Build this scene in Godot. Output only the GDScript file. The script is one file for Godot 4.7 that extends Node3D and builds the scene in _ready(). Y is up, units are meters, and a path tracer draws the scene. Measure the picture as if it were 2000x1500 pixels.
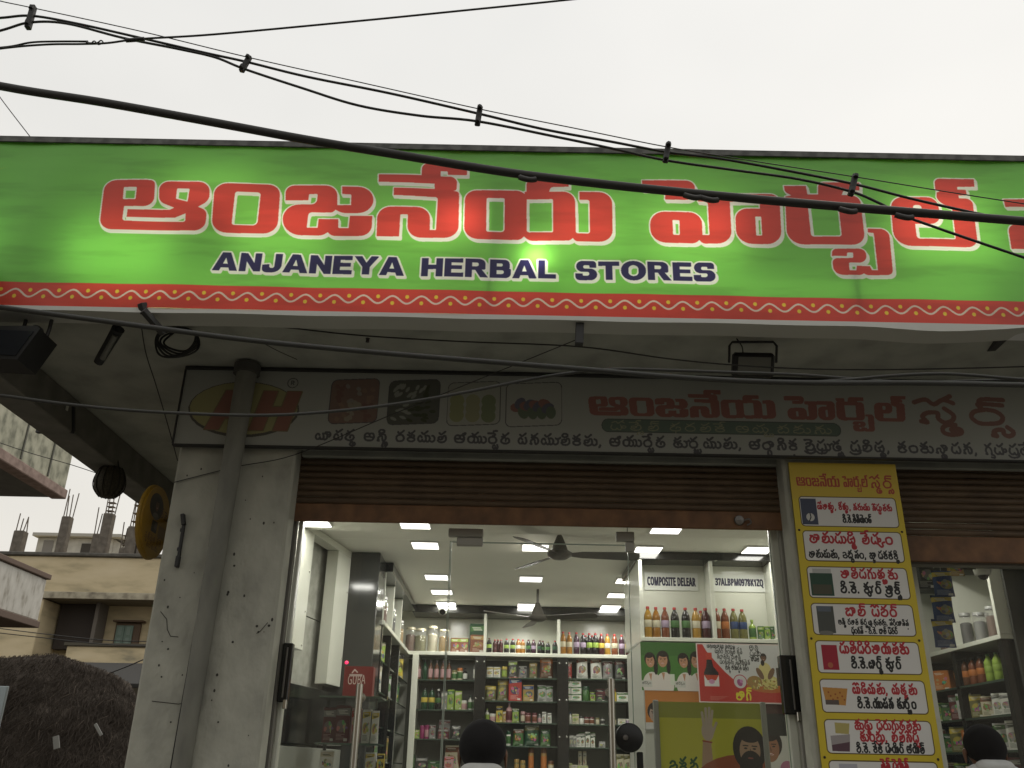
extends Node3D
# A herbal shop front seen from the street, looking up at its backlit sign board.
# Units are metres; the camera stands at x = 0, z = 0 and the facade lies at z = -4.2.

const FOCAL := 1740.0
const TILT := 23.4
const ROLL := 1.12
const EYE := 1.5
var M := {}
var taken := {}
var rng := RandomNumberGenerator.new()

# ---------------------------------------------------------------- survey: a sight line of the photograph met with a plane of the place
func sight(u: float, v: float) -> Vector3:
	var d := Vector3((u - 1000.0) / FOCAL, (750.0 - v) / FOCAL, -1.0)
	return (Basis(Vector3.RIGHT, deg_to_rad(TILT)) * Basis(Vector3.BACK, deg_to_rad(ROLL))) * d
func P(u: float, v: float, dist: float) -> Vector3:      # on the upright plane that far ahead
	var r := sight(u, v)
	return Vector3(0, EYE, 0) + r * (dist / -r.z)
func PH(u: float, v: float, h: float) -> Vector3:        # on the level plane at that height
	var r := sight(u, v)
	return Vector3(0, EYE, 0) + r * ((h - EYE) / r.y)
func PX(u: float, v: float, x: float) -> Vector3:        # on the plane across x
	var r := sight(u, v)
	return Vector3(0, EYE, 0) + r * (x / r.x)
func PL(u: float, v: float, at: Vector3, n: Vector3) -> Vector3:
	var r := sight(u, v)
	return Vector3(0, EYE, 0) + r * ((at - Vector3(0, EYE, 0)).dot(n) / r.dot(n))
func XY(u: float, v: float, dist: float) -> Vector2:
	var p := P(u, v, dist)
	return Vector2(p.x, p.y)

# ---------------------------------------------------------------- meshes
class MB:
	var v := PackedVector3Array()
	var n := PackedVector3Array()
	var t := PackedVector2Array()
	var ix := PackedInt32Array()
	func tri(a: Vector3, b: Vector3, c: Vector3, na: Vector3, nb: Vector3, nc: Vector3, ua := Vector2.ZERO, ub := Vector2.ZERO, uc := Vector2.ZERO):
		var k := v.size()
		v.append(a); v.append(b); v.append(c)
		n.append(na); n.append(nb); n.append(nc)
		t.append(ua); t.append(ub); t.append(uc)
		if (b - a).cross(c - a).dot(na + nb + nc) > 0.0:
			ix.append(k); ix.append(k + 2); ix.append(k + 1)
		else:
			ix.append(k); ix.append(k + 1); ix.append(k + 2)
	func quad(a: Vector3, b: Vector3, c: Vector3, d: Vector3, ua := Vector2(0, 1), ub := Vector2(1, 1), uc := Vector2(1, 0), ud := Vector2(0, 0)):   # counter-clockwise from outside; a is bottom left
		var m := (b - a).cross(d - a)
		if m.length() < 1e-12:
			m = (c - b).cross(d - c)
		m = m.normalized()
		tri(a, b, c, m, m, m, ua, ub, uc)
		tri(a, c, d, m, m, m, ua, uc, ud)
	func box(c: Vector3, s: Vector3, b := Basis(), ch := 0.0):
		var h := s / 2.0
		ch = minf(ch, minf(h.x, minf(h.y, h.z)) * 0.9)
		if ch <= 0.0:
			for ax in 3:
				for sg in [-1.0, 1.0]:
					var p := []
					for q in [[-1, -1], [1, -1], [1, 1], [-1, 1]]:
						var w := Vector3.ZERO
						w[ax] = sg * h[ax]
						w[(ax + 1) % 3] = q[0] * sg * h[(ax + 1) % 3]
						w[(ax + 2) % 3] = q[1] * h[(ax + 2) % 3]
						p.append(c + b * w)
					quad(p[0], p[1], p[2], p[3])
			return
		var i := h - Vector3.ONE * ch
		for ax in 3:
			var e := (ax + 1) % 3
			var f := (ax + 2) % 3
			for sg in [-1.0, 1.0]:
				var p := []
				for q in [[-1, -1], [1, -1], [1, 1], [-1, 1]]:
					var w := Vector3.ZERO
					w[ax] = sg * h[ax]
					w[e] = q[0] * sg * i[e]
					w[f] = q[1] * i[f]
					p.append(c + b * w)
				quad(p[0], p[1], p[2], p[3])
			for s1 in [-1.0, 1.0]:
				for s2 in [-1.0, 1.0]:
					var p := []
					for q in [[-1, 0], [1, 0], [1, 1], [-1, 1]]:
						var w := Vector3.ZERO
						w[ax] = q[0] * i[ax]
						w[e] = s1 * (h[e] if q[1] == 0 else i[e])
						w[f] = s2 * (i[f] if q[1] == 0 else h[f])
						p.append(c + b * w)
					var out := b * (Vector3.ZERO)
					var dir := Vector3.ZERO
					dir[e] = s1
					dir[f] = s2
					out = (b * dir).normalized()
					tri(p[0], p[1], p[2], out, out, out)
					tri(p[0], p[2], p[3], out, out, out)
		for s0 in [-1.0, 1.0]:
			for s1 in [-1.0, 1.0]:
				for s2 in [-1.0, 1.0]:
					var sg := Vector3(s0, s1, s2)
					var out := (b * sg).normalized()
					tri(c + b * (sg * Vector3(h.x, i.y, i.z)), c + b * (sg * Vector3(i.x, h.y, i.z)), c + b * (sg * Vector3(i.x, i.y, h.z)), out, out, out)
	func span(a: Vector3, c: Vector3, ch := 0.0):           # box between two corners
		box((a + c) / 2.0, (c - a).abs(), Basis(), ch)
	func bar(a: Vector3, c: Vector3, w: float, h: float, ch := 0.0):   # square bar from a to c
		var d := (c - a).normalized()
		var side := d.cross(Vector3.UP)
		if side.length() < 0.01:
			side = Vector3.RIGHT
		side = side.normalized()
		box((a + c) / 2.0, Vector3(w, h, a.distance_to(c)), Basis(side, d.cross(side).normalized() * -1.0, -d), ch)
	func tube(pts: PackedVector3Array, r: float, sides := 8, caps := true, taper := 1.0):
		var m := pts.size()
		var rings := []
		var nrm := []
		var side := Vector3.ZERO
		for k in m:
			var d := (pts[mini(k + 1, m - 1)] - pts[maxi(k - 1, 0)]).normalized()
			if k == 0:
				side = d.cross(Vector3.UP)
				if side.length() < 0.05:
					side = d.cross(Vector3.RIGHT)
			side = (side - d * side.dot(d)).normalized()
			var up := side.cross(d).normalized()
			var rr := r * lerpf(1.0, taper, float(k) / maxf(1.0, m - 1.0))
			var ring := PackedVector3Array()
			var nn := PackedVector3Array()
			for q in sides:
				var a := TAU * q / sides
				var o := side * cos(a) + up * sin(a)
				nn.append(o)
				ring.append(pts[k] + o * rr)
			rings.append(ring)
			nrm.append(nn)
		for k in m - 1:
			for q in sides:
				var w := (q + 1) % sides
				tri(rings[k][q], rings[k + 1][q], rings[k + 1][w], nrm[k][q], nrm[k + 1][q], nrm[k + 1][w])
				tri(rings[k][q], rings[k + 1][w], rings[k][w], nrm[k][q], nrm[k + 1][w], nrm[k][w])
		if caps:
			for e in [0, m - 1]:
				var o: Vector3 = (pts[0] - pts[1]).normalized() if e == 0 else (pts[m - 1] - pts[m - 2]).normalized()
				for q in range(1, sides - 1):
					tri(rings[e][0], rings[e][q], rings[e][q + 1], o, o, o)
	func lathe(prof: PackedVector2Array, at := Vector3.ZERO, sides := 16, b := Basis()):   # (radius, height) from the foot up
		var m := prof.size()
		for k in m - 1:
			var d := prof[k + 1] - prof[k]
			if d.length() < 1e-7:
				continue
			var flat := Vector2(d.y, -d.x).normalized()
			var n0 := flat
			var n1 := flat
			if k > 0:
				var e := prof[k] - prof[k - 1]
				var f := Vector2(e.y, -e.x).normalized()
				if f.dot(flat) > 0.6:
					n0 = (f + flat).normalized()
			if k < m - 2:
				var e := prof[k + 2] - prof[k + 1]
				var f := Vector2(e.y, -e.x).normalized()
				if f.dot(flat) > 0.6:
					n1 = (f + flat).normalized()
			for q in sides:
				var a0 := TAU * q / sides
				var a1 := TAU * (q + 1) / sides
				var c0 := Vector3(cos(a0), 0, sin(a0))
				var c1 := Vector3(cos(a1), 0, sin(a1))
				var p00 := at + b * (c0 * prof[k].x + Vector3.UP * prof[k].y)
				var p01 := at + b * (c1 * prof[k].x + Vector3.UP * prof[k].y)
				var p10 := at + b * (c0 * prof[k + 1].x + Vector3.UP * prof[k + 1].y)
				var p11 := at + b * (c1 * prof[k + 1].x + Vector3.UP * prof[k + 1].y)
				var m00 := b * (c0 * n0.x + Vector3.UP * n0.y)
				var m01 := b * (c1 * n0.x + Vector3.UP * n0.y)
				var m10 := b * (c0 * n1.x + Vector3.UP * n1.y)
				var m11 := b * (c1 * n1.x + Vector3.UP * n1.y)
				if prof[k].x > 1e-6:
					tri(p00, p01, p11, m00, m01, m11)
				if prof[k + 1].x > 1e-6:
					tri(p00, p11, p10, m00, m11, m10)
	func prism(poly: PackedVector2Array, depth: float, b := Basis(), at := Vector3.ZERO, uv := Rect2()):   # outline in x, y; front at z = 0, back at z = -depth
		var f := Geometry2D.triangulate_polygon(poly)
		for k in range(0, f.size(), 3):
			var q := []
			var w := []
			for j in 3:
				var p := poly[f[k + j]]
				q.append(p)
				w.append(Vector2((p.x - uv.position.x) / uv.size.x, 1.0 - (p.y - uv.position.y) / uv.size.y) if uv.size.x > 0.0 else Vector2.ZERO)
			tri(at + b * Vector3(q[0].x, q[0].y, 0), at + b * Vector3(q[1].x, q[1].y, 0), at + b * Vector3(q[2].x, q[2].y, 0), b.z, b.z, b.z, w[0], w[1], w[2])
			tri(at + b * Vector3(q[0].x, q[0].y, -depth), at + b * Vector3(q[1].x, q[1].y, -depth), at + b * Vector3(q[2].x, q[2].y, -depth), -b.z, -b.z, -b.z)
		var ccw := 1.0 if not Geometry2D.is_polygon_clockwise(poly) else -1.0
		for k in poly.size():
			var p := poly[k]
			var q := poly[(k + 1) % poly.size()]
			var e := q - p
			var o := b * Vector3(e.y, -e.x, 0).normalized() * ccw
			var a0 := at + b * Vector3(p.x, p.y, 0)
			var a1 := at + b * Vector3(q.x, q.y, 0)
			var back := b.z * -depth
			tri(a0, a1, a1 + back, o, o, o)
			tri(a0, a1 + back, a0 + back, o, o, o)
	func mesh() -> ArrayMesh:
		var arr := []
		arr.resize(Mesh.ARRAY_MAX)
		arr[Mesh.ARRAY_VERTEX] = v
		arr[Mesh.ARRAY_NORMAL] = n
		arr[Mesh.ARRAY_TEX_UV] = t
		arr[Mesh.ARRAY_INDEX] = ix
		var am := ArrayMesh.new()
		am.add_surface_from_arrays(Mesh.PRIMITIVE_TRIANGLES, arr)
		return am

func curve(pts: Array, steps := 6) -> PackedVector3Array:       # smooth line through points
	var out := PackedVector3Array()
	for k in pts.size() - 1:
		var a: Vector3 = pts[maxi(k - 1, 0)]
		var b: Vector3 = pts[k]
		var c: Vector3 = pts[k + 1]
		var d: Vector3 = pts[mini(k + 2, pts.size() - 1)]
		for s in steps:
			out.append(b.cubic_interpolate(c, a, d, float(s) / steps))
	out.append(pts[pts.size() - 1])
	return out

func ellipse(c: Vector2, rx: float, ry: float, k := 24) -> PackedVector2Array:
	var o := PackedVector2Array()
	for q in k:
		o.append(c + Vector2(cos(TAU * q / k) * rx, sin(TAU * q / k) * ry))
	return o

# ---------------------------------------------------------------- naming
func numbered(called: String) -> String:
	taken[called] = taken.get(called, -1) + 1
	return called if taken[called] == 0 else "%s_%03d" % [called, taken[called]]
func tag(o: Node3D, label: String, category: String, group := "") -> Node3D:
	o.set_meta("label", label)
	o.set_meta("category", category)
	if group:
		o.set_meta("group", group)
	return o
func thing(called: String, label: String, category: String, at := Vector3.ZERO, group := "", turn := 0.0) -> Node3D:
	var o := Node3D.new()
	o.name = numbered(called)
	add_child(o)
	o.position = at
	o.rotation.y = turn
	return tag(o, label, category, group)
func part(called: String, mb, m: Material, parent: Node3D) -> MeshInstance3D:
	var o := MeshInstance3D.new()
	o.name = called
	o.mesh = mb.mesh() if mb is MB else mb
	o.material_override = m
	parent.add_child(o, true)
	return o
func solo(called: String, mb, m: Material, label: String, category: String, group := "") -> MeshInstance3D:
	var o := MeshInstance3D.new()
	o.name = numbered(called)
	o.mesh = mb.mesh() if mb is MB else mb
	o.material_override = m
	add_child(o)
	tag(o, label, category, group)
	return o
func struct(called: String, mb, m: Material, label := "") -> MeshInstance3D:
	var o := MeshInstance3D.new()
	o.name = numbered(called)
	o.mesh = mb.mesh() if mb is MB else mb
	o.material_override = m
	add_child(o)
	o.set_meta("kind", "structure")
	if label:
		o.set_meta("label", label)
	return o
func spanned(a: Vector3, c: Vector3, ch := 0.004) -> MB:
	var b := MB.new()
	b.span(a, c, ch)
	return b

# ---------------------------------------------------------------- materials (colours given as linear, real-world values)
func lin(r: float, g: float, b: float) -> Color:
	return Color(r, g, b).linear_to_srgb()
func mat(key: String, r := 0.5, g := 0.5, b := 0.5, rough := 0.7, metal := 0.0) -> StandardMaterial3D:
	if M.has(key):
		return M[key]
	var m := StandardMaterial3D.new()
	m.resource_name = key
	m.albedo_color = lin(r, g, b)
	m.roughness = rough
	m.metallic = metal
	M[key] = m
	return m
func noise_tex(seed_: int, freq: float, stops: Array, size := 512, octaves := 5, kind := FastNoiseLite.TYPE_SIMPLEX_SMOOTH) -> NoiseTexture2D:
	var f := FastNoiseLite.new()
	f.seed = seed_
	f.noise_type = kind
	f.frequency = freq
	f.fractal_octaves = octaves
	var g := Gradient.new()
	var off := PackedFloat32Array()
	var col := PackedColorArray()
	for s in stops:
		off.append(s[0])
		col.append(lin(s[1], s[2], s[3]))
	g.offsets = off
	g.colors = col
	var t := NoiseTexture2D.new()
	t.width = size
	t.height = size
	t.seamless = true
	t.noise = f
	t.color_ramp = g
	return t
func rough_mat(key: String, seed_: int, stops: Array, scale: Vector3, rough := 0.85, freq := 0.012, bump := 0.0) -> StandardMaterial3D:
	if M.has(key):
		return M[key]
	var m := mat(key, 1, 1, 1, rough)
	m.albedo_texture = noise_tex(seed_, freq, stops)
	m.uv1_triplanar = true
	m.uv1_world_triplanar = true
	m.uv1_scale = scale
	if bump > 0.0:
		var f := FastNoiseLite.new()
		f.seed = seed_ + 7
		f.frequency = 0.05
		f.fractal_octaves = 4
		var t := NoiseTexture2D.new()
		t.width = 512
		t.height = 512
		t.seamless = true
		t.noise = f
		m.heightmap_enabled = true
		m.heightmap_texture = t
		m.heightmap_scale = bump
	return m
func glass(key: String, r: float, g: float, b: float, a: float) -> StandardMaterial3D:
	if M.has(key):
		return M[key]
	var m := mat(key, r, g, b, 0.02)
	var c := m.albedo_color
	c.a = a
	m.albedo_color = c
	m.transparency = BaseMaterial3D.TRANSPARENCY_ALPHA
	return m
func glow(key: String, r: float, g: float, b: float, e: float) -> StandardMaterial3D:
	if M.has(key):
		return M[key]
	var m := mat(key, r, g, b, 0.5)
	m.emission_enabled = true
	m.emission = lin(r, g, b)
	m.emission_energy_multiplier = e
	return m
func printed(key: String, im: Image, rough := 0.5) -> StandardMaterial3D:
	var m := mat(key, 1, 1, 1, rough)
	m.albedo_texture = ImageTexture.create_from_image(im)
	m.texture_repeat = false
	return m

# ---------------------------------------------------------------- flat print: a sheet on which polygons, strokes and letters are laid in metres
class Sheet:
	var im: Image
	var at: Vector2      # lower left corner in metres
	var k: float         # pixels per metre
	var w: int
	var h: int
	func _init(lo: Vector2, hi: Vector2, px: int, back: Color):
		at = lo
		k = px / (hi.x - lo.x)
		w = px
		h = int(round((hi.y - lo.y) * k))
		im = Image.create(w, h, false, Image.FORMAT_RGB8)
		im.fill(back)
	func to(p: Vector2) -> Vector2:
		return Vector2((p.x - at.x) * k, h - (p.y - at.y) * k)
	func fill(poly: PackedVector2Array, c: Color, holes := [], off := Vector2.ZERO):
		var ed := []
		var lo := 1e9
		var hi := -1e9
		for ring in [poly] + holes:
			var m: int = ring.size()
			for q in m:
				var a := to(ring[q] + off)
				var b := to(ring[(q + 1) % m] + off)
				if absf(a.y - b.y) > 1e-6:
					ed.append([minf(a.y, b.y), maxf(a.y, b.y), a.x if a.y < b.y else b.x, (b.x - a.x) / (b.y - a.y)])
				lo = minf(lo, a.y)
				hi = maxf(hi, a.y)
		for y in range(maxi(0, int(lo)), mini(h, int(hi) + 1)):
			var yc := y + 0.5
			var xs := []
			for e in ed:
				if e[0] <= yc and yc < e[1]:
					xs.append(e[2] + (yc - e[0]) * e[3])
			xs.sort()
			for q in range(0, xs.size() - 1, 2):
				var x0 := int(round(xs[q]))
				var x1 := int(round(xs[q + 1]))
				if x1 > x0:
					im.fill_rect(Rect2i(x0, y, x1 - x0, 1), c)
	func disc(p: Vector2, r: float, c: Color):
		var q := to(p)
		var rr := r * k
		for y in range(maxi(0, int(q.y - rr)), mini(h, int(q.y + rr) + 1)):
			var d := rr * rr - (y + 0.5 - q.y) * (y + 0.5 - q.y)
			if d > 0.0:
				var s := sqrt(d)
				im.fill_rect(Rect2i(int(round(q.x - s)), y, int(round(q.x + s)) - int(round(q.x - s)), 1), c)
	func oval(p: Vector2, rx: float, ry: float, c: Color, turn := 0.0):
		var o := PackedVector2Array()
		for q in 28:
			o.append(p + Vector2(cos(TAU * q / 28) * rx, sin(TAU * q / 28) * ry).rotated(turn))
		fill(o, c)
	func line(pts: PackedVector2Array, wid: float, c: Color, closed := false, off := Vector2.ZERO):
		var m := pts.size()
		for q in (m if closed else m - 1):
			var a := pts[q] + off
			var b := pts[(q + 1) % m] + off
			var d := b - a
			if d.length() > 1e-7:
				var s := d.orthogonal().normalized() * wid / 2.0
				fill(PackedVector2Array([a + s, b + s, b - s, a - s]), c)
			if wid * k > 2.0:
				disc(a, wid / 2.0, c)
		if m and not closed and wid * k > 2.0:
			disc(pts[m - 1] + off, wid / 2.0, c)
	func rect(lo: Vector2, hi: Vector2, c: Color):
		var a := to(Vector2(lo.x, hi.y))
		var b := to(Vector2(hi.x, lo.y))
		im.fill_rect(Rect2i(int(round(a.x)), int(round(a.y)), int(round(b.x - a.x)), int(round(b.y - a.y))), c)
	func round_rect(lo: Vector2, hi: Vector2, r: float, c: Color, line_c = null, wid := 0.0, shear := 0.0):
		var o := PackedVector2Array()
		for corner in [[hi.x - r, hi.y - r, 0.0], [lo.x + r, hi.y - r, 0.25], [lo.x + r, lo.y + r, 0.5], [hi.x - r, lo.y + r, 0.75]]:
			for q in 6:
				var a: float = TAU * (corner[2] + 0.25 * q / 5.0)
				var p := Vector2(corner[0] + cos(a) * r, corner[1] + sin(a) * r)
				o.append(p + Vector2(0, (p.x - lo.x) * shear))
		fill(o, c)
		if line_c != null:
			line(o, wid, line_c, true)

func rounded(s: String, unit: float, at: Vector2) -> PackedVector2Array:       # "x y r,x y r": a polygon whose corners are rounded by r
	var p := []
	for w in s.split(","):
		var q := w.split_floats(" ")
		p.append([at + Vector2(q[0], q[1]) * unit, q[2] * unit])
	var out := PackedVector2Array()
	for k in p.size():
		var c: Vector2 = p[k][0]
		var r: float = p[k][1]
		var a: Vector2 = p[posmod(k - 1, p.size())][0]
		var b: Vector2 = p[(k + 1) % p.size()][0]
		r = minf(r, minf(c.distance_to(a), c.distance_to(b)) * 0.5)
		if r < 0.001:
			out.append(c)
			continue
		var e := c + (a - c).normalized() * r
		var f := c + (b - c).normalized() * r
		for s2 in 8:
			var t := s2 / 7.0
			out.append(e.bezier_interpolate(e.lerp(c, 0.56), f.lerp(c, 0.56), f, t))
	return out

var fonts := {}
func latin(sh: Sheet, text: String, left: Vector2, right: Vector2, cap: float, c: Color, bold := true, thick := 0.0, family := "Droid Sans", off := Vector2.ZERO):   # capitals of that height from left to right along the base line
	var key := family + str(bold)
	if not fonts.has(key):
		var f := SystemFont.new()
		f.font_names = PackedStringArray([family])
		f.font_weight = 700 if bold else 400
		fonts[key] = f
	var tm := TextMesh.new()
	tm.font = fonts[key]
	tm.text = text
	tm.font_size = 64
	tm.depth = 0.0
	tm.pixel_size = 0.01
	var fa := tm.get_faces()
	var lo := Vector2(1e9, 1e9)
	var hi := Vector2(-1e9, -1e9)
	for q in fa:
		lo = lo.min(Vector2(q.x, q.y))
		hi = hi.max(Vector2(q.x, q.y))
	var dx := (right - left) / (hi.x - lo.x)
	var sy := cap / (hi.y - lo.y)
	for q in range(0, fa.size(), 3):
		var t := PackedVector2Array()
		for j in 3:
			var a := fa[q + j]
			t.append(left + dx * (a.x - lo.x) + Vector2(0, (a.y - lo.y) * sy) + off)
		sh.fill(t, c)
		if thick > 0.0:
			sh.line(t, thick, c, true)

# Telugu letters as pen strokes: body 20 units high on the base line at 0
const LETTERS := {
	"అ": "22|11 17 8 20 3 18 1 10 4 2 11 0 18 2 21 10 19 18 15 20 12 17 12 12 16 9 21 10;2 10 9 10", "ఆ": "23|11 17 8 20 3 18 1 10 4 2 11 0 18 2 21 10 19 18 15 20 12 17 12 12 16 9 21 10;2 10 9 10;17 20 22 22 23 26 18 24",
	"ఇ": "20|4 16 8 20 14 19 15 14 10 11 4 9 3 3 9 0 16 2 18 6;15 14 19 12 19 8", "ఉ": "20|3 18 9 20 15 18 15 12 8 10 3 9 3 3 9 0 17 1 20 6 19 10", "ఐ": "24|2 18 6 20 9 17 6 13 2 14 2 18;6 13 4 6 8 0 15 0 19 6 17 14 12 16 10 12 14 9 18 10;14 20 18 24 22 20",
	"క": "18|2 18 7 15 12 18 16 15 12 11 5 10 2 6 5 1 11 0 16 3 16 8 11 11", "గ": "15|2 0 4 0 2 8 4 16 8 19 12 16 14 8 13 0", "చ": "20|5 20 3 17 6 14 12 15 16 18;6 14 2 9 4 2 10 0 17 2 18 8 14 11 9 9 11 6",
	"జ": "23|3 17 7 20 11 17 7 12 2 8 4 1 9 0 12 4 12 8;12 4 14 0 18 0 22 5 20 10;9 12 15 10 21 13 21 18 16 20 14 17", "ట": "18|13 20 6 19 2 12 3 3 9 0 16 3 17 10 13 13 9 10 12 6 17 8", "డ": "20|3 17 7 20 11 17 9 12 3 9 2 3 8 0 15 1 19 8 17 15 13 17",
	"త": "22|11 13 7 16 3 13 4 6 9 8 11 13 14 17 19 15 20 7 15 1 8 0 2 3", "ద": "20|3 18 9 17 6 15 2 10 2 4 7 0 13 0 18 4 18 11 14 14 11 11 11 7", "ధ": "20|3 18 9 17 6 15 2 10 2 4 7 0 13 0 18 4 18 11 14 14 11 11 11 7;10 -2 10 -7", "న": "20|2 1 5 0 3 7 6 12 11 12 12 5 14 0 18 3 19 10 17 16 13 18 5 18",
	"ప": "19|3 17 1 8 4 1 9 1 11 5;11 5 13 0 17 1 19 8 17 17", "ఫ": "19|3 17 1 8 4 1 9 1 11 5;11 5 13 0 17 1 19 8 17 17;10 -2 10 -7", "బ": "21|2 17 7 19 10 15 5 12 2 7 4 1 8 0 11 4 14 0 18 2 20 10 18 17 14 19", "మ": "27|9 12 6 16 3 14 1 7 4 1 8 1 10 6;10 6 12 1 16 1 18 8 16 17;18 5 20 0 24 2 26 9 24 15 20 17",
	"య": "30|8 18 2 14 2 4 8 0 13 4 14 14 8 18;13 4 17 0 22 4 21 14 15 18;22 4 25 0 29 6 28 16 24 18", "ర": "18|9 18 3 15 1 8 4 1 9 0 15 2 17 9 14 16 9 18", "ల": "20|12 10 9 14 4 13 4 8 9 7 12 11 14 17 18 16 19 6 14 0 6 0 2 5", "వ": "19|9 12 6 16 3 14 1 7 4 1 8 1 10 6;10 6 12 1 16 1 18 8 16 17",
	"శ": "20|2 12 6 10 8 14 4 16 3 12;8 14 13 12 17 15 15 19 11 17;5 10 2 5 6 0 14 0 18 5 14 9", "ష": "19|3 17 1 8 4 1 9 1 11 5;11 5 13 0 17 1 19 8 17 17;8 10 15 13", "స": "20|2 1 5 0 3 7 6 12 11 12 11 5 14 0 18 3 19 10 15 18", "హ": "26|3 17 1 8 4 1 9 1 11 6;11 6 13 1 17 1 18 8 17 18;18 9 21 14 25 13 25 8 22 6 19 8",
	"ళ": "22|6 8 2 12 5 18 10 14 8 6 3 3 8 0 14 4 12 14 17 18 21 12 18 3", "ణ": "26|2 3 5 0 8 6 5 16 2 12;8 6 12 1 15 6 14 14;15 6 19 0 24 6 22 16", "థ": "18|9 18 2 12 3 3 9 0 16 3 17 12 9 18;9 9 10 8;9 -2 9 -7", "ఠ": "18|9 18 2 12 3 3 9 0 16 3 17 12 9 18;9 9 10 8", "ఞ": "26|2 3 5 0 8 6 5 16 2 12;8 6 12 1 15 6 14 14",
	"ం": "18|9 18 2 15 1 9 3 2 9 0 15 2 17 9 15 16 9 18", ".": "5|2 0 2 1", ",": "5|2 1 2 -1 0 -5", "-": "10|1 8 9 8",
}
func strokes_of(ch: String) -> Array:
	var g: PackedStringArray = LETTERS[ch].split("|")
	var out := []
	for s in g[1].split(";"):
		var q := s.split_floats(" ")
		var p := []
		for j in range(0, q.size(), 2):
			p.append(Vector3(q[j], q[j + 1], 0))
		var c := curve(p, 4)
		var f := PackedVector2Array()
		for v in c:
			f.append(Vector2(v.x, v.y))
		out.append(f)
	return [float(g[0]), out]
func stroke_list(s: String, o: Vector2) -> Array:
	var out := []
	for w in s.split(";"):
		var q := w.split_floats(" ")
		var p := []
		for j in range(0, q.size(), 2):
			p.append(Vector3(q[j] + o.x, q[j + 1] + o.y, 0))
		var f := PackedVector2Array()
		for v in curve(p, 4):
			f.append(Vector2(v.x, v.y))
		out.append(f)
	return out
func telugu(sh: Sheet, text: String, left: Vector2, right: Vector2, size: float, c: Color, wid := 3.4, edge = null, edge_w := 0.0):      # body height «size», stretched to end at «right»
	var all := []
	var x := 0.0
	var i := 0
	while i < text.length():
		var ch := text[i]
		i += 1
		if ch == " ":
			x += 12.0
			continue
		if not LETTERS.has(ch):
			continue
		var g := strokes_of(ch)
		var wdt: float = g[0]
		for s in g[1]:
			all.append([s, x])
		if ch.unicode_at(0) < 0x0C15 or ch.unicode_at(0) > 0x0C39:
			x += wdt + 5.0
			continue
		var sub := ""
		while i + 1 < text.length() and text[i] == "్" and LETTERS.has(text[i + 1]):
			sub += text[i + 1]
			i += 2
		var sign := ""
		if i < text.length() and text.unicode_at(i) >= 0x0C3E and text.unicode_at(i) <= 0x0C4D:
			sign = text[i]
			i += 1
		var m := wdt * 0.5
		var extra := 0.0
		var tick := "-5 25 -1 21 7 29"
		match sign:
			"": all.append_array(stroke_list(tick, Vector2(m, 0)).map(func(s): return [s, x]))
			"ా":
				all.append_array(stroke_list("-2 20 6 20 9 14 7 8 3 9 4 13 8 14", Vector2(wdt - 4, 0)).map(func(s): return [s, x]))
				extra = 7.0
			"ి": all.append_array(stroke_list("-1 20 -6 24 -3 30 4 29 5 24 0 21", Vector2(m, 0)).map(func(s): return [s, x]))
			"ీ": all.append_array(stroke_list("-1 20 -6 24 -3 30 4 29 5 24 0 21;4 28 9 30 10 34", Vector2(m, 0)).map(func(s): return [s, x]))
			"ు", "ూ":
				all.append_array(stroke_list("-1 3 4 0 9 5 8 14 4 17" + (";8 14 14 19" if sign == "ూ" else ""), Vector2(wdt, 0)).map(func(s): return [s, x]))
				all.append_array(stroke_list(tick, Vector2(m, 0)).map(func(s): return [s, x]))
				extra = 9.0
			"ృ":
				all.append_array(stroke_list("-2 -2 3 -4 3 -10 -3 -9", Vector2(wdt, 0)).map(func(s): return [s, x]))
				all.append_array(stroke_list(tick, Vector2(m, 0)).map(func(s): return [s, x]))
			"ె": all.append_array(stroke_list("-10 28 2 28 5 24 0 20", Vector2(m, 0)).map(func(s): return [s, x]))
			"ే": all.append_array(stroke_list("-10 27 2 27 5 23 0 20;2 27 2 33 9 34", Vector2(m, 0)).map(func(s): return [s, x]))
			"ై":
				all.append_array(stroke_list("-10 28 2 28 5 24 0 20;-7 -3 -2 -9 7 -7 9 -2", Vector2(m, 0)).map(func(s): return [s, x]))
			"ొ", "ో", "ౌ": all.append_array(stroke_list("-10 25 -4 29 0 23 5 29 10 25" + (";5 29 9 34" if sign == "ో" else ""), Vector2(m, 0)).map(func(s): return [s, x]))
			"్": all.append_array(stroke_list("-2 20 -3 25 9 24;-3 25 -1 31 10 31", Vector2(m, 0)).map(func(s): return [s, x]))
		var sx := 0.0
		for q in sub:
			if q == "ర":
				all.append_array(stroke_list("-11 -3 -6 -8 4 -8 10 -4 11 3", Vector2(m, 0)).map(func(s): return [s, x]))
			elif q == "య":
				all.append_array(stroke_list("-3 -2 3 -8 8 -5 7 2 13 5", Vector2(wdt - 4, 0)).map(func(s): return [s, x]))
				extra += 8.0
			else:
				var b := strokes_of(q)
				for s in b[1]:
					var f := PackedVector2Array()
					for p in s:
						f.append(Vector2(p.x * 0.62 + wdt - 9.0 + sx, p.y * 0.62 - 15.0))
					all.append([f, x])
				sx += b[0] * 0.62
				extra += maxf(0.0, b[0] * 0.62 - 9.0)
		x += wdt + extra + 5.0
	x -= 5.0
	var run := (right - left) / maxf(x, 1.0)
	var sy := size / 20.0
	var done := []
	for a in all:
		var f := PackedVector2Array()
		for p in a[0]:
			f.append(left + run * (p.x + a[1]) + Vector2(0, p.y * sy))
		done.append(f)
	if edge != null:
		for f in done:
			sh.line(f, wid * sy + edge_w * 2.0, edge)
	for f in done:
		sh.line(f, wid * sy, c)

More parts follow.
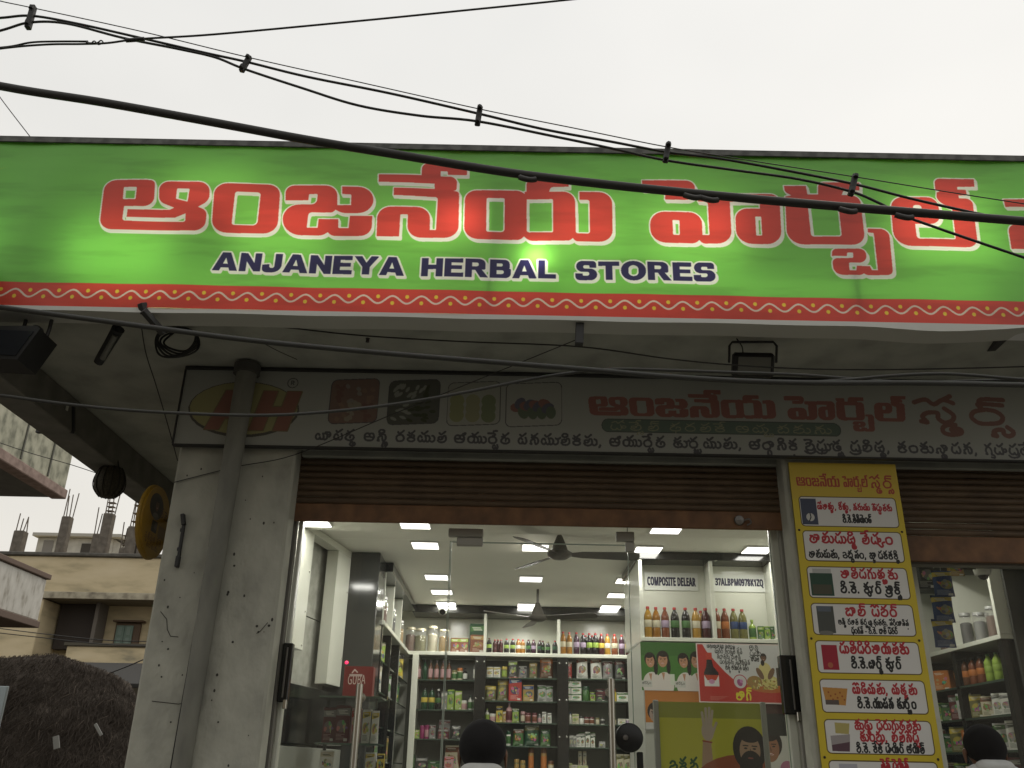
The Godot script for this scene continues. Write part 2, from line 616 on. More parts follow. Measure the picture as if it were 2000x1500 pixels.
# heavy capitals as outlines, 100 units high: width|outline|holes
const HEAVY := {
	"A": "108|-2 0 0,35 100 0,71 100 0,110 0 0,76 0 0,70 17 0,35 17 0,30 0 0|42 37 0,64 37 0,53 72 0", "N": "97|0 0 0,0 100 0,31 100 0,66 46 0,66 100 0,97 100 0,97 0 0,67 0 0,31 55 0,31 0 0", "J": "84|52 100 0,84 100 0,84 -3 48,-2 -3 44,-2 38 0,29 42 0,29 21 10,52 21 10",
	"E": "86|0 0 0,0 100 0,84 100 0,84 78 0,31 78 0,31 62 0,79 62 0,79 41 0,31 41 0,31 22 0,86 22 0,86 0 0", "Y": "108|-2 100 0,33 100 0,54 64 0,75 100 0,110 100 0,70 41 0,70 0 0,38 0 0,38 41 0", "H": "98|0 0 0,0 100 0,31 100 0,31 64 0,67 64 0,67 100 0,98 100 0,98 0 0,67 0 0,67 40 0,31 40 0,31 0 0",
	"R": "104|0 0 0,0 100 0,93 100 42,93 42 36,76 42 0,106 0 0,70 0 0,46 40 0,31 40 0,31 0 0|31 80 0,62 80 10,62 59 10,31 59 0", "B": "97|0 0 0,0 100 0,91 100 36,91 52 22,84 52 0,97 50 20,97 0 40|31 80 0,60 80 9,60 62 9,31 62 0|31 42 0,65 42 10,65 21 10,31 21 0", "L": "82|0 0 0,0 100 0,31 100 0,31 24 0,82 24 0,82 0 0",
	"S": "92|92 66 0,92 102 48,2 102 46,2 42 34,60 42 8,60 21 10,30 21 10,30 33 0,-2 33 0,-2 -3 46,95 -3 46,95 60 36,33 60 8,33 79 10,62 79 10,62 66 0", "T": "94|32 0 0,32 76 0,0 76 0,0 100 0,94 100 0,94 76 0,63 76 0,63 0 0", "O": "108|-2 103 58,110 103 58,110 -3 58,-2 -3 58|31 80 24,77 80 24,77 20 24,31 20 24",
}
func heavy(sh: Sheet, text: String, left: Vector2, right: Vector2, cap: float, c: Color, edge = null, edge_w := 0.0, drop := Vector2.ZERO):
	var total := -9.0
	for ch in text:
		total += float(HEAVY[ch].split("|")[0]) + 9.0
	var run := (right - left) / total
	var x := 0.0
	var all := []
	for ch in text:
		var g: PackedStringArray = HEAVY[ch].split("|")
		var rings := []
		for k in range(1, g.size()):
			var f := PackedVector2Array()
			for p in rounded(g[k], 1.0, Vector2.ZERO):
				f.append(left + run * (p.x + x) + Vector2(0, p.y * cap / 100.0))
			rings.append(f)
		all.append(rings)
		x += float(g[0]) + 9.0
	if edge != null:
		for k in 4:
			for r in all:
				sh.fill(r[0], edge, r.slice(1), drop * (k / 3.0))
				for ring in r:
					sh.line(ring, edge_w * 2.0, edge, true, drop * (k / 3.0))
	for r in all:
		sh.fill(r[0], c, r.slice(1))

# the traced title of the big sign, laid again elsewhere: glyphs first..last between two points
func traced(sh: Sheet, first: int, last: int, left: Vector2, right: Vector2, tall: float, c: Color, grow := 0.0):
	var lo := 1e9
	var hi := -1e9
	var set_ := []
	for k in range(first, last + 1):
		var rings := []
		for w in SIGN_LETTERS[k].split("|"):
			var f := rounded(w, 1.0, Vector2.ZERO)
			rings.append(f)
			for p in f:
				lo = minf(lo, p.x)
				hi = maxf(hi, p.x)
		set_.append(rings)
	var run := (right - left) / (hi - lo)
	for rings in set_:
		var out := []
		for f in rings:
			var q := PackedVector2Array()
			for p in f:
				q.append(left + run * (p.x - lo) + Vector2(0, (p.y - 770.0) / 545.0 * tall))
			out.append(q)
		sh.fill(out[0], c, out.slice(1))
		if grow > 0.0:
			sh.line(out[0], grow, c, true)

# ================================================================ the place
const SIGN_POWER := 0.085
const PANEL_POWER := 0.62

func _ready():
	rng.seed = 20240611
	var cam := Camera3D.new()
	cam.name = "camera"
	cam.fov = rad_to_deg(2.0 * atan(750.0 / FOCAL))
	cam.far = 400.0
	cam.near = 0.05
	add_child(cam)
	cam.transform = Transform3D(Basis(Vector3.RIGHT, deg_to_rad(TILT)) * Basis(Vector3.BACK, deg_to_rad(ROLL)), Vector3(0, EYE, 0))
	var sky := ProceduralSkyMaterial.new()
	sky.sky_top_color = lin(0.74, 0.745, 0.735)
	sky.sky_horizon_color = lin(0.68, 0.65, 0.58)
	sky.sky_curve = 0.35
	sky.ground_bottom_color = lin(0.05, 0.05, 0.05)
	sky.ground_horizon_color = lin(0.12, 0.11, 0.10)
	sky.sky_cover = cloud_cover()
	sky.sky_cover_modulate = Color(1, 1, 1, 1)
	var env := Environment.new()
	env.background_mode = Environment.BG_SKY
	env.sky = Sky.new()
	env.sky.sky_material = sky
	env.tonemap_mode = Environment.TONE_MAPPER_LINEAR
	env.tonemap_exposure = 1.0
	env.sdfgi_enabled = true
	env.ssao_enabled = true
	env.ssil_enabled = true
	var we := WorldEnvironment.new()
	we.name = "world_environment"
	we.environment = env
	add_child(we)
	var sun := DirectionalLight3D.new()
	sun.name = "sun"
	sun.light_energy = 0.15
	sun.light_angular_distance = 20.0
	sun.light_color = Color(1.0, 0.95, 0.86)
	sun.sky_mode = DirectionalLight3D.SKY_MODE_LIGHT_ONLY
	sun.shadow_enabled = true
	add_child(sun)
	sun.look_at_from_position(Vector3.ZERO, Vector3(-0.5, -1.2, 0.55))
	build_ground()
	build_shell()
	build_sign()
	build_second_sign()
	build_shutters()
	build_board()
	build_glass_front()
	build_lights()
	build_fans()
	build_back_shelves()
	build_right_unit()
	build_left_side()
	build_second_shop()
	build_posters()
	build_canopy_things()
	build_cables()
	build_neighbours()
	build_people()

# overcast: soft banks of cloud, thinner towards the low sun behind the shop
func cloud_cover() -> ImageTexture:
	var f := FastNoiseLite.new()
	f.seed = 9
	f.frequency = 1.3
	f.fractal_octaves = 5
	f.noise_type = FastNoiseLite.TYPE_SIMPLEX_SMOOTH
	var im := Image.create(512, 256, false, Image.FORMAT_RGBAF)
	var to_sun := Vector3(0.62, 0.35, -0.70).normalized()
	for y in 256:
		var el := (0.5 - (y + 0.5) / 256.0) * PI
		for x in 512:
			var az := (x + 0.5) / 512.0 * TAU
			var d := Vector3(sin(az) * cos(el), sin(el), -cos(az) * cos(el))
			var n := f.get_noise_3d(d.x, d.y * 2.2, d.z)
			var s := 0.5 + 0.5 * d.dot(to_sun)
			var v := 0.030 + 0.16 * s * s + 0.10 * n
			im.set_pixel(x, y, Color(maxf(0.0, v * 1.06), maxf(0.0, v * 0.985), maxf(0.0, v * 0.90), 1.0))
	return ImageTexture.create_from_image(im)

func concrete() -> StandardMaterial3D:
	return rough_mat("concrete", 11, [[0.0, 0.32, 0.318, 0.275], [0.42, 0.415, 0.412, 0.355], [0.6, 0.44, 0.437, 0.375], [1.0, 0.50, 0.497, 0.43]], Vector3(0.8, 0.55, 0.8), 0.9, 0.012, 0.35)
func plaster_grey() -> StandardMaterial3D:
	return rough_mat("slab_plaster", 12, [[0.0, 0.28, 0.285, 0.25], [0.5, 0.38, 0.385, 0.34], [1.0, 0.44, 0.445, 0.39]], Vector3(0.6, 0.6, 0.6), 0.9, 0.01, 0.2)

func build_ground():
	var g := MB.new()
	g.quad(Vector3(-150, 0, 150), Vector3(150, 0, 150), Vector3(150, 0, -150), Vector3(-150, 0, -150))
	struct("ground", g, rough_mat("earth", 41, [[0.0, 0.10, 0.085, 0.065], [1.0, 0.19, 0.165, 0.13]], Vector3(0.3, 0.3, 0.3), 0.95))
	var r := MB.new()
	r.quad(Vector3(-60, 0.004, 7.2), Vector3(60, 0.004, 7.2), Vector3(60, 0.004, -2.4), Vector3(-60, 0.004, -2.4))
	struct("road", r, rough_mat("asphalt", 42, [[0.0, 0.04, 0.04, 0.038], [1.0, 0.075, 0.072, 0.066]], Vector3(0.7, 0.7, 0.7), 0.95))
	struct("pavement", spanned(Vector3(-1.9, 0.0, -3.0), Vector3(6.0, 0.13, -4.15), 0.01), concrete())
	# the row across the street, behind the camera: it keeps the low sky off the shop front
	var walls := [rough_mat("far_wall", 43, [[0.0, 0.30, 0.26, 0.19], [1.0, 0.48, 0.42, 0.32]], Vector3(0.3, 0.3, 0.3))]
	var tones := ["cream painted house of three storeys across the street", "cream painted house with a flat roof across the street", "low cream shop house across the street"]
	for k in 3:
		var w := 7.6
		var h: float = [8.6, 7.4, 6.2][k]
		var x: float = [-8.0, 0.0, 8.0][k]
		var b := thing("street_house", tones[k], "house", Vector3(x, 0, 8.5))
		part("wall", spanned(Vector3(-w / 2, 0, 0), Vector3(w / 2, h, 6.0), 0.02), walls[0], b)
		part("roof_slab", spanned(Vector3(-w / 2 - 0.3, h + 0.002, -0.6), Vector3(w / 2 + 0.3, h + 0.16, 6.2), 0.02), plaster_grey(), b)
		for r2 in 2:
			for c in 3:
				var wx := -2.4 + c * 2.4
				var wy := 1.2 + r2 * 3.0
				if wy + 1.4 < h:
					var f := part("window", spanned(Vector3(wx - 0.55, wy, -0.04), Vector3(wx + 0.55, wy + 1.3, 0.02), 0.01), mat("far_frame", 0.18, 0.14, 0.10), b)
					part("pane", spanned(Vector3(wx - 0.45, wy + 0.1, -0.05), Vector3(wx + 0.45, wy + 1.2, -0.043), 0.0), mat("far_pane", 0.03, 0.035, 0.04, 0.1), f)

func build_shell():
	# canopy slab over the pavement and the side lane; the edge beam on the lane side
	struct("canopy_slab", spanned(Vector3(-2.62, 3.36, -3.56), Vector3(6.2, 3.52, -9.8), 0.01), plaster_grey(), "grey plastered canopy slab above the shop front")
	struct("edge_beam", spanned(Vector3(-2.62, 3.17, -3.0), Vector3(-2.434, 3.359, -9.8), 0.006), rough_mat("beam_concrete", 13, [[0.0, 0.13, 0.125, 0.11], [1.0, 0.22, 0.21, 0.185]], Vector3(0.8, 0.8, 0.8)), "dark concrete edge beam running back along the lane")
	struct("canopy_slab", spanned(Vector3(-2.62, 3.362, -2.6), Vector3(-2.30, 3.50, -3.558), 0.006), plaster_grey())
	# pillars
	struct("corner_pillar", spanned(Vector3(-1.645, 0, -4.20), Vector3(-1.066, 3.358, -4.335), 0.012), concrete(), "bare grey concrete corner pillar left of the glass front")
	struct("middle_pillar", spanned(Vector3(1.352, 0, -4.215), Vector3(1.87, 3.358, -4.335), 0.012), concrete(), "concrete pillar behind the yellow price board")
	# worn plaster patches, cracks and pits on the corner pillar
	var pm := mat("pit", 0.06, 0.057, 0.05, 0.95)
	var pits := MB.new()
	for k in 46:
		var u := rng.randf_range(-1.63, -1.08)
		var h := rng.randf_range(1.4, 2.85)
		if absf(u + 1.375 - (h - 2.0) * 0.03) < 0.06:
			continue
		var r := rng.randf_range(0.0022, 0.0065)
		var poly := ellipse(Vector2(u, h), r, r * rng.randf_range(0.8, 1.7), 7)
		pits.prism(poly, 0.001, Basis(), Vector3(0, 0, -4.1985))
	var cracks := [[[-1.60, 2.14], [-1.565, 2.105], [-1.555, 2.06], [-1.535, 2.03], [-1.50, 2.028]], [[-1.10, 2.10], [-1.13, 2.06], [-1.145, 2.05]], [[-1.57, 1.75], [-1.45, 1.74], [-1.36, 1.76]]]
	for c in cracks:
		for q in c.size() - 1:
			var a := Vector2(c[q][0], c[q][1])
			var b := Vector2(c[q + 1][0], c[q + 1][1])
			var s := (b - a).orthogonal().normalized() * 0.0016
			pits.prism(PackedVector2Array([a + s, b + s, b - s, a - s]), 0.001, Basis(), Vector3(0, 0, -4.1985))
	var ps := struct("pillar_surface", pits, pm)
	ps.set_meta("kind", "stuff")
	ps.set_meta("label", "small pits and hair cracks in the corner pillar's plaster")
	ps.set_meta("category", "pits")
	# drain pipe that runs down over the sign and the pillar
	var pipe := thing("drain_pipe", "grimy grey drain pipe running down over the old sign and corner pillar", "pipe", Vector3(-1.30, 1.3, -4.17))
	var a0 := Vector3(-1.395, 1.2, -4.185) - pipe.position
	var a1 := Vector3(-1.335, 3.35, -4.10) - pipe.position
	var mb := MB.new()
	mb.tube(PackedVector3Array([a0, a0.lerp(a1, 0.5), a0.lerp(a1, 0.78), a1]), 0.040, 18, true, 1.28)
	part("pipe_run", mb, rough_mat("pipe_grime", 14, [[0.0, 0.15, 0.148, 0.13], [0.5, 0.20, 0.198, 0.17], [1.0, 0.25, 0.247, 0.21]], Vector3(1.6, 0.5, 1.6), 0.8), pipe)
	mb = MB.new()
	mb.tube(PackedVector3Array([a1 - Vector3(0, 0.05, 0), a1]), 0.066, 18)
	part("collar", mb, mat("collar", 0.08, 0.078, 0.07, 0.8), pipe)
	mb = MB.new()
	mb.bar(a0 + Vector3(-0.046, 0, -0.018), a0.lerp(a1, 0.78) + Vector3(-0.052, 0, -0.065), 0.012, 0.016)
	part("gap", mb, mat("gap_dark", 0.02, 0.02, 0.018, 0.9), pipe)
	# shell of the two shops
	var white := mat("white_wall", 0.66, 0.67, 0.58, 0.35)
	struct("shop_floor", spanned(Vector3(-1.9, 0.0, -4.4), Vector3(4.6, 0.15, -9.9), 0.0), mat("floor_tile", 0.42, 0.40, 0.36, 0.25))
	struct("shop_ceiling", spanned(Vector3(-1.65, 3.05, -4.52), Vector3(4.6, 3.15, -9.9), 0.0), mat("ceiling_paint", 0.78, 0.78, 0.70, 0.6), "white false ceiling of the shop with square light panels")
	struct("ceiling_bulkhead", spanned(Vector3(-1.6, 3.00, -4.53), Vector3(2.3, 3.048, -6.08), 0.0), mat("ceiling_paint"))
	struct("back_wall", spanned(Vector3(-1.9, 0.0, -9.75), Vector3(4.6, 3.4, -9.9), 0.0), white)
	struct("party_wall", spanned(Vector3(2.02, 0.15, -4.53), Vector3(2.08, 3.048, -9.74), 0.0), white)
	struct("pillar_core", spanned(Vector3(1.44, 0.15, -4.336), Vector3(1.86, 3.048, -4.70), 0.0), concrete())
	struct("pillar_core", spanned(Vector3(-1.64, 0.15, -4.336), Vector3(-1.13, 3.048, -4.70), 0.0), concrete())
	struct("far_side_wall", spanned(Vector3(4.45, 0.0, -4.6), Vector3(4.6, 3.4, -9.74), 0.0), white)
	struct("lane_wall", spanned(Vector3(-1.78, 0.0, -4.76), Vector3(-1.70, 3.358, -9.74), 0.0), concrete())
	# lintel behind the old sign and above the shutters
	struct("lintel", spanned(Vector3(-1.06, 2.94, -4.30), Vector3(6.0, 3.358, -4.50), 0.004), plaster_grey())
	struct("lintel_soffit", spanned(Vector3(-1.125, 2.72, -4.455), Vector3(6.0, 3.047, -4.515), 0.0), mat("inside_lintel", 0.5, 0.49, 0.42, 0.5))

func build_second_sign():
	var D := 4.15
	var lo := Vector2(-1.66, 2.936)
	var hi := Vector2(2.95, 3.352)
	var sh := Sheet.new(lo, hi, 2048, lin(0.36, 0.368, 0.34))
	var dark := lin(0.085, 0.085, 0.095)  # print tones muted: veiling glare is put into these colours
	var red := lin(0.29, 0.125, 0.105)
	var maroon := lin(0.23, 0.12, 0.10)
	# oval crest with two letters
	sh.oval(XY(476, 799, D), 0.278, 0.150, lin(0.09, 0.085, 0.075), -0.02)
	sh.oval(XY(476, 797, D), 0.270, 0.141, lin(0.33, 0.31, 0.15), -0.02)
	for pass_ in 2:
		var c := lin(0.20, 0.16, 0.09) if pass_ == 0 else lin(0.27, 0.125, 0.095)
		var g := 0.006 if pass_ == 0 else 0.0
		var o := Vector2(-1.52, 3.02)
		for q in [[[0.0, 0.0, 0.07, 0.0, 0.15, 0.21, 0.08, 0.21]], [[0.10, 0.21, 0.17, 0.21, 0.19, 0.0, 0.12, 0.0]], [[0.07, 0.06, 0.15, 0.06, 0.15, 0.10, 0.08, 0.10]],
			[[0.22, 0.0, 0.29, 0.0, 0.34, 0.21, 0.27, 0.21]], [[0.34, 0.0, 0.41, 0.0, 0.46, 0.21, 0.39, 0.21]], [[0.26, 0.085, 0.40, 0.085, 0.41, 0.125, 0.27, 0.125]]]:
			var p := PackedVector2Array()
			for j in 4:
				p.append(o + Vector2(q[0][j * 2], q[0][j * 2 + 1]))
			sh.fill(p, c)
			if g > 0.0:
				sh.line(p, g * 2.0, c, true)
	var rp := XY(572, 748, D)
	var ring := ellipse(rp, 0.026, 0.026)
	sh.line(ring, 0.004, dark, true)
	latin(sh, "R", rp + Vector2(-0.010, -0.012), rp + Vector2(0.011, -0.012), 0.025, dark)
	# four food pictures with rounded corners
	var boxes := [[640.0, 744.0, 742.0, 828.0], [755.0, 746.0, 860.0, 830.0], [872.0, 750.0, 978.0, 832.0], [987.0, 752.0, 1097.0, 834.0]]
	for k in 4:
		var b: Array = boxes[k]
		var p0 := XY(b[0], b[3], D)
		var p1 := XY(b[2], b[1], D)
		var tone := [lin(0.21, 0.14, 0.115), lin(0.10, 0.105, 0.09), lin(0.35, 0.355, 0.31), lin(0.36, 0.365, 0.33)]
		sh.round_rect(p0, p1, 0.03, tone[k], dark, 0.004, 0.06)
		for j in 46:
			var q := Vector2(rng.randf_range(p0.x + 0.03, p1.x - 0.03), rng.randf_range(p0.y + 0.025, p1.y - 0.02))
			var f := (q - p0) / (p1 - p0)
			match k:
				0: sh.oval(q, 0.014, 0.011, [lin(0.25, 0.17, 0.13), lin(0.29, 0.26, 0.20), lin(0.19, 0.11, 0.09), lin(0.26, 0.24, 0.21)][(int(f.x * 3.0) + int(f.y * 2.0) * 2) % 4], q.x)
				1: sh.oval(q, 0.017, 0.008, lin(0.27, 0.28, 0.25) if f.x + (1.0 - f.y) * 0.8 < 0.85 or (f.y < 0.42 and f.x < 0.42) else lin(0.06, 0.07, 0.04), q.y * 9.0)
				2:
					if j < 9:
						sh.disc(p0 + (p1 - p0) * Vector2(0.18 + 0.3 * (j % 3), 0.25 + 0.17 * (j / 3)), 0.036, [lin(0.27, 0.28, 0.15), lin(0.29, 0.29, 0.18), lin(0.19, 0.22, 0.13)][j % 3])
				3:
					if j < 12:
						sh.oval(p0 + (p1 - p0) * Vector2(0.2 + 0.055 * j, 0.45 + 0.12 * sin(j * 2.2)), 0.034, 0.025, [lin(0.25, 0.13, 0.11), lin(0.12, 0.12, 0.16), lin(0.13, 0.16, 0.11)][j % 3], j)
	# title, pill and the long line
	traced(sh, 0, 4, XY(1150, 811, D), XY(1516, 817, D), 0.100, red, 0.004)
	traced(sh, 5, 9, XY(1536, 818, D), XY(1776, 824, D), 0.100, red, 0.004)
	telugu(sh, "స్టోర్స్", XY(1792, 824, D), XY(1978, 829, D), 0.085, maroon, 5.6)
	telugu(sh, "ఆయుర్వేద మందులు", XY(2020, 832, D), XY(2120, 834, D), 0.09, dark, 4.0)
	sh.round_rect(XY(1176, 843, D), XY(1640, 827, D), 0.032, lin(0.12, 0.165, 0.135), lin(0.09, 0.10, 0.09), 0.004)
	telugu(sh, "హోల్సేల్ ధరలకే అమ్మబడును", XY(1192, 839, D), XY(1624, 847, D), 0.030, lin(0.30, 0.30, 0.20), 3.4)
	telugu(sh, "మావద్ద అన్ని రకముల ఆయుర్వేద వనమూలికలు, ఆయుర్వేద చూర్ణములు, ఆర్గానిక్, డ్రైఫ్రూట్స్, ప్రతిష్ఠ, శంకుస్థాపన, గృహప్రవేశ", XY(615, 858, D), XY(2035, 889, D), 0.038, dark, 5.4)
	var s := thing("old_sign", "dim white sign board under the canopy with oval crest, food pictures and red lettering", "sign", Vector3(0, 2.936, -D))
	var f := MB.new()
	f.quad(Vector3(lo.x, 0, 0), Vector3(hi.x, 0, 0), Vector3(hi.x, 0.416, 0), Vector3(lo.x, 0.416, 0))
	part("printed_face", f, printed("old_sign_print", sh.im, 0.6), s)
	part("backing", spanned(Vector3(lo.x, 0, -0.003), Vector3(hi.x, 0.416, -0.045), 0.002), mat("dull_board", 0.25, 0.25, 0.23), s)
	var fr := mat("frame_dark", 0.03, 0.03, 0.028, 0.6)
	part("frame_bar", spanned(Vector3(lo.x - 0.004, 0.404, -0.02), Vector3(hi.x, 0.421, 0.012), 0.002), fr, s)
	part("frame_bar", spanned(Vector3(lo.x - 0.004, -0.006, -0.02), Vector3(hi.x, 0.004, 0.010), 0.002), fr, s)
	part("frame_bar", spanned(Vector3(lo.x - 0.006, 0.005, -0.02), Vector3(lo.x + 0.002, 0.403, 0.010), 0.001), fr, s)

func build_shutters():
	var spans := [[-1.085, 1.362, "brown roller shutter drawn up above the first glass front", "first"], [1.90, 4.4, "brown roller shutter drawn up above the second shop, right of the board", "second"]]
	for q in spans:
		var s := thing("roller_shutter", q[2], "roller shutter", Vector3((q[0] + q[1]) / 2.0, 2.62, -4.33), "roller shutters over the shop fronts")
		var half: float = (q[1] - q[0]) / 2.0
		var lo: float = 2.705 if q[3] == "first" else 2.60
		var slat := MB.new()
		var pr := PackedVector2Array()
		for k in 7:
			pr.append(Vector2(0.010 * sin(PI * k / 6.0), 0.031 * k / 6.0))
		pr.append(Vector2(-0.004, 0.031))
		pr.append(Vector2(-0.004, 0.0))
		slat.prism(pr, half * 2.0, Basis(Vector3(0, 0, 1), Vector3(0, 1, 0), Vector3(1, 0, 0)).orthonormalized(), Vector3(half, 0, 0))
		var sm := slat.mesh()
		var k := 0
		var y := lo
		while y < 2.95:
			var o := part("slat", sm, rough_mat("shutter_brown", 15, [[0.0, 0.07, 0.045, 0.028], [0.6, 0.12, 0.078, 0.045], [1.0, 0.16, 0.105, 0.062]], Vector3(0.7, 5.0, 0.7), 0.55), s)
			o.position = Vector3(0, y - 2.62, 0)
			y += 0.0335
			k += 1
		var rail: float = lo - 0.003
		var bot: float = 2.612 if q[3] == "first" else 2.47
		part("bottom_rail", spanned(Vector3(-half, bot - 2.62, -0.012), Vector3(half, rail - 2.62, 0.008), 0.004), rough_mat("rail_rust", 16, [[0.0, 0.10, 0.05, 0.022], [0.5, 0.17, 0.08, 0.035], [1.0, 0.24, 0.12, 0.05]], Vector3(1.2, 1.2, 1.2), 0.6), s)
		var lk := thing("shutter_lock", "small dull metal hasp on the shutter's bottom rail" + (" above the right pane" if q[3] == "first" else " of the second shop"), "hasp", Vector3(1.14 if q[3] == "first" else 2.6, 2.655, -4.318))
		var hb := MB.new()
		hb.lathe(PackedVector2Array([Vector2(0.026, 0.0), Vector2(0.022, 0.010), Vector2(0.0, 0.013)]), Vector3.ZERO, 14, Basis(Vector3.RIGHT, PI / 2))
		part("plate", hb, mat("dull_metal", 0.20, 0.19, 0.18, 0.4, 0.8), lk)
		hb = MB.new()
		hb.tube(curve([Vector3(0.02, -0.004, 0.008), Vector3(0.045, 0.004, 0.016), Vector3(0.055, -0.014, 0.012), Vector3(0.035, -0.026, 0.010)]), 0.004, 6)
		part("hook", hb, mat("dull_metal"), lk)
	# guide rails
	for q in [[-1.092, "dark shutter guide rail beside the corner pillar"], [1.364, "dark shutter guide rail left of the yellow board"], [1.892, "dark shutter guide rail right of the yellow board"]]:
		var g := MB.new()
		g.span(Vector3(q[0], 0.15, -4.31), Vector3(q[0] + 0.024, 2.60, -4.345), 0.002)
		solo("guide_rail", g, mat("rail_dark", 0.02, 0.019, 0.016, 0.7), q[1], "guide rail", "shutter guide rails")

func build_board():
	var D := 4.195
	var lo := Vector2(1.377, 1.20)
	var hi := Vector2(1.906, 2.922)
	var yellow := lin(0.60, 0.46, 0.028)
	var sh := Sheet.new(lo, hi, 600, yellow)
	var black := lin(0.012, 0.012, 0.012)
	var red := lin(0.40, 0.018, 0.028)
	var paper := lin(0.66, 0.65, 0.62)
	sh.rect(Vector2(1.377, 2.735), Vector2(1.906, 2.922), lin(0.58, 0.42, 0.045))
	traced(sh, 0, 4, XY(1556, 949, D), XY(1641, 951, D), 0.045, lin(0.40, 0.06, 0.035))
	traced(sh, 5, 9, XY(1647, 951, D), XY(1697, 952, D), 0.045, lin(0.40, 0.06, 0.035))
	telugu(sh, "స్టోర్స్", XY(1701, 952, D), XY(1745, 953, D), 0.038, lin(0.40, 0.06, 0.035), 4.2)
	var rows := [[1562, 969, 1750, 1031], [1569, 1036, 1759, 1099], [1576, 1106, 1771, 1171], [1583, 1178, 1781, 1243], [1592, 1251, 1791, 1318], [1600, 1326, 1803, 1395], [1609, 1405, 1815, 1475], [1617, 1485, 1826, 1560]]
	for r in rows:
		var p0 := XY(r[0] + 8, r[3] - 4, D)
		var p1 := XY(r[2] - 8, r[1] + 4, D)
		sh.round_rect(Vector2(1.408, p0.y), Vector2(1.878, p1.y), 0.018, paper, lin(0.10, 0.07, 0.01), 0.0045)
	var lines := [
		["మోకాళ్ళు, కీళ్ళు, నడుము నొప్పులకు", 1597, 994, 1742, 998, 0.023, 0], ["డి.కె.లినిమెంట్", 1647, 1020, 1702, 1021, 0.026, 1],
		["దాతుపుష్టి లేహ్యం", 1582, 1059, 1744, 1063, 0.036, 0], ["దాతువులు, ఉబ్బసం, జ్ఞాపకశక్తి", 1581, 1088, 1756, 1092, 0.026, 1],
		["కాలిపగుళ్ళకు", 1643, 1128, 1753, 1131, 0.032, 0], ["డి.కె. క్యూర్ క్రాక్స్", 1643, 1157, 1760, 1160, 0.034, 1],
		["బాత్ పౌడర్", 1652, 1202, 1752, 1204, 0.034, 0], ["అన్ని రకాల చర్మవ్యాధులకు, సోరియాసిస్,", 1638, 1219, 1775, 1222, 0.018, 1], ["ఫంగస్ - డి.కె. బాత్ పౌడర్", 1664, 1237, 1753, 1238, 0.020, 1],
		["పులిపిరికాయలకు", 1641, 1275, 1775, 1277, 0.034, 0], ["డి.కె.వార్ట్ క్యూర్", 1664, 1304, 1760, 1306, 0.032, 1],
		["మొటిమలు, మచ్చలు", 1666, 1354, 1791, 1356, 0.030, 0], ["డి.కె.యువన చూర్ణం", 1676, 1382, 1790, 1384, 0.030, 1],
		["జుట్టు పెరుగుదలకు", 1670, 1424, 1798, 1426, 0.028, 0], ["చుండ్రు, తలనొప్పి", 1681, 1447, 1796, 1449, 0.030, 0], ["డి.కె. కేశ హెయిర్ ఆయిల్", 1674, 1469, 1806, 1471, 0.026, 1],
		["లైన్ పెయిన్", 1722, 1504, 1775, 1505, 0.030, 0]]
	for l in lines:
		telugu(sh, l[0], XY(l[1], l[2], D), XY(l[3], l[4], D), l[5], red if l[6] == 0 else black, 5.2)
	# product pictures
	var ctr := func(u, v): return XY(u, v, D)
	sh.rect(XY(1568, 1024, D), XY(1593, 974, D), lin(0.05, 0.06, 0.10))
	sh.disc(XY(1583, 1010, D), 0.020, lin(0.55, 0.55, 0.52))
	sh.line(PackedVector2Array([XY(1581, 1018, D), XY(1584, 1010, D), XY(1582, 1002, D)]), 0.005, black)
	sh.rect(XY(1586, 1163, D), XY(1625, 1120, D), lin(0.02, 0.06, 0.035))
	sh.rect(XY(1589, 1160, D), XY(1624, 1142, D), lin(0.07, 0.065, 0.04))
	sh.rect(XY(1587, 1119, D), XY(1622, 1111, D), lin(0.42, 0.42, 0.40))
	sh.rect(XY(1600, 1236, D), XY(1627, 1184, D), lin(0.07, 0.075, 0.065))
	sh.oval(XY(1614, 1236, D), 0.034, 0.010, lin(0.16, 0.16, 0.14))
	sh.rect(XY(1597, 1194, D), XY(1622, 1184, D), lin(0.10, 0.12, 0.15))
	sh.rect(XY(1609, 1308, D), XY(1634, 1260, D), lin(0.33, 0.015, 0.035))
	sh.disc(XY(1622, 1299, D), 0.012, lin(0.42, 0.12, 0.06))
	sh.fill(PackedVector2Array([XY(1606, 1342, D), XY(1655, 1345, D), XY(1652, 1378, D), XY(1614, 1375, D)]), lin(0.50, 0.24, 0.05))
	sh.rect(XY(1613, 1376, D), XY(1638, 1367, D), lin(0.10, 0.08, 0.07))
	for k in 8:
		sh.disc(XY(1618 + k * 4.5, 1352 + (k * 7) % 17, D), 0.004, lin(0.3, 0.08, 0.02))
	sh.fill(PackedVector2Array([XY(1630, 1411, D), XY(1659, 1413, D), XY(1658, 1434, D), XY(1632, 1432, D)]), lin(0.42, 0.36, 0.12))
	sh.fill(PackedVector2Array([XY(1622, 1437, D), XY(1660, 1434, D), XY(1660, 1468, D), XY(1626, 1467, D)]), lin(0.32, 0.29, 0.29))
	sh.fill(PackedVector2Array([XY(1625, 1455, D), XY(1660, 1449, D), XY(1660, 1468, D), XY(1626, 1467, D)]), lin(0.10, 0.05, 0.07))
	sh.rect(XY(1644, 1540, D), XY(1674, 1492, D), lin(0.40, 0.40, 0.44))
	var b := thing("price_board", "tall yellow board listing remedies in white boxes, fixed on the middle pillar", "sign board", Vector3(1.64, 1.2, -D))
	var f := MB.new()
	f.quad(Vector3(lo.x - 1.64, 0, 0), Vector3(hi.x - 1.64, 0, 0), Vector3(hi.x - 1.64, 1.722, 0), Vector3(lo.x - 1.64, 1.722, 0))
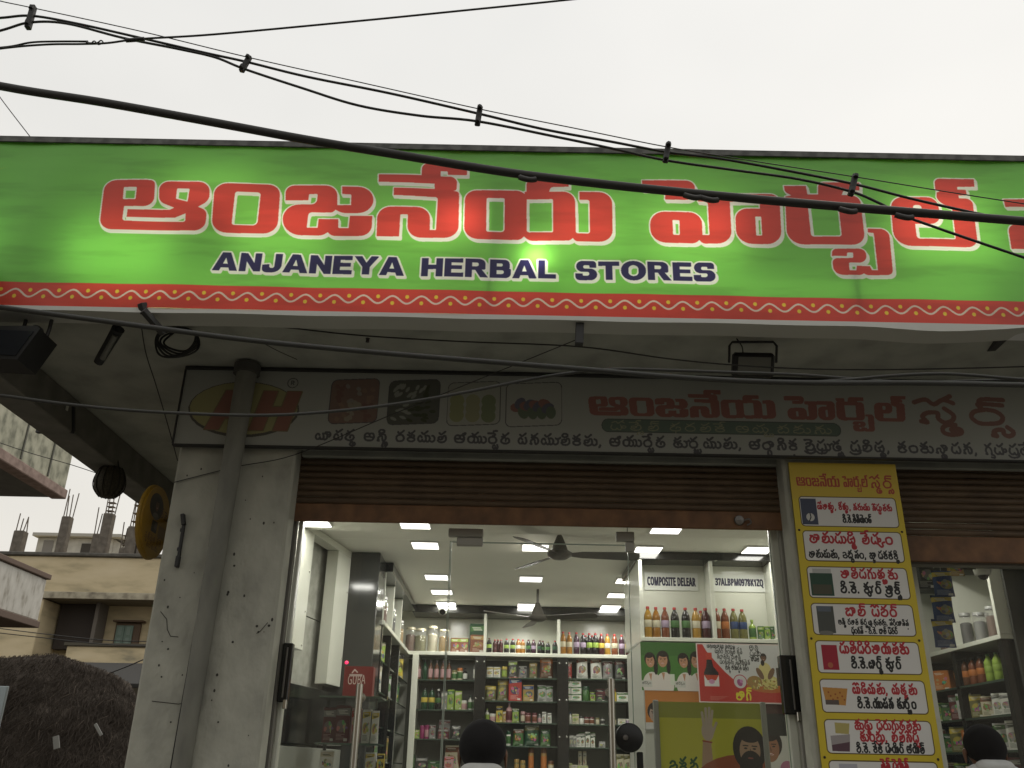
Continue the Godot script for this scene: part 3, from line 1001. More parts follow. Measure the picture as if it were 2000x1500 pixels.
	part("printed_face", f, printed("board_print", sh.im, 0.55), b)
	part("backing", spanned(Vector3(lo.x - 1.64, 0, -0.002), Vector3(hi.x - 1.64, 1.722, -0.016), 0.002), mat("board_back", 0.30, 0.24, 0.05), b)
	for r in [0, 3, 6]:
		for sx in [-0.247, 0.247]:
			var nb := MB.new()
			nb.lathe(PackedVector2Array([Vector2(0.006, 0.0), Vector2(0.004, 0.004), Vector2(0.0, 0.005)]), Vector3(sx, XY(rows[r][0], rows[r][3] + 4, D).y - 1.2, 0.0), 8, Basis(Vector3.RIGHT, PI / 2))
			part("nail", nb, mat("nail", 0.05, 0.04, 0.03, 0.5, 0.5), b)

func build_glass_front():
	var alu := mat("aluminium", 0.34, 0.33, 0.30, 0.35, 0.3)
	var wht := mat("white_profile", 0.62, 0.63, 0.55, 0.3)
	var D := 4.42
	var fr := thing("glass_front_frame", "grey and white aluminium frame around the first shop's glass front", "frame", Vector3(0.18, 0.15, -D))
	var o := fr.position
	var brz := mat("frame_bronze", 0.20, 0.19, 0.165, 0.45)
	part("jamb", spanned(Vector3(-1.100, 0.15, -4.37) - o, Vector3(-1.060, 2.70, -4.41) - o), brz, fr)
	part("jamb", spanned(Vector3(-1.058, 0.15, -4.40) - o, Vector3(-1.037, 2.70, -4.45) - o), wht, fr)
	part("jamb", spanned(Vector3(1.352, 0.15, -4.375) - o, Vector3(1.394, 2.70, -4.41) - o), mat("frame_grey", 0.34, 0.33, 0.29, 0.45), fr)
	part("jamb", spanned(Vector3(1.312, 0.15, -4.40) - o, Vector3(1.350, 2.70, -4.45) - o), wht, fr)
	part("head", spanned(Vector3(-1.06, 2.665, -4.38) - o, Vector3(1.37, 2.70, -4.44) - o), brz, fr)
	# panes: left fixed, right fixed and the transom above the door
	var pane := glass("pane", 0.9, 0.95, 0.92, 0.03)
	var gl := [[-1.035, -0.292, 0.16, 2.547], [0.602, 1.311, 0.16, 2.66], [-1.035, 0.598, 2.551, 2.66]]
	for g in gl:
		var q := MB.new()
		q.quad(Vector3(g[0], g[2], -D) - o, Vector3(g[1], g[2], -D) - o, Vector3(g[1], g[3], -D) - o, Vector3(g[0], g[3], -D) - o)
		part("pane", q, pane, fr)
		part("pane_edge", spanned(Vector3(g[1] - 0.003, g[2], -D - 0.003) - o, Vector3(g[1] + 0.001, g[3], -D + 0.003) - o, 0.0), mat("glass_edge", 0.36, 0.42, 0.36, 0.2), fr)
	var door := thing("glass_door", "frameless glass door with steel patch fittings and bar handle", "glass door", Vector3(0.155, 0.16, -D))
	var dq := MB.new()
	dq.quad(Vector3(-0.288, 0.16, -D) - door.position, Vector3(0.598, 0.16, -D) - door.position, Vector3(0.598, 2.544, -D) - door.position, Vector3(-0.288, 2.544, -D) - door.position)
	part("pane", dq, pane, door)
	for e in [[-0.289, 0.16, -0.285, 2.544], [0.594, 0.16, 0.598, 2.544], [-0.284, 2.540, 0.593, 2.545]]:
		part("pane_edge", spanned(Vector3(e[0], e[1], -D - 0.004) - door.position, Vector3(e[2], e[3], -D + 0.004) - door.position, 0.0), mat("glass_edge"), door)
	var steel := mat("brushed_steel", 0.36, 0.35, 0.31, 0.5)
	for c in [[875.0, 1034.0, 944.0, 1066.0], [1204.0, 1040.0, 1238.0, 1078.0]]:
		var a := P(c[0], c[3], D)
		var b := P(c[2], c[1], D)
		var mid := (a.y + b.y) / 2.0
		part("patch_fitting", spanned(Vector3(a.x, mid + 0.002, -D - 0.014) - door.position, Vector3(b.x, b.y, -D + 0.014) - door.position), steel, door)
		part("patch_fitting", spanned(Vector3(lerpf(a.x, b.x, 0.25 if c[0] < 1000.0 else 0.5), a.y, -D - 0.014) - door.position, Vector3(b.x, mid - 0.002, -D + 0.014) - door.position), steel, door)
	var chrome := mat("chrome", 0.55, 0.53, 0.48, 0.22, 0.95)
	for c in [[706.0, 1338.0, "left"], [1191.0, 1328.0, "right"]]:
		var p := P(c[0], c[1], D)
		var h: Node3D
		if c[2] == "right":
			h = door
		else:
			h = thing("bar_handle", "upright steel bar handle on the left glass pane, before the red carton", "handle", Vector3(p.x, 1.0, -D))
		var t := MB.new()
		t.tube(PackedVector3Array([Vector3(p.x, 0.95, -D + 0.05) - h.position, Vector3(p.x, p.y, -D + 0.05) - h.position]), 0.016, 14)
		part("handle_bar", t, chrome, h)
		t = MB.new()
		t.tube(PackedVector3Array([Vector3(p.x, p.y - 0.055, -D - 0.02) - h.position, Vector3(p.x, p.y - 0.055, -D + 0.05) - h.position]), 0.013, 12)
		t.tube(PackedVector3Array([Vector3(p.x, p.y - 0.055, -D - 0.022) - h.position, Vector3(p.x, p.y - 0.055, -D - 0.018) - h.position]), 0.022, 14)
		part("handle_mount", t, chrome, h)
	var lp := P(1228, 1441, D)
	var lock := thing("round_lock", "round black lock disc on the glass door's right edge", "lock", Vector3(lp.x, lp.y, -D))
	var lm := MB.new()
	lm.lathe(PackedVector2Array([Vector2(0.064, 0.0), Vector2(0.064, 0.018), Vector2(0.058, 0.024), Vector2(0.0, 0.026)]), Vector3(0, 0, 0.004), 28, Basis(Vector3.RIGHT, PI / 2))
	part("disc", lm, mat("black_plastic", 0.012, 0.012, 0.012, 0.45), lock)
	lm = MB.new()
	lm.lathe(PackedVector2Array([Vector2(0.014, 0.0), Vector2(0.011, 0.010), Vector2(0.0, 0.011)]), Vector3(-0.02, 0.0, 0.030), 14, Basis(Vector3.RIGHT, PI / 2))
	part("keyhole_boss", lm, mat("dull_metal"), lock)
	part("plate", spanned(Vector3(0.034, -0.13, -0.012), Vector3(0.062, -0.06, 0.012), 0.003), mat("black_plastic"), lock)
	# shutter side locks in their black boxes
	for c in [[540.0, 1256.0, 573.0, 1371.0, "black lock box on the frame beside the corner pillar"], [1533.0, 1280.0, 1562.0, 1395.0, "black lock box on the frame beside the yellow board"]]:
		var a := P(c[0], c[3], 4.36)
		var b := P(c[2], c[1], 4.36)
		var bx := thing("lock_box", c[4], "lock box", Vector3((a.x + b.x) / 2.0, a.y, -4.36), "black lock boxes at both ends of the glass front")
		var hw := absf(b.x - a.x) / 2.0
		part("case", spanned(Vector3(-hw, 0, -0.04), Vector3(hw, b.y - a.y, 0.0), 0.004), mat("gloss_black", 0.012, 0.012, 0.012, 0.15), bx)
		part("strip", spanned(Vector3(-0.004, 0.02, 0.001), Vector3(0.004, b.y - a.y - 0.02, 0.005), 0.001), mat("dull_metal"), bx)
		part("latch", spanned(Vector3(0.006, -0.03, -0.02), Vector3(hw, 0.012, 0.008), 0.003), chrome, bx)
	# second shop: frame and pane
	var f2 := thing("glass_front_frame", "dark frame of the second shop's glass front, right of the yellow board", "frame", Vector3(2.6, 0.15, -D))
	part("jamb", spanned(Vector3(1.925, 0.15, -4.37) - f2.position, Vector3(1.955, 2.46, -4.43) - f2.position), mat("frame_bronze"), f2)
	part("head", spanned(Vector3(1.925, 2.462, -4.37) - f2.position, Vector3(4.4, 2.50, -4.43) - f2.position), mat("frame_bronze"), f2)
	var g2 := MB.new()
	g2.quad(Vector3(1.957, 0.16, -D), Vector3(4.3, 0.16, -D), Vector3(4.3, 2.46, -D), Vector3(1.957, 2.46, -D))
	for q in g2.v.size():
		g2.v[q] -= f2.position
	part("pane", g2, pane, f2)

func panel_light(p: Vector3, w: float, label: String, e := 1.0):
	var o := thing("ceiling_light", label, "ceiling light", p, "square ceiling light panels")
	var fr := MB.new()
	fr.box(Vector3(0, -0.006, 0), Vector3(w + 0.02, 0.010, w + 0.02), Basis(), 0.002)
	part("frame", fr, mat("lamp_frame", 0.75, 0.75, 0.72, 0.4), o)
	var d := MB.new()
	d.box(Vector3(0, -0.013, 0), Vector3(w, 0.004, w))
	part("diffuser", d, glow("light_panel_glow", 1.0, 0.98, 0.92, 3.0), o)
	var a := AreaLight3D.new()
	a.name = numbered("ceiling_light_source")
	a.area_size = Vector2(w, w)
	a.light_energy = PANEL_POWER * e
	a.light_color = Color(1.0, 0.995, 0.955)
	a.shadow_enabled = true
	add_child(a)
	a.position = p + Vector3(0, -0.018, 0)
	a.rotation.x = -PI / 2

func build_lights():
	var rows := [["front", 5.84], ["second", 6.66], ["third", 7.87], ["fourth", 8.58], ["rear", 9.25]]
	var cols := [["left column", -0.63], ["centre column", 0.20], ["right column", 1.05]]
	for r in rows.size():
		for c in cols.size():
			if r == 3 and c == 1:
				continue
			if r == 0 and c == 1:
				continue
			var h := 2.999 if r == 0 else 3.049
			panel_light(Vector3(cols[c][1], h, -rows[r][1]), 0.19, "lit square ceiling panel, %s row, %s of the first shop" % [rows[r][0], cols[c][0]], 0.4 if r == 1 and c == 2 else 1.0)
	panel_light(Vector3(-1.30, 2.999, -5.84), 0.19, "lit square ceiling panel at the front beside the white laminate wall", 0.6)
	panel_light(Vector3(1.86, 3.049, -6.60), 0.19, "lit square ceiling panel above the printed dealer number", 0.35)
	panel_light(PH(1950, 1093, 3.049), 0.22, "lit square ceiling panel in the second shop above the camera dome", 1.0)
	panel_light(Vector3(2.55, 3.049, -5.6), 0.19, "added unseen ceiling panel near the second shop's party wall", 1.3)  # added lamp, out of view, to brighten the second shop

func build_fans():
	var fm := mat("fan_brown", 0.055, 0.050, 0.042, 0.4)
	var spec := [[P(1093, 1078, 6.3), "dark ceiling fan nearer the glass door", [2.0, -122.0, 119.0], 0.0], [P(1050, 1203, 8.4), "dark ceiling fan deeper in, before the back shelves", [-22.0, 98.0, 214.0], 0.0]]
	for s in spec:
		var hub: Vector3 = s[0]
		hub.y -= 0.02
		var f := thing("ceiling_fan", s[1], "ceiling fan", hub, "ceiling fans")
		var b := MB.new()
		b.tube(PackedVector3Array([Vector3(0, 0.05, 0), Vector3(0, 3.05 - hub.y, 0)]), 0.012, 10)
		part("rod", b, fm, f)
		b = MB.new()
		b.lathe(PackedVector2Array([Vector2(0.0, -0.035), Vector2(0.05, -0.03), Vector2(0.085, -0.01), Vector2(0.09, 0.012), Vector2(0.06, 0.03), Vector2(0.045, 0.075), Vector2(0.022, 0.13), Vector2(0.016, 0.14), Vector2(0.0, 0.14)]), Vector3.ZERO, 24)
		part("motor", b, fm, f)
		for a in s[2]:
			var bl := MB.new()
			var pl := PackedVector2Array([Vector2(0.07, -0.022), Vector2(0.16, -0.045), Vector2(0.52, -0.062), Vector2(0.565, -0.045), Vector2(0.575, 0.0), Vector2(0.565, 0.045), Vector2(0.52, 0.062), Vector2(0.16, 0.045), Vector2(0.07, 0.022)])
			bl.prism(pl, 0.004, Basis(Vector3.UP, deg_to_rad(a)) * Basis(Vector3.RIGHT, -PI / 2 - 0.26), Vector3(0, 0.004, 0))
			part("blade", bl, fm, f)

# ---------------------------------------------------------------- the backlit sign: its lettering in half millimetres from the lower left corner
const SIGN_LETTERS := [
	"1715 1315 112,2094 1324 0,2178 1319 88,2213 1038 99,1946 1034 0,1957 877 29,2484 876 0,2527 877 46,2515 969 0,2422 920 0,1991 919 0,1985 998 0,2364 1004 0,2401 1029 0,2253 1091 52,2217 1313 100,2679 1320 106,2708 1112 58,2614 1042 0,2701 1004 52,2721 786 132,1767 784 114|1904 1241 12,2025 1244 12,2037 1109 12,1920 1107 12|2391 1240 12,2507 1241 12,2512 1096 6,2399 1126 9",
	"2729 1308 123,3332 1307 115,3366 777 128,2777 773 136|2927 1221 29,3162 1218 29,3176 858 48,2944 859 24",
	"3398 1135 0,3382 1298 107,3856 1304 115,3875 1093 0,4001 1096 0,3994 1213 12,3910 1216 0,3902 1297 0,4191 1297 148,4210 1011 146,3925 1010 49,3865 1044 0,3840 1012 32,3624 1009 32,3622 844 12,3721 847 0,3723 939 0,3899 943 0,3907 848 12,4001 850 0,4001 979 0,4204 979 0,4213 768 145,3860 764 48,3816 803 0,3771 767 48,3418 761 168,3380 1088 163,3688 1095 49,3686 1208 11,3607 1206 11,3606 1138 0",
	"4229 1439 0,4626 1440 0,4621 1577 91,5039 1576 0,5044 1457 0,4869 1455 0,4864 1495 12,4798 1493 6,4801 1433 0,4957 1437 90,4954 1286 36,4925 1277 0,4979 1266 54,4994 768 128,4535 760 134,4526 1006 9,4457 1002 9,4462 767 0,4261 766 0,4245 1081 124,4723 1089 124,4732 845 6,4788 845 6,4787 1202 24,4382 1212 0,4381 1292 0,4753 1292 0,4751 1350 0,4234 1356 0",
	"5034 1285 109,5538 1294 70,5585 1260 0,5581 1283 0,5599 1286 0,5599 1430 70,5986 1431 0,5986 1345 0,5822 1341 23,5806 1288 0,6044 1293 117,6048 842 23,6176 845 19,6176 1203 19,6085 1204 0,6086 1288 0,6386 1295 125,6379 762 121,6046 759 61,6020 794 0,5993 765 46,5629 757 45,5583 803 0,5545 765 68,5044 758 129|5233 1205 15,5401 1208 15,5406 842 34,5240 840 19|5601 1202 0,5843 1208 15,5845 849 15,5605 847 23",
	"6669 1433 0,7161 1444 84,7147 1230 90,6872 1224 0,6876 1299 0,7050 1303 23,7052 1337 0,6668 1328 0",
	"6726 1088 135,7201 1097 142,7190 853 9,7255 855 9,7265 1215 30,7176 1217 0,7178 1296 0,7930 1314 91,7901 775 140,7491 768 147,7509 1145 120,7738 1150 0,7739 1226 23,7466 1220 0,7450 769 140,7187 763 37,7159 801 0,7121 764 44,6717 757 147|6927 1004 9,6991 1004 9,6986 847 9,6924 847 9|7685 1064 9,7740 1065 9,7732 861 9,7676 860 9",
	"7983 1406 0,8185 1411 0,8190 1315 0,8288 1317 0,8304 1450 51,8683 1452 0,8674 1367 0,8526 1363 15,8501 1311 0,8670 1306 80,8650 781 120,7949 776 155,7984 1290 0,8041 1304 0,7983 1342 29|8179 1219 0,8460 1219 0,8448 862 28,8172 860 28",
	"8346 733 42,8653 743 78,8631 597 63,8475 595 14,8473 516 7,8534 517 0,8544 563 0,8659 562 0,8672 520 0,8725 521 0,8743 908 7,8691 915 0,8693 953 0,8885 956 86,8851 474 49,8625 469 28,8596 487 0,8570 471 28,8326 466 97,8333 635 49,8521 642 11,8529 699 8,8474 697 7,8466 662 0,8333 659 0",
	"8951 1304 119,9384 1308 99,9370 1017 105,9131 1012 0,9122 854 32,9478 861 13,9505 1207 13,9418 1236 40,9376 1298 27,9390 1364 0,9419 1375 0,9383 1400 0,9393 1518 47,9765 1526 0,9756 1442 0,9592 1435 0,9590 1405 0,9669 1403 0,9667 1345 0,9588 1339 0,9586 1309 0,9711 1306 113,9664 781 97,8906 775 161|9142 1218 26,9221 1220 26,9212 1106 26,9137 1108 26",
	"9993 1301 0,10315 1308 0,10395 1310 66,10383 1227 40,9997 1220 0",
	"9978 1031 79,10322 1039 92,10316 777 0,10148 773 0,10163 905 7,10122 772 0,9960 769 0",
]

func build_sign():
	var lo := Vector2(-2.75, 3.3)
	var hi := Vector2(2.75, 4.185)
	var green := lin(0.20, 0.60, 0.085)
	var red := lin(0.66, 0.060, 0.038)
	var white := lin(0.86, 0.88, 0.80)
	var navy := lin(0.020, 0.016, 0.085)
	var yellow := lin(0.85, 0.62, 0.05)
	var sh := Sheet.new(lo, hi, 4096, green)
	# faded print: a paler palm-leaf like patch at the far left, as in the printed background
	for k in 26:
		var a := -0.9 + k * 0.075
		var o := Vector2(-2.78, 3.86)
		var tip := o + Vector2(cos(a), sin(a)) * (0.36 + 0.10 * sin(k * 2.3))
		var s := Vector2(-sin(a), cos(a)) * 0.02
		sh.fill(PackedVector2Array([o + s, tip, o - s]), lin(0.30, 0.62, 0.07))
	# red border with its white wave and yellow dots
	sh.rect(lo, Vector2(hi.x, 3.416), red)
	var wave := PackedVector2Array()
	var n := 0
	var x := -2.76
	while x < 2.77:
		wave.append(Vector2(x, 3.363 - cos((x + 2.23) / 0.1262 * TAU) * 0.0185))
		x += 0.006
	sh.line(wave, 0.0088, lin(0.80, 0.68, 0.60))
	x = -2.23 - 0.1262 * 5.0
	while x < 2.77:
		sh.oval(Vector2(x, 3.378), 0.0088, 0.0095, yellow)
		sh.oval(Vector2(x + 0.0631, 3.347), 0.0088, 0.0095, yellow)
		x += 0.1262
	var glyphs := []
	for s in SIGN_LETTERS:
		var rings := []
		for w in s.split("|"):
			rings.append(rounded(w, 0.0005, lo))
		glyphs.append(rings)
	for g in glyphs:                       # white outline, drawn out towards the lower right
		for k in 5:
			var off := Vector2(0.0075, -0.0145) * (k / 4.0)
			sh.fill(g[0], white, g.slice(1), off)
			for ring in g:
				sh.line(ring, 0.0125, white, true, off)
	for g in glyphs:
		sh.fill(g[0], red, g.slice(1))
	# the name in Latin capitals
	var words := [["ANJANEYA", 413.0, 528.0, 790.0, 539.0], ["HERBAL", 820.0, 540.0, 1088.0, 544.0], ["STORES", 1123.0, 545.0, 1399.0, 549.0]]
	for w in words:
		heavy(sh, w[0], XY(w[1] + 2.0, w[2], 3.41), XY(w[3] - 2.0, w[4], 3.41), 0.093, navy, white, 0.0075, Vector2(0.006, -0.009))
	sh.im.resize(2048, int(sh.im.get_height() * 0.5), Image.INTERPOLATE_LANCZOS)
	var m := printed("sign_print", sh.im, 0.35)
	m.backlight_enabled = true
	m.backlight = Color(0.62, 0.62, 0.62)
	var sign := thing("backlit_sign", "long green backlit sign board with big red regional lettering and ANJANEYA HERBAL STORES in blue", "sign", Vector3(0, 3.3, -3.41))
	m.detail_enabled = true
	m.detail_blend_mode = BaseMaterial3D.BLEND_MODE_MUL
	m.detail_albedo = noise_tex(77, 0.006, [[0.25, 0.80, 0.80, 0.78], [0.5, 0.96, 0.96, 0.95], [0.8, 1.0, 1.0, 1.0]], 1024, 5)
	# the stretched sheet: slack between its bars, so it ripples by a few millimetres
	var f := MB.new()
	var nx := 150
	var ny := 10
	var pt := func(i, j): return Vector3(lerpf(lo.x, hi.x, i / float(nx)), (hi.y - lo.y) * j / ny, 0.0022 * sin(i * 0.21 + j * 0.25) + 0.0016 * sin(i * 0.57 - j * 0.4 + 1.3) + 0.002 * sin(i * 0.043))
	for i in nx:
		for j in ny:
			var q := [pt.call(i, j), pt.call(i + 1, j), pt.call(i + 1, j + 1), pt.call(i, j + 1)]
			var nr := []
			for e in [[i, j], [i + 1, j], [i + 1, j + 1], [i, j + 1]]:
				var dx: Vector3 = pt.call(e[0] + 1, e[1]) - pt.call(e[0] - 1, e[1])
				var dy: Vector3 = pt.call(e[0], e[1] + 1) - pt.call(e[0], e[1] - 1)
				nr.append(dx.cross(dy).normalized())
			var uv := [Vector2(i / float(nx), 1.0 - j / float(ny)), Vector2((i + 1) / float(nx), 1.0 - j / float(ny)), Vector2((i + 1) / float(nx), 1.0 - (j + 1) / float(ny)), Vector2(i / float(nx), 1.0 - (j + 1) / float(ny))]
			f.tri(q[0], q[1], q[2], nr[0], nr[1], nr[2], uv[0], uv[1], uv[2])
			f.tri(q[0], q[2], q[3], nr[0], nr[2], nr[3], uv[0], uv[2], uv[3])
	part("printed_face", f, m, sign)
	# hem of the stretched sheet below the print: sags a little towards its right end
	var hem := MB.new()
	for k in 60:
		var x0 := lerpf(lo.x, hi.x, k / 60.0)
		var x1 := lerpf(lo.x, hi.x, (k + 1) / 60.0)
		var d0 := -0.024 - 0.016 * exp(-pow((x0 - 1.80) / 0.22, 2.0)) + 0.010 * exp(-pow((x0 - 2.25) / 0.10, 2.0)) + 0.002 * sin(x0 * 9.0)
		var d1 := -0.024 - 0.016 * exp(-pow((x1 - 1.80) / 0.22, 2.0)) + 0.010 * exp(-pow((x1 - 2.25) / 0.10, 2.0)) + 0.002 * sin(x1 * 9.0)
		hem.quad(Vector3(x0, d0, 0.006), Vector3(x1, d1, 0.006), Vector3(x1, 0.0, 0.001), Vector3(x0, 0.0, 0.001))
		hem.quad(Vector3(x0, d0, 0.006), Vector3(x0, d0 + 0.002, -0.12), Vector3(x1, d1 + 0.002, -0.12), Vector3(x1, d1, 0.006))
	part("sheet_hem", hem, mat("hem", 0.50, 0.50, 0.46, 0.5), sign)
	var fr := MB.new()
	fr.box(Vector3(0, 0.872, 0.010), Vector3(5.52, 0.028, 0.008), Basis(), 0.002)
	fr.box(Vector3(0, 0.889, -0.055), Vector3(5.52, 0.006, 0.134), Basis(), 0.001)
	part("top_frame", fr, rough_mat("old_steel", 31, [[0.2, 0.06, 0.06, 0.055], [0.7, 0.13, 0.13, 0.12]], Vector3(2, 2, 2), 0.6), sign)
	var bk := MB.new()
	bk.box(Vector3(0, 0.44, -0.126), Vector3(5.5, 0.90, 0.006))
	bk.box(Vector3(0, -0.012, -0.064), Vector3(5.5, 0.004, 0.116))
	bk.box(Vector3(-2.752, 0.44, -0.062), Vector3(0.004, 0.90, 0.122))
	bk.box(Vector3(2.752, 0.44, -0.062), Vector3(0.004, 0.90, 0.122))
	part("back_box", bk, mat("box_inside", 0.7, 0.7, 0.7, 0.6), sign)
	# upright frame bars behind the sheet
	for px in [960.0, 1650.0, 60.0]:
		var p := P(px, 400.0, 3.41)
		var b := MB.new()
		b.box(Vector3(p.x, 0.44, -0.03), Vector3(0.028, 0.86, 0.03), Basis(), 0.002)
		part("frame_bar", b, mat("frame_steel", 0.10, 0.10, 0.10, 0.6), sign)
	# the lamps behind the sheet: a glowing plate each, with its light just in front
	var lamps := [
		[250.0, 505.0, 0.46, 0.24, 0.105, 1.5], [560.0, 470.0, 0.42, 0.34, 0.105, 1.5], [800.0, 480.0, 0.34, 0.24, 0.105, 0.9], [1046.0, 516.0, 0.050, 0.050, 0.070, 1.3], [905.0, 455.0, 0.12, 0.12, 0.10, 0.8],
		[1150.0, 470.0, 0.34, 0.30, 0.105, 1.2], [1345.0, 480.0, 0.42, 0.34, 0.105, 1.9], [1830.0, 470.0, 0.46, 0.34, 0.105, 2.1], [2080.0, 470.0, 0.3, 0.3, 0.105, 1.2],
		[-60.0, 500.0, 0.3, 0.3, 0.105, 0.8], [420.0, 400.0, 0.40, 0.22, 0.105, 0.6], [600.0, 572.0, 2.0, 0.05, 0.09, 1.5], [1500.0, 582.0, 1.9, 0.05, 0.09, 1.3]]
	for l in lamps:
		var p := P(l[0], l[1], 3.41 + l[4])
		var q := MB.new()
		q.box(Vector3(p.x, p.y - 3.3, -l[4] - 0.007), Vector3(l[2], l[3], 0.006))
		part("lamp_panel", q, glow("lamp_glow", 1.0, 0.97, 0.86, 1.0), sign)
		var a := AreaLight3D.new()
		a.name = numbered("sign_lamp_light")
		a.area_size = Vector2(l[2], l[3])
		a.light_energy = l[5] * SIGN_POWER
		a.light_color = Color(1.0, 0.98, 0.90)
		a.shadow_enabled = true
		add_child(a)
		a.position = Vector3(p.x, p.y, -3.41 - l[4])
		a.rotation.y = PI
	# steel angles that hold the board off the slab
	var st := mat("bracket_steel", 0.03, 0.03, 0.03, 0.6)
	var br := thing("sign_bracket", "dark steel angle hanging below the green sign, over the food pictures", "bracket", Vector3(0.32, 3.30, -3.55), "steel angles under the sign")
	var b1 := MB.new()
	var t0 := P(1133, 617, 3.44)
	var t1 := P(1131, 673, 3.44)
	b1.bar(t0 - br.position, t1 - br.position, 0.035, 0.035, 0.002)
	part("upright", b1, st, br)
	var br2 := thing("sign_bracket", "dark slanting steel angle below the green sign, beside the coiled cable", "bracket", Vector3(-1.6, 3.30, -3.45), "steel angles under the sign")
	var b2 := MB.new()
	b2.bar(P(277, 592, 3.40) - br2.position, P(283, 612, 3.42) - br2.position, 0.03, 0.03, 0.002)
	part("foot", b2, st, br2)
	b2 = MB.new()
	b2.bar(P(280, 606, 3.385) - br2.position, P(320, 652, 3.47) - br2.position, 0.030, 0.024, 0.002)
	part("arm", b2, st, br2)
	var br3 := thing("sign_bracket", "dark slanting steel angle below the green sign, at its far right end", "bracket", Vector3(2.1, 3.30, -3.5), "steel angles under the sign")
	var b3 := MB.new()
	b3.bar(P(1985, 632, 3.44) - br3.position, P(1934, 680, 3.80) - br3.position, 0.04, 0.035, 0.002)
	part("arm", b3, st, br3)

# ---------------------------------------------------------------- goods
const ORD := ["first", "second", "third", "fourth", "fifth", "sixth", "seventh", "eighth", "ninth", "tenth", "eleventh", "twelfth", "thirteenth", "fourteenth", "fifteenth"]
const PAINT := {
	"amber": [0.26, 0.115, 0.018], "honey": [0.33, 0.185, 0.03], "brown": [0.11, 0.042, 0.018], "rust": [0.16, 0.05, 0.022], "black": [0.012, 0.010, 0.010], "wine": [0.050, 0.012, 0.013], "plum": [0.034, 0.010, 0.022], "green": [0.045, 0.125, 0.030], "deep green": [0.010, 0.048, 0.020],
	"lime": [0.25, 0.36, 0.06], "yellow": [0.52, 0.40, 0.06], "white": [0.60, 0.60, 0.54], "cream": [0.50, 0.46, 0.33], "pink": [0.44, 0.26, 0.26], "magenta": [0.24, 0.02, 0.10], "red": [0.36, 0.030, 0.025], "orange": [0.42, 0.14, 0.03],
	"grey": [0.20, 0.20, 0.19], "silver": [0.38, 0.38, 0.36], "blue": [0.022, 0.05, 0.15], "olive": [0.15, 0.14, 0.045], "gold": [0.33, 0.21, 0.06], "lilac": [0.32, 0.25, 0.34], "dark": [0.03, 0.03, 0.028], "maroon": [0.095, 0.016, 0.02],
}
func paint(c: String, rough := 0.35) -> StandardMaterial3D:
	var q: Array = PAINT[c]
	return mat("paint " + c + str(rough), q[0], q[1], q[2], rough)

func make_bottle(o: Node3D, w: float, h: float, body: String, cap: String, label: String, slim := false):
	var r := w / 2.0
	var mb := MB.new()
	var neck := r * 0.34
	if slim:
		mb.lathe(PackedVector2Array([Vector2(0, 0), Vector2(r * 0.94, 0.0), Vector2(r, h * 0.02), Vector2(r, h * 0.62), Vector2(r * 0.82, h * 0.70), Vector2(neck, h * 0.78), Vector2(neck, h * 0.90)]), Vector3.ZERO, 14)
	else:
		mb.lathe(PackedVector2Array([Vector2(0, 0), Vector2(r * 0.9, 0.0), Vector2(r, h * 0.03), Vector2(r, h * 0.30), Vector2(r * 0.95, h * 0.34), Vector2(r * 0.95, h * 0.55), Vector2(r, h * 0.60), Vector2(r * 0.93, h * 0.72), Vector2(r * 0.62, h * 0.83), Vector2(neck, h * 0.90), Vector2(neck, h * 0.94)]), Vector3.ZERO, 14)
	part("body", mb, paint(body, 0.12), o)
	mb = MB.new()
	var c0 := h * (0.88 if slim else 0.92)
	mb.lathe(PackedVector2Array([Vector2(neck * 1.25, c0), Vector2(neck * 1.25, h * 0.99), Vector2(neck * 1.1, h), Vector2(0, h)]), Vector3.ZERO, 12)
	part("cap", mb, paint(cap, 0.4), o)
	if label:
		mb = MB.new()
		var y0 := h * (0.12 if slim else 0.33)
		var y1 := h * (0.56 if slim else 0.56)
		mb.lathe(PackedVector2Array([Vector2(r * 1.0, y0), Vector2(r * 1.015, y0 + 0.001), Vector2(r * 1.015, y1 - 0.001), Vector2(r * 1.0, y1)]), Vector3.ZERO, 14)
		part("label", mb, paint(label, 0.5), o)
func make_jar(o: Node3D, w: float, h: float, inside: String, cap: String):
	var r := w / 2.0
	var mb := MB.new()
	mb.lathe(PackedVector2Array([Vector2(0, 0.002), Vector2(r * 0.92, 0.002), Vector2(r * 0.95, 0.01), Vector2(r * 0.95, h * 0.66), Vector2(r * 0.6, h * 0.70), Vector2(0, h * 0.71)]), Vector3.ZERO, 16)
	part("contents", mb, rough_mat("jar stuff " + inside, hash(inside) % 97, [[0.2, PAINT[inside][0] * 0.5, PAINT[inside][1] * 0.5, PAINT[inside][2] * 0.5], [0.8, PAINT[inside][0] * 1.4, PAINT[inside][1] * 1.4, PAINT[inside][2] * 1.4]], Vector3(14, 14, 14), 0.8, 0.05), o)
	mb = MB.new()
	mb.lathe(PackedVector2Array([Vector2(r * 0.9, 0.0), Vector2(r, 0.012), Vector2(r, h * 0.80), Vector2(r * 0.86, h * 0.88), Vector2(r * 0.80, h * 0.92)]), Vector3.ZERO, 18)
	part("glass_wall", mb, glass("jar_glass", 0.9, 0.9, 0.86, 0.10), o)
	mb = MB.new()
	mb.lathe(PackedVector2Array([Vector2(r * 0.9, h * 0.90), Vector2(r * 0.9, h * 0.985), Vector2(r * 0.84, h), Vector2(0, h)]), Vector3.ZERO, 18)
	part("lid", mb, paint(cap, 0.35), o)
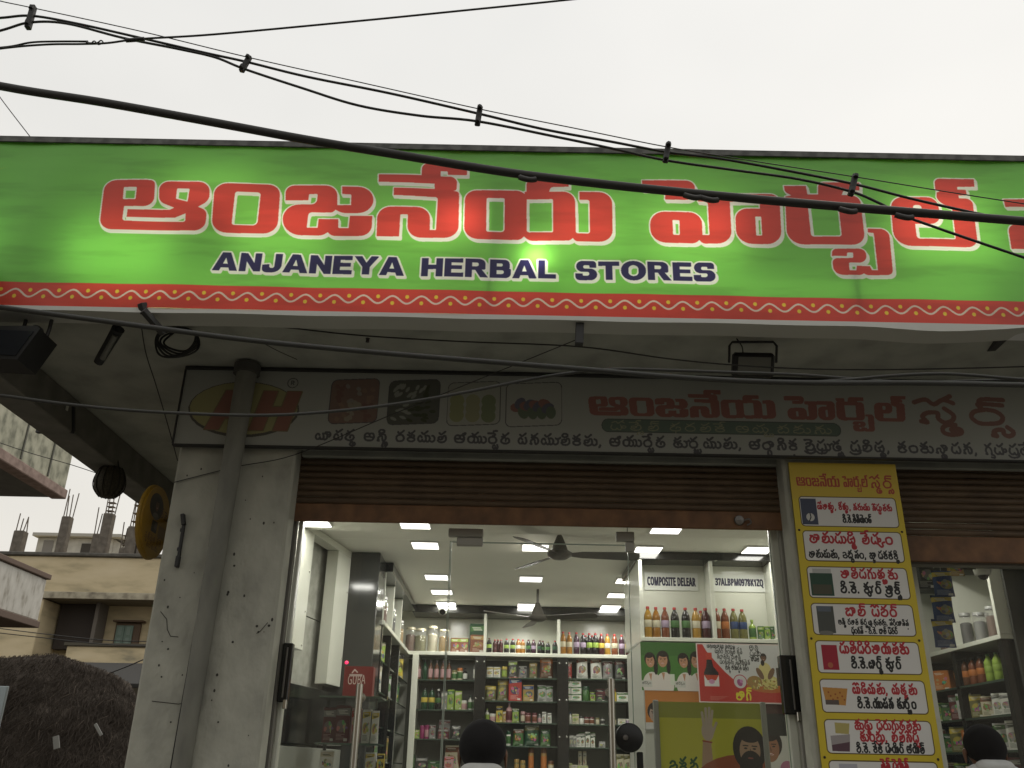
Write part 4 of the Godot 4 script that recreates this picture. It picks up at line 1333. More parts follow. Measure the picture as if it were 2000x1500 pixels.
func make_tub(o: Node3D, w: float, h: float, body: String, cap: String, label: String):
	var r := w / 2.0
	var mb := MB.new()
	mb.lathe(PackedVector2Array([Vector2(0, 0), Vector2(r * 0.92, 0), Vector2(r * 0.97, 0.004), Vector2(r * 0.97, h * 0.74), Vector2(r * 0.85, h * 0.78)]), Vector3.ZERO, 16)
	part("body", mb, paint(body, 0.35), o)
	mb = MB.new()
	mb.lathe(PackedVector2Array([Vector2(r, h * 0.76), Vector2(r, h * 0.97), Vector2(r * 0.94, h), Vector2(0, h)]), Vector3.ZERO, 16)
	part("lid", mb, paint(cap, 0.35), o)
	if label:
		mb = MB.new()
		mb.lathe(PackedVector2Array([Vector2(r * 0.98, h * 0.14), Vector2(r * 0.99, h * 0.15), Vector2(r * 0.99, h * 0.64), Vector2(r * 0.98, h * 0.65)]), Vector3.ZERO, 16)
		part("label", mb, paint(label, 0.5), o)
# printed packs: one sheet per ground colour, with a band, a picture blob, small lines and a seal
var packs := 0
func pack_print(ground: String, second: String) -> StandardMaterial3D:
	var key := "pack " + ground + " " + second
	if not M.has(key) and packs >= 40:
		key = "pack " + ground
		for k in M:
			if k.begins_with(key + " "):
				key = k
				break
	if M.has(key):
		return M[key]
	var r := RandomNumberGenerator.new()
	packs += 1
	r.seed = hash(key) % 100000
	var g: Array = PAINT[ground]
	var base := lin(g[0], g[1], g[2])
	var sh := Sheet.new(Vector2.ZERO, Vector2(1, 1.4), 96, base)
	var pick := func(): return lin(r.randf_range(0.05, 0.5), r.randf_range(0.05, 0.45), r.randf_range(0.03, 0.25))
	var s2: Array = PAINT[second] if second else [0.5, 0.5, 0.45]
	var c2 := lin(s2[0], s2[1], s2[2])
	var pale: bool = g[0] + g[1] + g[2] > 0.9
	var ink := lin(0.05, 0.06, 0.04) if pale else lin(0.55, 0.55, 0.48)
	sh.fill(PackedVector2Array([Vector2(0, 1.02), Vector2(1, 1.10 + r.randf_range(-0.1, 0.1)), Vector2(1, 1.32), Vector2(0, 1.28)]), c2)
	for k in 3:
		sh.rect(Vector2(0.12 + 0.05 * k, 1.20 - k * 0.055), Vector2(0.86 - r.randf_range(0.0, 0.3), 1.235 - k * 0.055), ink if k else lin(0.6, 0.6, 0.55))
	sh.oval(Vector2(0.5 + r.randf_range(-0.12, 0.12), 0.62), 0.34, 0.24, c2.lerp(base, 0.3))
	for k in 9:
		sh.oval(Vector2(r.randf_range(0.2, 0.8), r.randf_range(0.42, 0.82)), r.randf_range(0.05, 0.14), r.randf_range(0.04, 0.12), pick.call(), r.randf_range(0, 3))
	for k in 5:
		sh.rect(Vector2(0.10, 0.30 - k * 0.05), Vector2(r.randf_range(0.45, 0.9), 0.318 - k * 0.05), ink.lerp(base, 0.3))
	sh.rect(Vector2(0.66, 0.06), Vector2(0.92, 0.16), lin(0.55, 0.55, 0.5))
	return printed(key, sh.im, 0.35)
func make_box(o: Node3D, w: float, h: float, body: String, top: String, label: String):
	var d := minf(w * 0.7, 0.09)
	part("carton", spanned(Vector3(-w / 2, 0, -d / 2), Vector3(w / 2, h, d / 2), 0.0015), paint(body, 0.4), o)
	var mb := MB.new()
	var z := d / 2 + 0.0006
	mb.quad(Vector3(-w * 0.49, h * 0.01, z), Vector3(w * 0.49, h * 0.01, z), Vector3(w * 0.49, h * 0.99, z), Vector3(-w * 0.49, h * 0.99, z))
	part("print", mb, pack_print(body, label if label else top), o)
func make_pouch(o: Node3D, w: float, h: float, body: String, top: String, label: String):
	var mb := MB.new()
	var n := 8
	var depth := minf(w, h) * 0.16
	for s in [1.0, -1.0]:
		for i in n:
			for j in n:
				var a := _pouch(i, j, s, n, w, h, depth)
				var b := _pouch(i + 1, j, s, n, w, h, depth)
				var c := _pouch(i + 1, j + 1, s, n, w, h, depth)
				var d := _pouch(i, j + 1, s, n, w, h, depth)
				var m := (b - a).cross(d - a)
				if m.length() < 1e-10:
					m = (c - b).cross(d - b)
				m = m.normalized()
				if m.z * s < 0.0:
					m = -m
				var ua := Vector2(i / float(n), 1.0 - j / float(n))
				var e := 1.0 / n
				mb.tri(a, b, c, m, m, m, ua, ua + Vector2(e, 0), ua + Vector2(e, -e))
				mb.tri(a, c, d, m, m, m, ua, ua + Vector2(e, -e), ua + Vector2(0, -e))
	part("packet", mb, pack_print(body, label), o)
	if top:
		part("seal_band", spanned(Vector3(-w * 0.47, h * 0.90, -0.002), Vector3(w * 0.47, h * 0.985, depth * 0.30), 0.001), paint(top, 0.3), o)
func _pouch(i: int, j: int, s: float, n: int, w: float, h: float, depth: float) -> Vector3:
	var fx := i / float(n) * 2.0 - 1.0
	var fy := j / float(n) * 2.0 - 1.0
	var b := pow(maxf(0.0, (1.0 - pow(absf(fx), 2.5)) * (1.0 - pow(absf(fy), 3.0))), 0.6)
	return Vector3(fx * w / 2.0 * (1.0 - 0.05 * (1.0 - fy * fy)), (fy + 1.0) * h / 2.0, s * depth * (b + 0.07 * sin(i * 2.3 + j * 1.7) * b))

# A row of goods on a shelf. Each entry: "kind x width height colour colour colour"; x, width and height as surveyed, colours with _ for a blank in their name.
func goods(list: Array, base_v: float, shelf_h: float, dist: float, where: String, group: String):
	var count := {}
	var scale := dist / -sight(1000, base_v).z / FOCAL
	for e in list:
		var q: PackedStringArray = e.split(" ")
		var kind := q[0]
		var c := []
		for j in range(4, q.size()):
			c.append(q[j].replace("_", " ") if q[j] != "-" else "")
		while c.size() < 3:
			c.append("")
		var back := 0.0
		if kind.ends_with("+"):
			kind = kind.trim_suffix("+")
			back = 0.075
		var p := P(float(q[1]), base_v, dist + back)
		var w := float(q[2]) * scale
		var h := float(q[3]) * scale * 1.04
		count[kind] = count.get(kind, 0) + 1
		var nth: String = ORD[mini(count[kind] - 1, 14)]
		var desc := ""
		var cat := ""
		match kind:
			"bottle", "slim":
				desc = "%s bottle, %s cap" % [c[0], c[1]] + (", %s label" % c[2] if c[2] else "")
				cat = "bottle"
			"jar":
				desc = "clear jar of %s herbs, %s lid" % [c[0], c[1]]
				cat = "jar"
			"tub":
				desc = "small %s tub with %s lid" % [c[0], c[1]]
				cat = "tub"
			"box":
				desc = "%s carton with %s print" % [c[0], c[2] if c[2] else "plain"]
				cat = "carton"
			"pouch":
				desc = "%s packet with %s print" % [c[0], c[2] if c[2] else c[1]]
				cat = "packet"
		if list.size() > 1:
			desc += ", %s %s %s" % [nth, cat, "in the back row" if back > 0.0 else "from left"]
		desc += ", " + where
		var o := thing({"slim": "bottle", "box": "carton", "pouch": "packet"}.get(kind, kind), desc, cat, Vector3(p.x, shelf_h, p.z), group)
		o.rotation.y = rng.randf_range(-0.18, 0.18)
		if kind == "pouch":
			o.rotation.x = -0.08
		match kind:
			"bottle": make_bottle(o, w, h, c[0], c[1], c[2])
			"slim": make_bottle(o, w, h, c[0], c[1], c[2], true)
			"jar": make_jar(o, w, h, c[0], c[1])
			"tub": make_tub(o, w, h, c[0], c[1], c[2])
			"box": make_box(o, w, h, c[0], c[1], c[2])
			"pouch": make_pouch(o, w, h, c[0], c[1], c[2])

func build_back_shelves():
	var white := mat("white_laminate", 0.66, 0.67, 0.58, 0.16)
	var black := mat("black_laminate", 0.014, 0.014, 0.013, 0.12)
	var slate := mat("slate_laminate", 0.165, 0.178, 0.140, 0.3)
	var sg := mat("shelf_glass", 0.05, 0.075, 0.055, 0.1)
	var D := 9.35
	var u := thing("wall_shelves", "wall of shelves at the back: white upper compartments over dark glass shelves", "shelves", Vector3(0.2, 0.15, -9.70))
	var o := u.position
	part("back_panel", spanned(Vector3(-1.02, 2.585, -9.70) - o, Vector3(1.28, 2.965, -9.72) - o, 0.0), white, u)
	part("back_panel", spanned(Vector3(-1.02, 0.15, -9.69) - o, Vector3(1.28, 2.54, -9.715) - o, 0.0), slate, u)
	part("top_trim", spanned(Vector3(-0.98, 2.968, -D + 0.01) - o, Vector3(1.28, 3.047, -9.72) - o, 0.004), black, u)
	part("white_shelf", spanned(Vector3(-1.0, 2.548, -D + 0.01) - o, Vector3(1.28, 2.583, -9.69) - o, 0.003), white, u)
	for x in [-0.225, 0.530, 1.262]:
		part("white_divider", spanned(Vector3(x - 0.013, 2.585, -D + 0.005) - o, Vector3(x + 0.013, 2.966, -9.69) - o, 0.002), white, u)
	for x in [-0.262, 0.566, 1.262]:
		part("black_upright", spanned(Vector3(x - 0.055 if x < 1.0 else x - 0.03, 0.15, -D + 0.02) - o, Vector3(x + 0.055 if x < 1.0 else x + 0.02, 2.546, -9.69) - o, 0.003), black, u)
		if x < 1.0:
			for y in [2.49, 2.14, 1.80]:
				for sx in [-0.036, 0.036]:
					var st := MB.new()
					st.lathe(PackedVector2Array([Vector2(0.010, 0.0), Vector2(0.008, 0.006), Vector2(0.0, 0.008)]), Vector3(x + sx, y, -D + 0.021) - o, 10, Basis(Vector3.RIGHT, PI / 2))
					part("shelf_stud", st, mat("stud", 0.6, 0.6, 0.55, 0.2, 0.8), u)
	part("white_upright", spanned(Vector3(-0.945, 0.15, -D + 0.03) - o, Vector3(-0.885, 2.546, -9.68) - o, 0.003), white, u)
	var bays := [[-0.884, -0.318, [2.314, 2.032, 1.762, 1.47]], [-0.206, 0.510, [2.345, 2.125, 1.925, 1.712, 1.47]], [0.622, 1.230, [2.350, 2.140, 1.922, 1.712, 1.47]]]
	for b in bays:
		for y in b[2]:
			part("glass_shelf", spanned(Vector3(b[0], y - 0.012, -D) - o, Vector3(b[1], y, -9.68) - o, 0.001), sg, u)
	# upper white compartments
	goods(["jar 800 20 44 brown cream", "jar 820 23 42 olive cream", "jar 843.5 20 47 cream cream", "jar 866 20 41 gold cream", "box 888 17 26 rust yellow lime", "box 906 17 26 rust yellow lime", "box+ 931 30 54 deep_green - green", "box 931 26 32 rust yellow gold"], 1276.0, 2.584, 9.42, "left bay's upper compartment", "jars and boxes in the back wall's upper compartments")
	goods(["bottle 955 10 28 black brown lime", "bottle 966 9 25 wine red -", "bottle+ 972 9 27 wine red -", "bottle 978 9 25 wine red -", "bottle 989 10 27 black red lime", "bottle 1001 10 27 black red lime", "bottle 1012 10 27 amber red white", "bottle 1021 10 26 amber red cream", "bottle 1032 10 26 black maroon green", "bottle 1042 10 26 plum maroon lilac", "bottle 1054 10 25 black maroon deep_green", "bottle+ 1060 9 26 black maroon green", "bottle 1070 10 23 black olive green", "bottle 1084 11 25 black red deep_green"], 1278.0, 2.584, 9.42, "middle bay's upper compartment", "juice bottles in the back wall's upper compartments")
	goods(["bottle 1100 12 42 amber red cream", "bottle 1112 12 41 amber red cream", "bottle 1126 12 41 plum red lilac", "bottle 1139 12 40 black red lilac", "bottle+ 1144 11 38 black red -", "bottle 1151.5 12 40 black red lime", "bottle+ 1157 11 38 black red -", "bottle 1163.5 12 40 black red lime", "bottle 1175 12 39 wine red yellow", "bottle 1187 12 39 honey red white", "bottle 1201 13 39 rust red cream", "bottle 1215 12 38 plum red lilac", "bottle 1228 12 38 wine red yellow"], 1281.0, 2.584, 9.42, "right bay's upper compartment", "juice bottles in the back wall's upper compartments")
	# glass shelves, left bay
	goods(["slim 817 9 34 brown black pink", "slim 829 10 36 deep_green black -", "slim 840 9 35 brown black pink", "slim 852 9 35 brown black pink", "slim 864 9 35 brown black pink", "slim 876 9 35 brown black pink", "tub 887 11 18 cream olive green", "tub 898 11 22 cream orange green", "slim 908 9 22 black black white", "slim 928 9 36 grey silver white"], 1327.0, 2.315, 9.42, "left bay's top glass shelf", "goods on the left bay's glass shelves")
	goods(["bottle 828 13 38 deep_green black yellow", "bottle 842 13 38 deep_green black yellow", "bottle 855 12 37 black white green", "box 867 11 32 grey - -", "box 880 13 36 lime green green", "box 894 13 34 lime green cream", "tub 906 12 17 cream white pink", "slim 918 9 26 white deep_green green", "slim 928 9 27 white deep_green green"], 1386.0, 2.033, 9.42, "left bay's second glass shelf", "goods on the left bay's glass shelves")
	goods(["box 806 9 16 lime - green", "box 815 8 15 lime - cream", "tub 824 9 23 magenta magenta -", "tub 833 9 24 magenta magenta pink", "box 844 12 24 grey - maroon", "box 866 21 18 maroon - grey", "box+ 867 22 34 grey - maroon", "pouch 890 18 24 dark grey grey"], 1441.0, 1.763, 9.42, "left bay's third glass shelf", "goods on the left bay's glass shelves")
	goods(["slim 805 9 40 deep_green black green", "box 823 22 24 dark - grey", "box 847 22 18 green - deep_green", "box 876 18 26 pink - red", "box+ 884 28 46 cream pink rust"], 1501.0, 1.471, 9.42, "left bay's lowest glass shelf", "goods on the left bay's glass shelves")
	# middle bay
	goods(["box 957 12 19 white yellow yellow", "box 971 13 19 white yellow yellow", "tub 985 11 20 olive yellow lime", "pouch 1001 18 31 dark silver lime", "pouch 1021 16 22 grey silver dark", "pouch 1041 16 29 olive olive gold", "pouch 1067 26 39 brown cream orange"], 1321.0, 2.346, 9.42, "middle bay's top glass shelf", "goods on the middle bay's glass shelves")
	goods(["pouch 958 22 27 olive yellow yellow", "pouch 981 20 39 olive cream yellow", "box 1005 25 42 red - blue", "box 1032 21 29 gold orange blue", "pouch 1058 17 30 silver silver green", "pouch 1073 15 29 silver silver green"], 1367.0, 2.126, 9.42, "middle bay's second glass shelf", "goods on the middle bay's glass shelves")
	goods(["slim 951 9 24 white lime lime", "tub 962 12 15 cream white pink", "box 975 12 28 yellow - black", "box 985 6 20 gold - -", "slim 994 12 36 pink lilac maroon", "pouch 1007 14 25 lime white green", "tub 1021 9 20 wine pink cream", "tub 1031 11 18 pink maroon rust", "tub 1044 10 18 pink maroon rust", "slim 1054 8 16 grey silver pink", "box 1063 8 20 white - grey", "box 1073 8 18 white - grey"], 1410.0, 1.926, 9.42, "middle bay's third glass shelf", "goods on the middle bay's glass shelves")
	goods(["tub 993 9 26 white deep_green green", "pouch 1012 21 30 green white rust", "pouch 1039 30 37 deep_green white olive", "pouch 1065 20 30 green green deep_green"], 1456.0, 1.713, 9.42, "middle bay's fourth glass shelf", "goods on the middle bay's glass shelves")
	goods(["tub 1009 10 24 olive gold gold", "tub 1021 10 22 olive gold gold", "tub 1037 11 46 gold brown orange", "tub 1062 12 46 gold brown orange", "tub 1076 12 22 gold brown cream"], 1501.0, 1.471, 9.42, "middle bay's lowest glass shelf", "goods on the middle bay's glass shelves")
	# right bay
	goods(["pouch 1108 18 30 red white rust", "pouch 1137 22 39 white silver rust", "pouch 1165 23 38 white silver rust", "pouch 1187 20 34 grey silver maroon", "pouch 1212 22 36 dark grey maroon"], 1325.0, 2.351, 9.42, "right bay's top glass shelf", "goods on the right bay's glass shelves")
	for k in 6:
		goods(["box %d 20 13 white - green" % (1104 + 21 * (k % 2))], 1369.0 - 13.2 * (k / 2), 2.141 + 0.0655 * (k / 2), 9.42, "%s of the %s pile, right bay's second glass shelf" % [["bottom", "middle", "top"][k / 2], ["left", "right"][k % 2]], "goods on the right bay's glass shelves")
	goods(["tub 1144 15 26 green deep_green -", "box 1157 10 16 lime - dark", "box 1172 18 12 dark - maroon", "box+ 1173 18 23 maroon - dark", "slim 1201 8 22 yellow red -", "box 1215 22 16 white lime green"], 1370.0, 2.141, 9.42, "right bay's second glass shelf", "goods on the right bay's glass shelves")
	goods(["slim 1097 6 25 pink white -", "tub 1106 8 17 yellow olive -", "slim 1114 6 21 white blue -", "box 1124 13 18 cream - lime", "tub 1136 10 14 white dark -", "tub 1146 10 13 white maroon rust", "tub 1156 10 13 white maroon rust", "tub 1167 8 12 cream olive -", "tub 1177 9 12 white dark dark", "tub 1201 6 11 cream olive -", "box 1214 15 11 white - cream", "tub 1226 8 11 lilac white -"], 1414.0, 1.923, 9.42, "right bay's third glass shelf", "goods on the right bay's glass shelves")
	goods(["box 1099 8 22 silver - green", "box 1107 7 23 white - green", "box 1116 8 21 grey - -", "box 1123 6 20 grey - -", "box 1130 8 22 white - grey", "box 1138 8 22 white - deep_green", "box 1148 9 27 white - deep_green", "box 1158 8 22 white - deep_green", "box+ 1137 14 27 green - -", "box+ 1158 11 27 green - -", "pouch 1176 13 11 silver grey grey"], 1459.0, 1.713, 9.42, "right bay's fourth glass shelf", "goods on the right bay's glass shelves")
	goods(["box 1097 6 25 cream - -", "box 1104 6 25 cream - -", "box 1112 11 19 cream - lime", "box 1123 10 16 cream - -", "box 1137 21 15 cream - lime", "box+ 1133 7 40 cream - -", "box+ 1142 7 40 cream - -", "box 1210 15 36 cream - olive", "box 1224 12 36 cream - olive"], 1502.0, 1.471, 9.42, "right bay's lowest glass shelf", "goods on the right bay's glass shelves")

func build_right_unit():
	var white := mat("white_laminate")
	var black := mat("black_laminate")
	var D := 6.75
	var u := thing("display_unit", "white shelf unit on the right with red-capped bottles under a printed name", "shelves", Vector3(1.55, 0.15, -7.4))
	var o := u.position
	part("side_panel", spanned(Vector3(0.985, 2.40, -D) - o, Vector3(1.012, 2.985, -7.62) - o, 0.002), white, u)
	part("side_panel", spanned(Vector3(1.985, 2.40, -D) - o, Vector3(2.015, 2.985, -7.62) - o, 0.002), white, u)
	part("shelf_board", spanned(Vector3(0.986, 2.385, -D + 0.01) - o, Vector3(2.015, 2.413, -6.96) - o, 0.002), white, u)
	part("back_panel", spanned(Vector3(1.013, 2.414, -6.94) - o, Vector3(1.984, 2.985, -6.96) - o, 0.0), white, u)
	part("divider", spanned(Vector3(1.520, 2.414, -D + 0.004) - o, Vector3(1.548, 2.985, -6.939) - o, 0.002), white, u)
	part("top_trim", spanned(Vector3(0.97, 2.988, -D + 0.01) - o, Vector3(2.018, 3.047, -7.64) - o, 0.004), black, u)
	part("panel_below", spanned(Vector3(0.99, 0.15, -D - 0.012) - o, Vector3(2.017, 2.383, -7.62) - o, 0.002), mat("grey_white", 0.42, 0.43, 0.38, 0.3), u)
	goods(["bottle 1267 16 58 honey red cream", "bottle 1283 16 57 amber red cream", "bottle 1300.5 16 57 rust red lilac", "bottle 1319.5 17 57 black red green", "bottle 1341 17 57 black red green", "bottle 1361 17 57 honey red cream", "bottle+ 1371 15 55 honey red -", "bottle 1380.5 18 57 wine red lilac"], 1241.0, 2.414, 6.80, "right unit's left compartment", "juice bottles on the right unit")
	goods(["bottle 1402 16 57 rust red cream", "bottle 1418.5 16 57 rust red orange", "bottle 1436 16 57 olive red blue", "bottle 1453 17 56 olive red blue", "slim 1471 14 37 lime lime green", "box 1487 12 25 green lime lime", "box 1499 11 25 lime yellow lime", "box 1510 10 25 green lime green"], 1247.0, 2.414, 6.80, "right unit's right compartment", "juice bottles on the right unit")
	# printed strips on the compartments' back panel
	for q in [["COMPOSITE DELEAR", 1265.0, 1143.0, 1359.0, 1147.0, "printed paper strip reading COMPOSITE DELEAR in the right unit"], ["37ALBPM0978K1ZQ", 1398.0, 1146.0, 1492.0, 1152.0, "printed paper strip with the dealer number in the right unit"]]:
		var a := XY(q[1], q[2], 6.93)
		var b := XY(q[3], q[4], 6.93)
		var lo := Vector2(a.x - 0.02, a.y - 0.035)
		var hi := Vector2(b.x + 0.02, a.y + 0.10)
		var sh := Sheet.new(lo, hi, 512, lin(0.70, 0.71, 0.66))
		latin(sh, q[0], Vector2(a.x, a.y), Vector2(b.x, a.y - 0.002), 0.066, lin(0.02, 0.018, 0.05), true, 0.004)
		var st := thing("paper_strip", q[5], "paper strip", Vector3((lo.x + hi.x) / 2.0, lo.y, -6.933))
		var mb := MB.new()
		var hw := (hi.x - lo.x) / 2.0
		mb.quad(Vector3(-hw, 0, 0), Vector3(hw, 0, 0), Vector3(hw, hi.y - lo.y, 0.0), Vector3(-hw, hi.y - lo.y, 0.0))
		mb.span(Vector3(-hw, 0, -0.001), Vector3(hw, hi.y - lo.y, -0.002))
		part("print", mb, printed("strip " + q[0], sh.im, 0.6), st)

func build_left_side():
	# white laminate wall with a large opening, turned a little to the front
	var a := Vector3(-1.62, 0, -4.7)
	var b := Vector3(-1.23, 0, -6.95)
	var dir := (b - a).normalized()
	var nrm := Vector3(-dir.z, 0, dir.x)
	if nrm.x < 0.0:
		nrm = -nrm
	var bs := Basis(dir, Vector3.UP, dir.cross(Vector3.UP))
	var lam := mat("white_laminate")
	var w := thing("partition_wall", "white laminate partition with a tall opening at the shop's left", "partition", a + Vector3(0, 0.15, 0))
	var s0 := 1.50
	var s1 := 2.0
	var top: float = PL(607, 1038, a, nrm).y
	var L := a.distance_to(b)
	var low: float = PL(592, 1271, a, nrm).y
	var pieces := [[0.0, s0, low, top], [s1, L, PL(655, 1340, a, nrm).y, top], [0.0, L, top + 0.001, 3.046]]
	for p in pieces:
		var mb := MB.new()
		mb.box(dir * ((p[0] + p[1]) / 2.0) + Vector3(0, (p[2] + p[3]) / 2.0 - 0.15, 0) - nrm * 0.045, Vector3(p[1] - p[0], p[3] - p[2], 0.09), bs, 0.003)
		part("laminate_panel", mb, lam, w)
	for p in [[0.0, s0], [s1, L]]:
		for y in [low + 0.03, low + 0.25, low + 0.52]:
			for e in [p[1] - 0.03]:
				var sc := MB.new()
				sc.lathe(PackedVector2Array([Vector2(0.007, 0.0), Vector2(0.005, 0.003), Vector2(0.0, 0.004)]), dir * float(e) + Vector3(0, y - 0.15, 0) + nrm * 0.0005, 8, Basis(bs.x, nrm, bs.x.cross(nrm)))
				part("screw", sc, mat("stud"), w)
	# tiled wall seen through the opening
	var tl := thing("tiled_wall", "grey stone tiled wall seen through the partition's opening", "wall", a - nrm * 0.13 + Vector3(0, 0.15, 0))
	var tm := rough_mat("stone_tile", 21, [[0.0, 0.30, 0.305, 0.265], [0.5, 0.38, 0.385, 0.335], [1.0, 0.46, 0.46, 0.41]], Vector3(1.5, 1.5, 1.5), 0.2)
	for r in 5:
		for c in 3:
			var mb := MB.new()
			mb.box(dir * (0.95 + 0.61 * c + 0.3) + Vector3(0, 0.58 * r + 0.30, 0) - nrm * 0.01, Vector3(0.604, 0.574, 0.02), bs, 0.002)
			part("tile", mb, tm, tl)
	var mb2 := MB.new()
	mb2.box(dir * 1.87 + Vector3(0, 1.45, 0) - nrm * 0.032, Vector3(1.84, 2.88, 0.02), bs)
	part("grout_bed", mb2, mat("grout", 0.07, 0.07, 0.06, 0.9), tl)
	# low black counter back below the opening, at the wall's foot
	var lowy: float = PL(620, 1341, a, nrm).y
	var mb3 := MB.new()
	mb3.box(dir * (L * 0.5) + Vector3(0, lowy - 0.19 - 0.012, 0) + nrm * 0.0, Vector3(L, 0.35, 0.11), bs, 0.003)
	solo("black_band", mb3, mat("black_laminate"), "glossy black band along the foot of the white partition", "band").position = a
	var mb4 := MB.new()
	mb4.box(dir * (L * 0.5) + Vector3(0, (lowy - 0.39) / 2.0, 0), Vector3(L, lowy - 0.40, 0.10), bs, 0.003)
	solo("lower_panel", mb4, mat("lower_grey", 0.30, 0.31, 0.27, 0.4), "grey-white panel below the black band of the partition", "panel").position = a
	# dark glossy column and the left wall's shelving
	var col := thing("dark_column", "glossy dark column between the white partition and the left shelves", "column", Vector3(-1.3, 0.15, -7.1))
	part("shaft", spanned(Vector3(-1.60, 0.15, -6.96) - col.position, Vector3(-1.005, 3.046, -7.32) - col.position, 0.006), mat("column_gloss", 0.045, 0.046, 0.042, 0.10), col)
	var tr := thing("wall_shelves", "white and black shelving along the left wall, seen at a slant", "shelves", Vector3(-1.2, 0.15, -8.3))
	var o := tr.position
	var white := mat("white_laminate")
	var black := mat("black_laminate")
	part("top_trim", spanned(Vector3(-1.5, 2.972, -7.325) - o, Vector3(-0.945, 3.046, -9.338) - o, 0.004), black, tr)
	part("white_shelf", spanned(Vector3(-1.5, 2.548, -7.325) - o, Vector3(-0.985, 2.583, -9.69) - o, 0.003), white, tr)
	part("back_panel", spanned(Vector3(-1.52, 0.15, -7.325) - o, Vector3(-1.502, 2.97, -9.69) - o, 0.0), mat("white_wall"), tr)
	for z in [7.34, 7.95, 8.6]:
		part("white_divider", spanned(Vector3(-1.5, 2.585, -z) - o, Vector3(-1.0, 2.97, -z - 0.026) - o, 0.002), white, tr)
		part("black_upright", spanned(Vector3(-1.5, 0.15, -z) - o, Vector3(-1.0, 2.546, -z - 0.05) - o, 0.002), black, tr)
	for y in [2.30, 2.06, 1.80, 1.54]:
		part("glass_shelf", spanned(Vector3(-1.5, y - 0.012, -7.4) - o, Vector3(-1.02, y, -9.66) - o, 0.001), mat("shelf_glass"), tr)
	var zl := [[7.50, "clear jar of dried leaves, nearest on the left wall's white shelf", "olive"], [7.72, "clear jar of dark roots, second on the left wall's white shelf", "brown"], [8.10, "clear jar of grey powder, third on the left wall's white shelf", "grey"], [8.34, "clear jar of black seeds, fourth on the left wall's white shelf", "dark"], [8.75, "clear jar of bark, fifth on the left wall's white shelf", "brown"], [9.05, "clear jar of pale roots, last on the left wall's white shelf", "gold"]]
	for z in zl:
		var j := thing("jar", z[1], "jar", Vector3(-1.085, 2.584, -z[0]), "jars along the left wall")
		make_jar(j, 0.13, 0.25, z[2], "silver")
	var side := [["yellow", 9.2, 2.30, "bright yellow packet hanging by the left wall's corner", 0.20], ["lilac", 8.9, 2.30, "lilac packet beside the yellow packet on the left wall", 0.16], ["silver", 8.2, 2.30, "silver packet on the left wall's upper glass shelf", 0.16], ["lime", 7.9, 2.30, "lime green packet on the left wall's upper glass shelf", 0.15], ["white", 7.55, 2.30, "white packet nearest on the left wall's upper glass shelf", 0.14],
		["silver", 8.4, 2.06, "silver foil packet on the left wall's second glass shelf", 0.17], ["white", 7.7, 2.06, "white packet on the left wall's second glass shelf", 0.18], ["green", 9.1, 2.06, "green packet on the left wall's second glass shelf", 0.16], ["brown", 8.1, 1.80, "brown packet on the left wall's third glass shelf", 0.17], ["cream", 8.9, 1.80, "cream packet on the left wall's third glass shelf", 0.17], ["pink", 7.6, 1.80, "pink packet on the left wall's third glass shelf", 0.16], ["olive", 8.5, 1.54, "olive packet on the left wall's lowest glass shelf in view", 0.17], ["silver", 7.8, 1.54, "silver packet on the left wall's lowest glass shelf in view", 0.17]]
	for q in side:
		var pk := thing("packet", q[3], "packet", Vector3(-1.09, q[2], -q[1]), "packets along the left wall", 0.9)
		make_pouch(pk, q[4], q[4] * 1.25, q[0], "dark" if q[0] != "dark" else "grey", "cream")
	# red display carton with its printed word, and the stock round it, on a stand inside the left pane
	var rd := P(697, 1362, 6.2)
	var lo := XY(668, 1362, 6.2)
	var hi := XY(730, 1302, 6.2)
	var sh := Sheet.new(lo, hi, 256, lin(0.17, 0.020, 0.016))
	latin(sh, "GUBA", XY(679, 1337, 6.2), XY(713, 1336, 6.2), 0.058, lin(0.62, 0.55, 0.48), false)
	sh.line(PackedVector2Array([XY(688, 1314, 6.2), XY(693, 1308, 6.2), XY(698, 1313, 6.2)]), 0.008, lin(0.6, 0.5, 0.45))
	sh.rect(XY(682, 1321, 6.2), XY(708, 1317, 6.2), lin(0.5, 0.4, 0.36))
	var cart := thing("display_carton", "red display carton with white lettering beside the dark column", "carton", Vector3((lo.x + hi.x) / 2.0, lo.y, -6.2))
	var hw := (hi.x - lo.x) / 2.0
	var mb5 := MB.new()
	mb5.quad(Vector3(-hw, 0, 0), Vector3(hw, 0, 0), Vector3(hw, hi.y - lo.y, 0), Vector3(-hw, hi.y - lo.y, 0))
	part("print", mb5, printed("guba", sh.im, 0.4), cart)
	part("carton", spanned(Vector3(-hw, 0, -0.002), Vector3(hw, hi.y - lo.y, -0.10), 0.003), mat("carton_red", 0.17, 0.020, 0.016, 0.4), cart)
	var led := MB.new()
	led.lathe(PackedVector2Array([Vector2(0, -0.012), Vector2(0.010, -0.007), Vector2(0.012, 0), Vector2(0.010, 0.007), Vector2(0, 0.012)]), P(677, 1294, 6.18), 10)
	solo("indicator_led", led, glow("led_red", 1.0, 0.03, 0.12, 1.6), "tiny glowing red indicator lamp above the red carton", "indicator lamp")
	var stock := thing("stock_stand", "dark stand with two glass shelves inside the left pane", "stand", Vector3(-1.0, 0.15, -6.2))
	for y in [P(700, 1452, 6.2).y, P(700, 1362, 6.2).y]:
		part("glass_shelf", spanned(Vector3(-1.20, y - 0.014, -6.06) - stock.position, Vector3(-0.80, y - 0.002, -6.40) - stock.position, 0.001), mat("shelf_glass"), stock)
	for x in [-1.20, -0.80]:
		part("post", spanned(Vector3(x - 0.01, 0.15, -6.40) - stock.position, Vector3(x + 0.01, P(700, 1362, 6.2).y, -6.42) - stock.position, 0.001), mat("black_laminate"), stock)
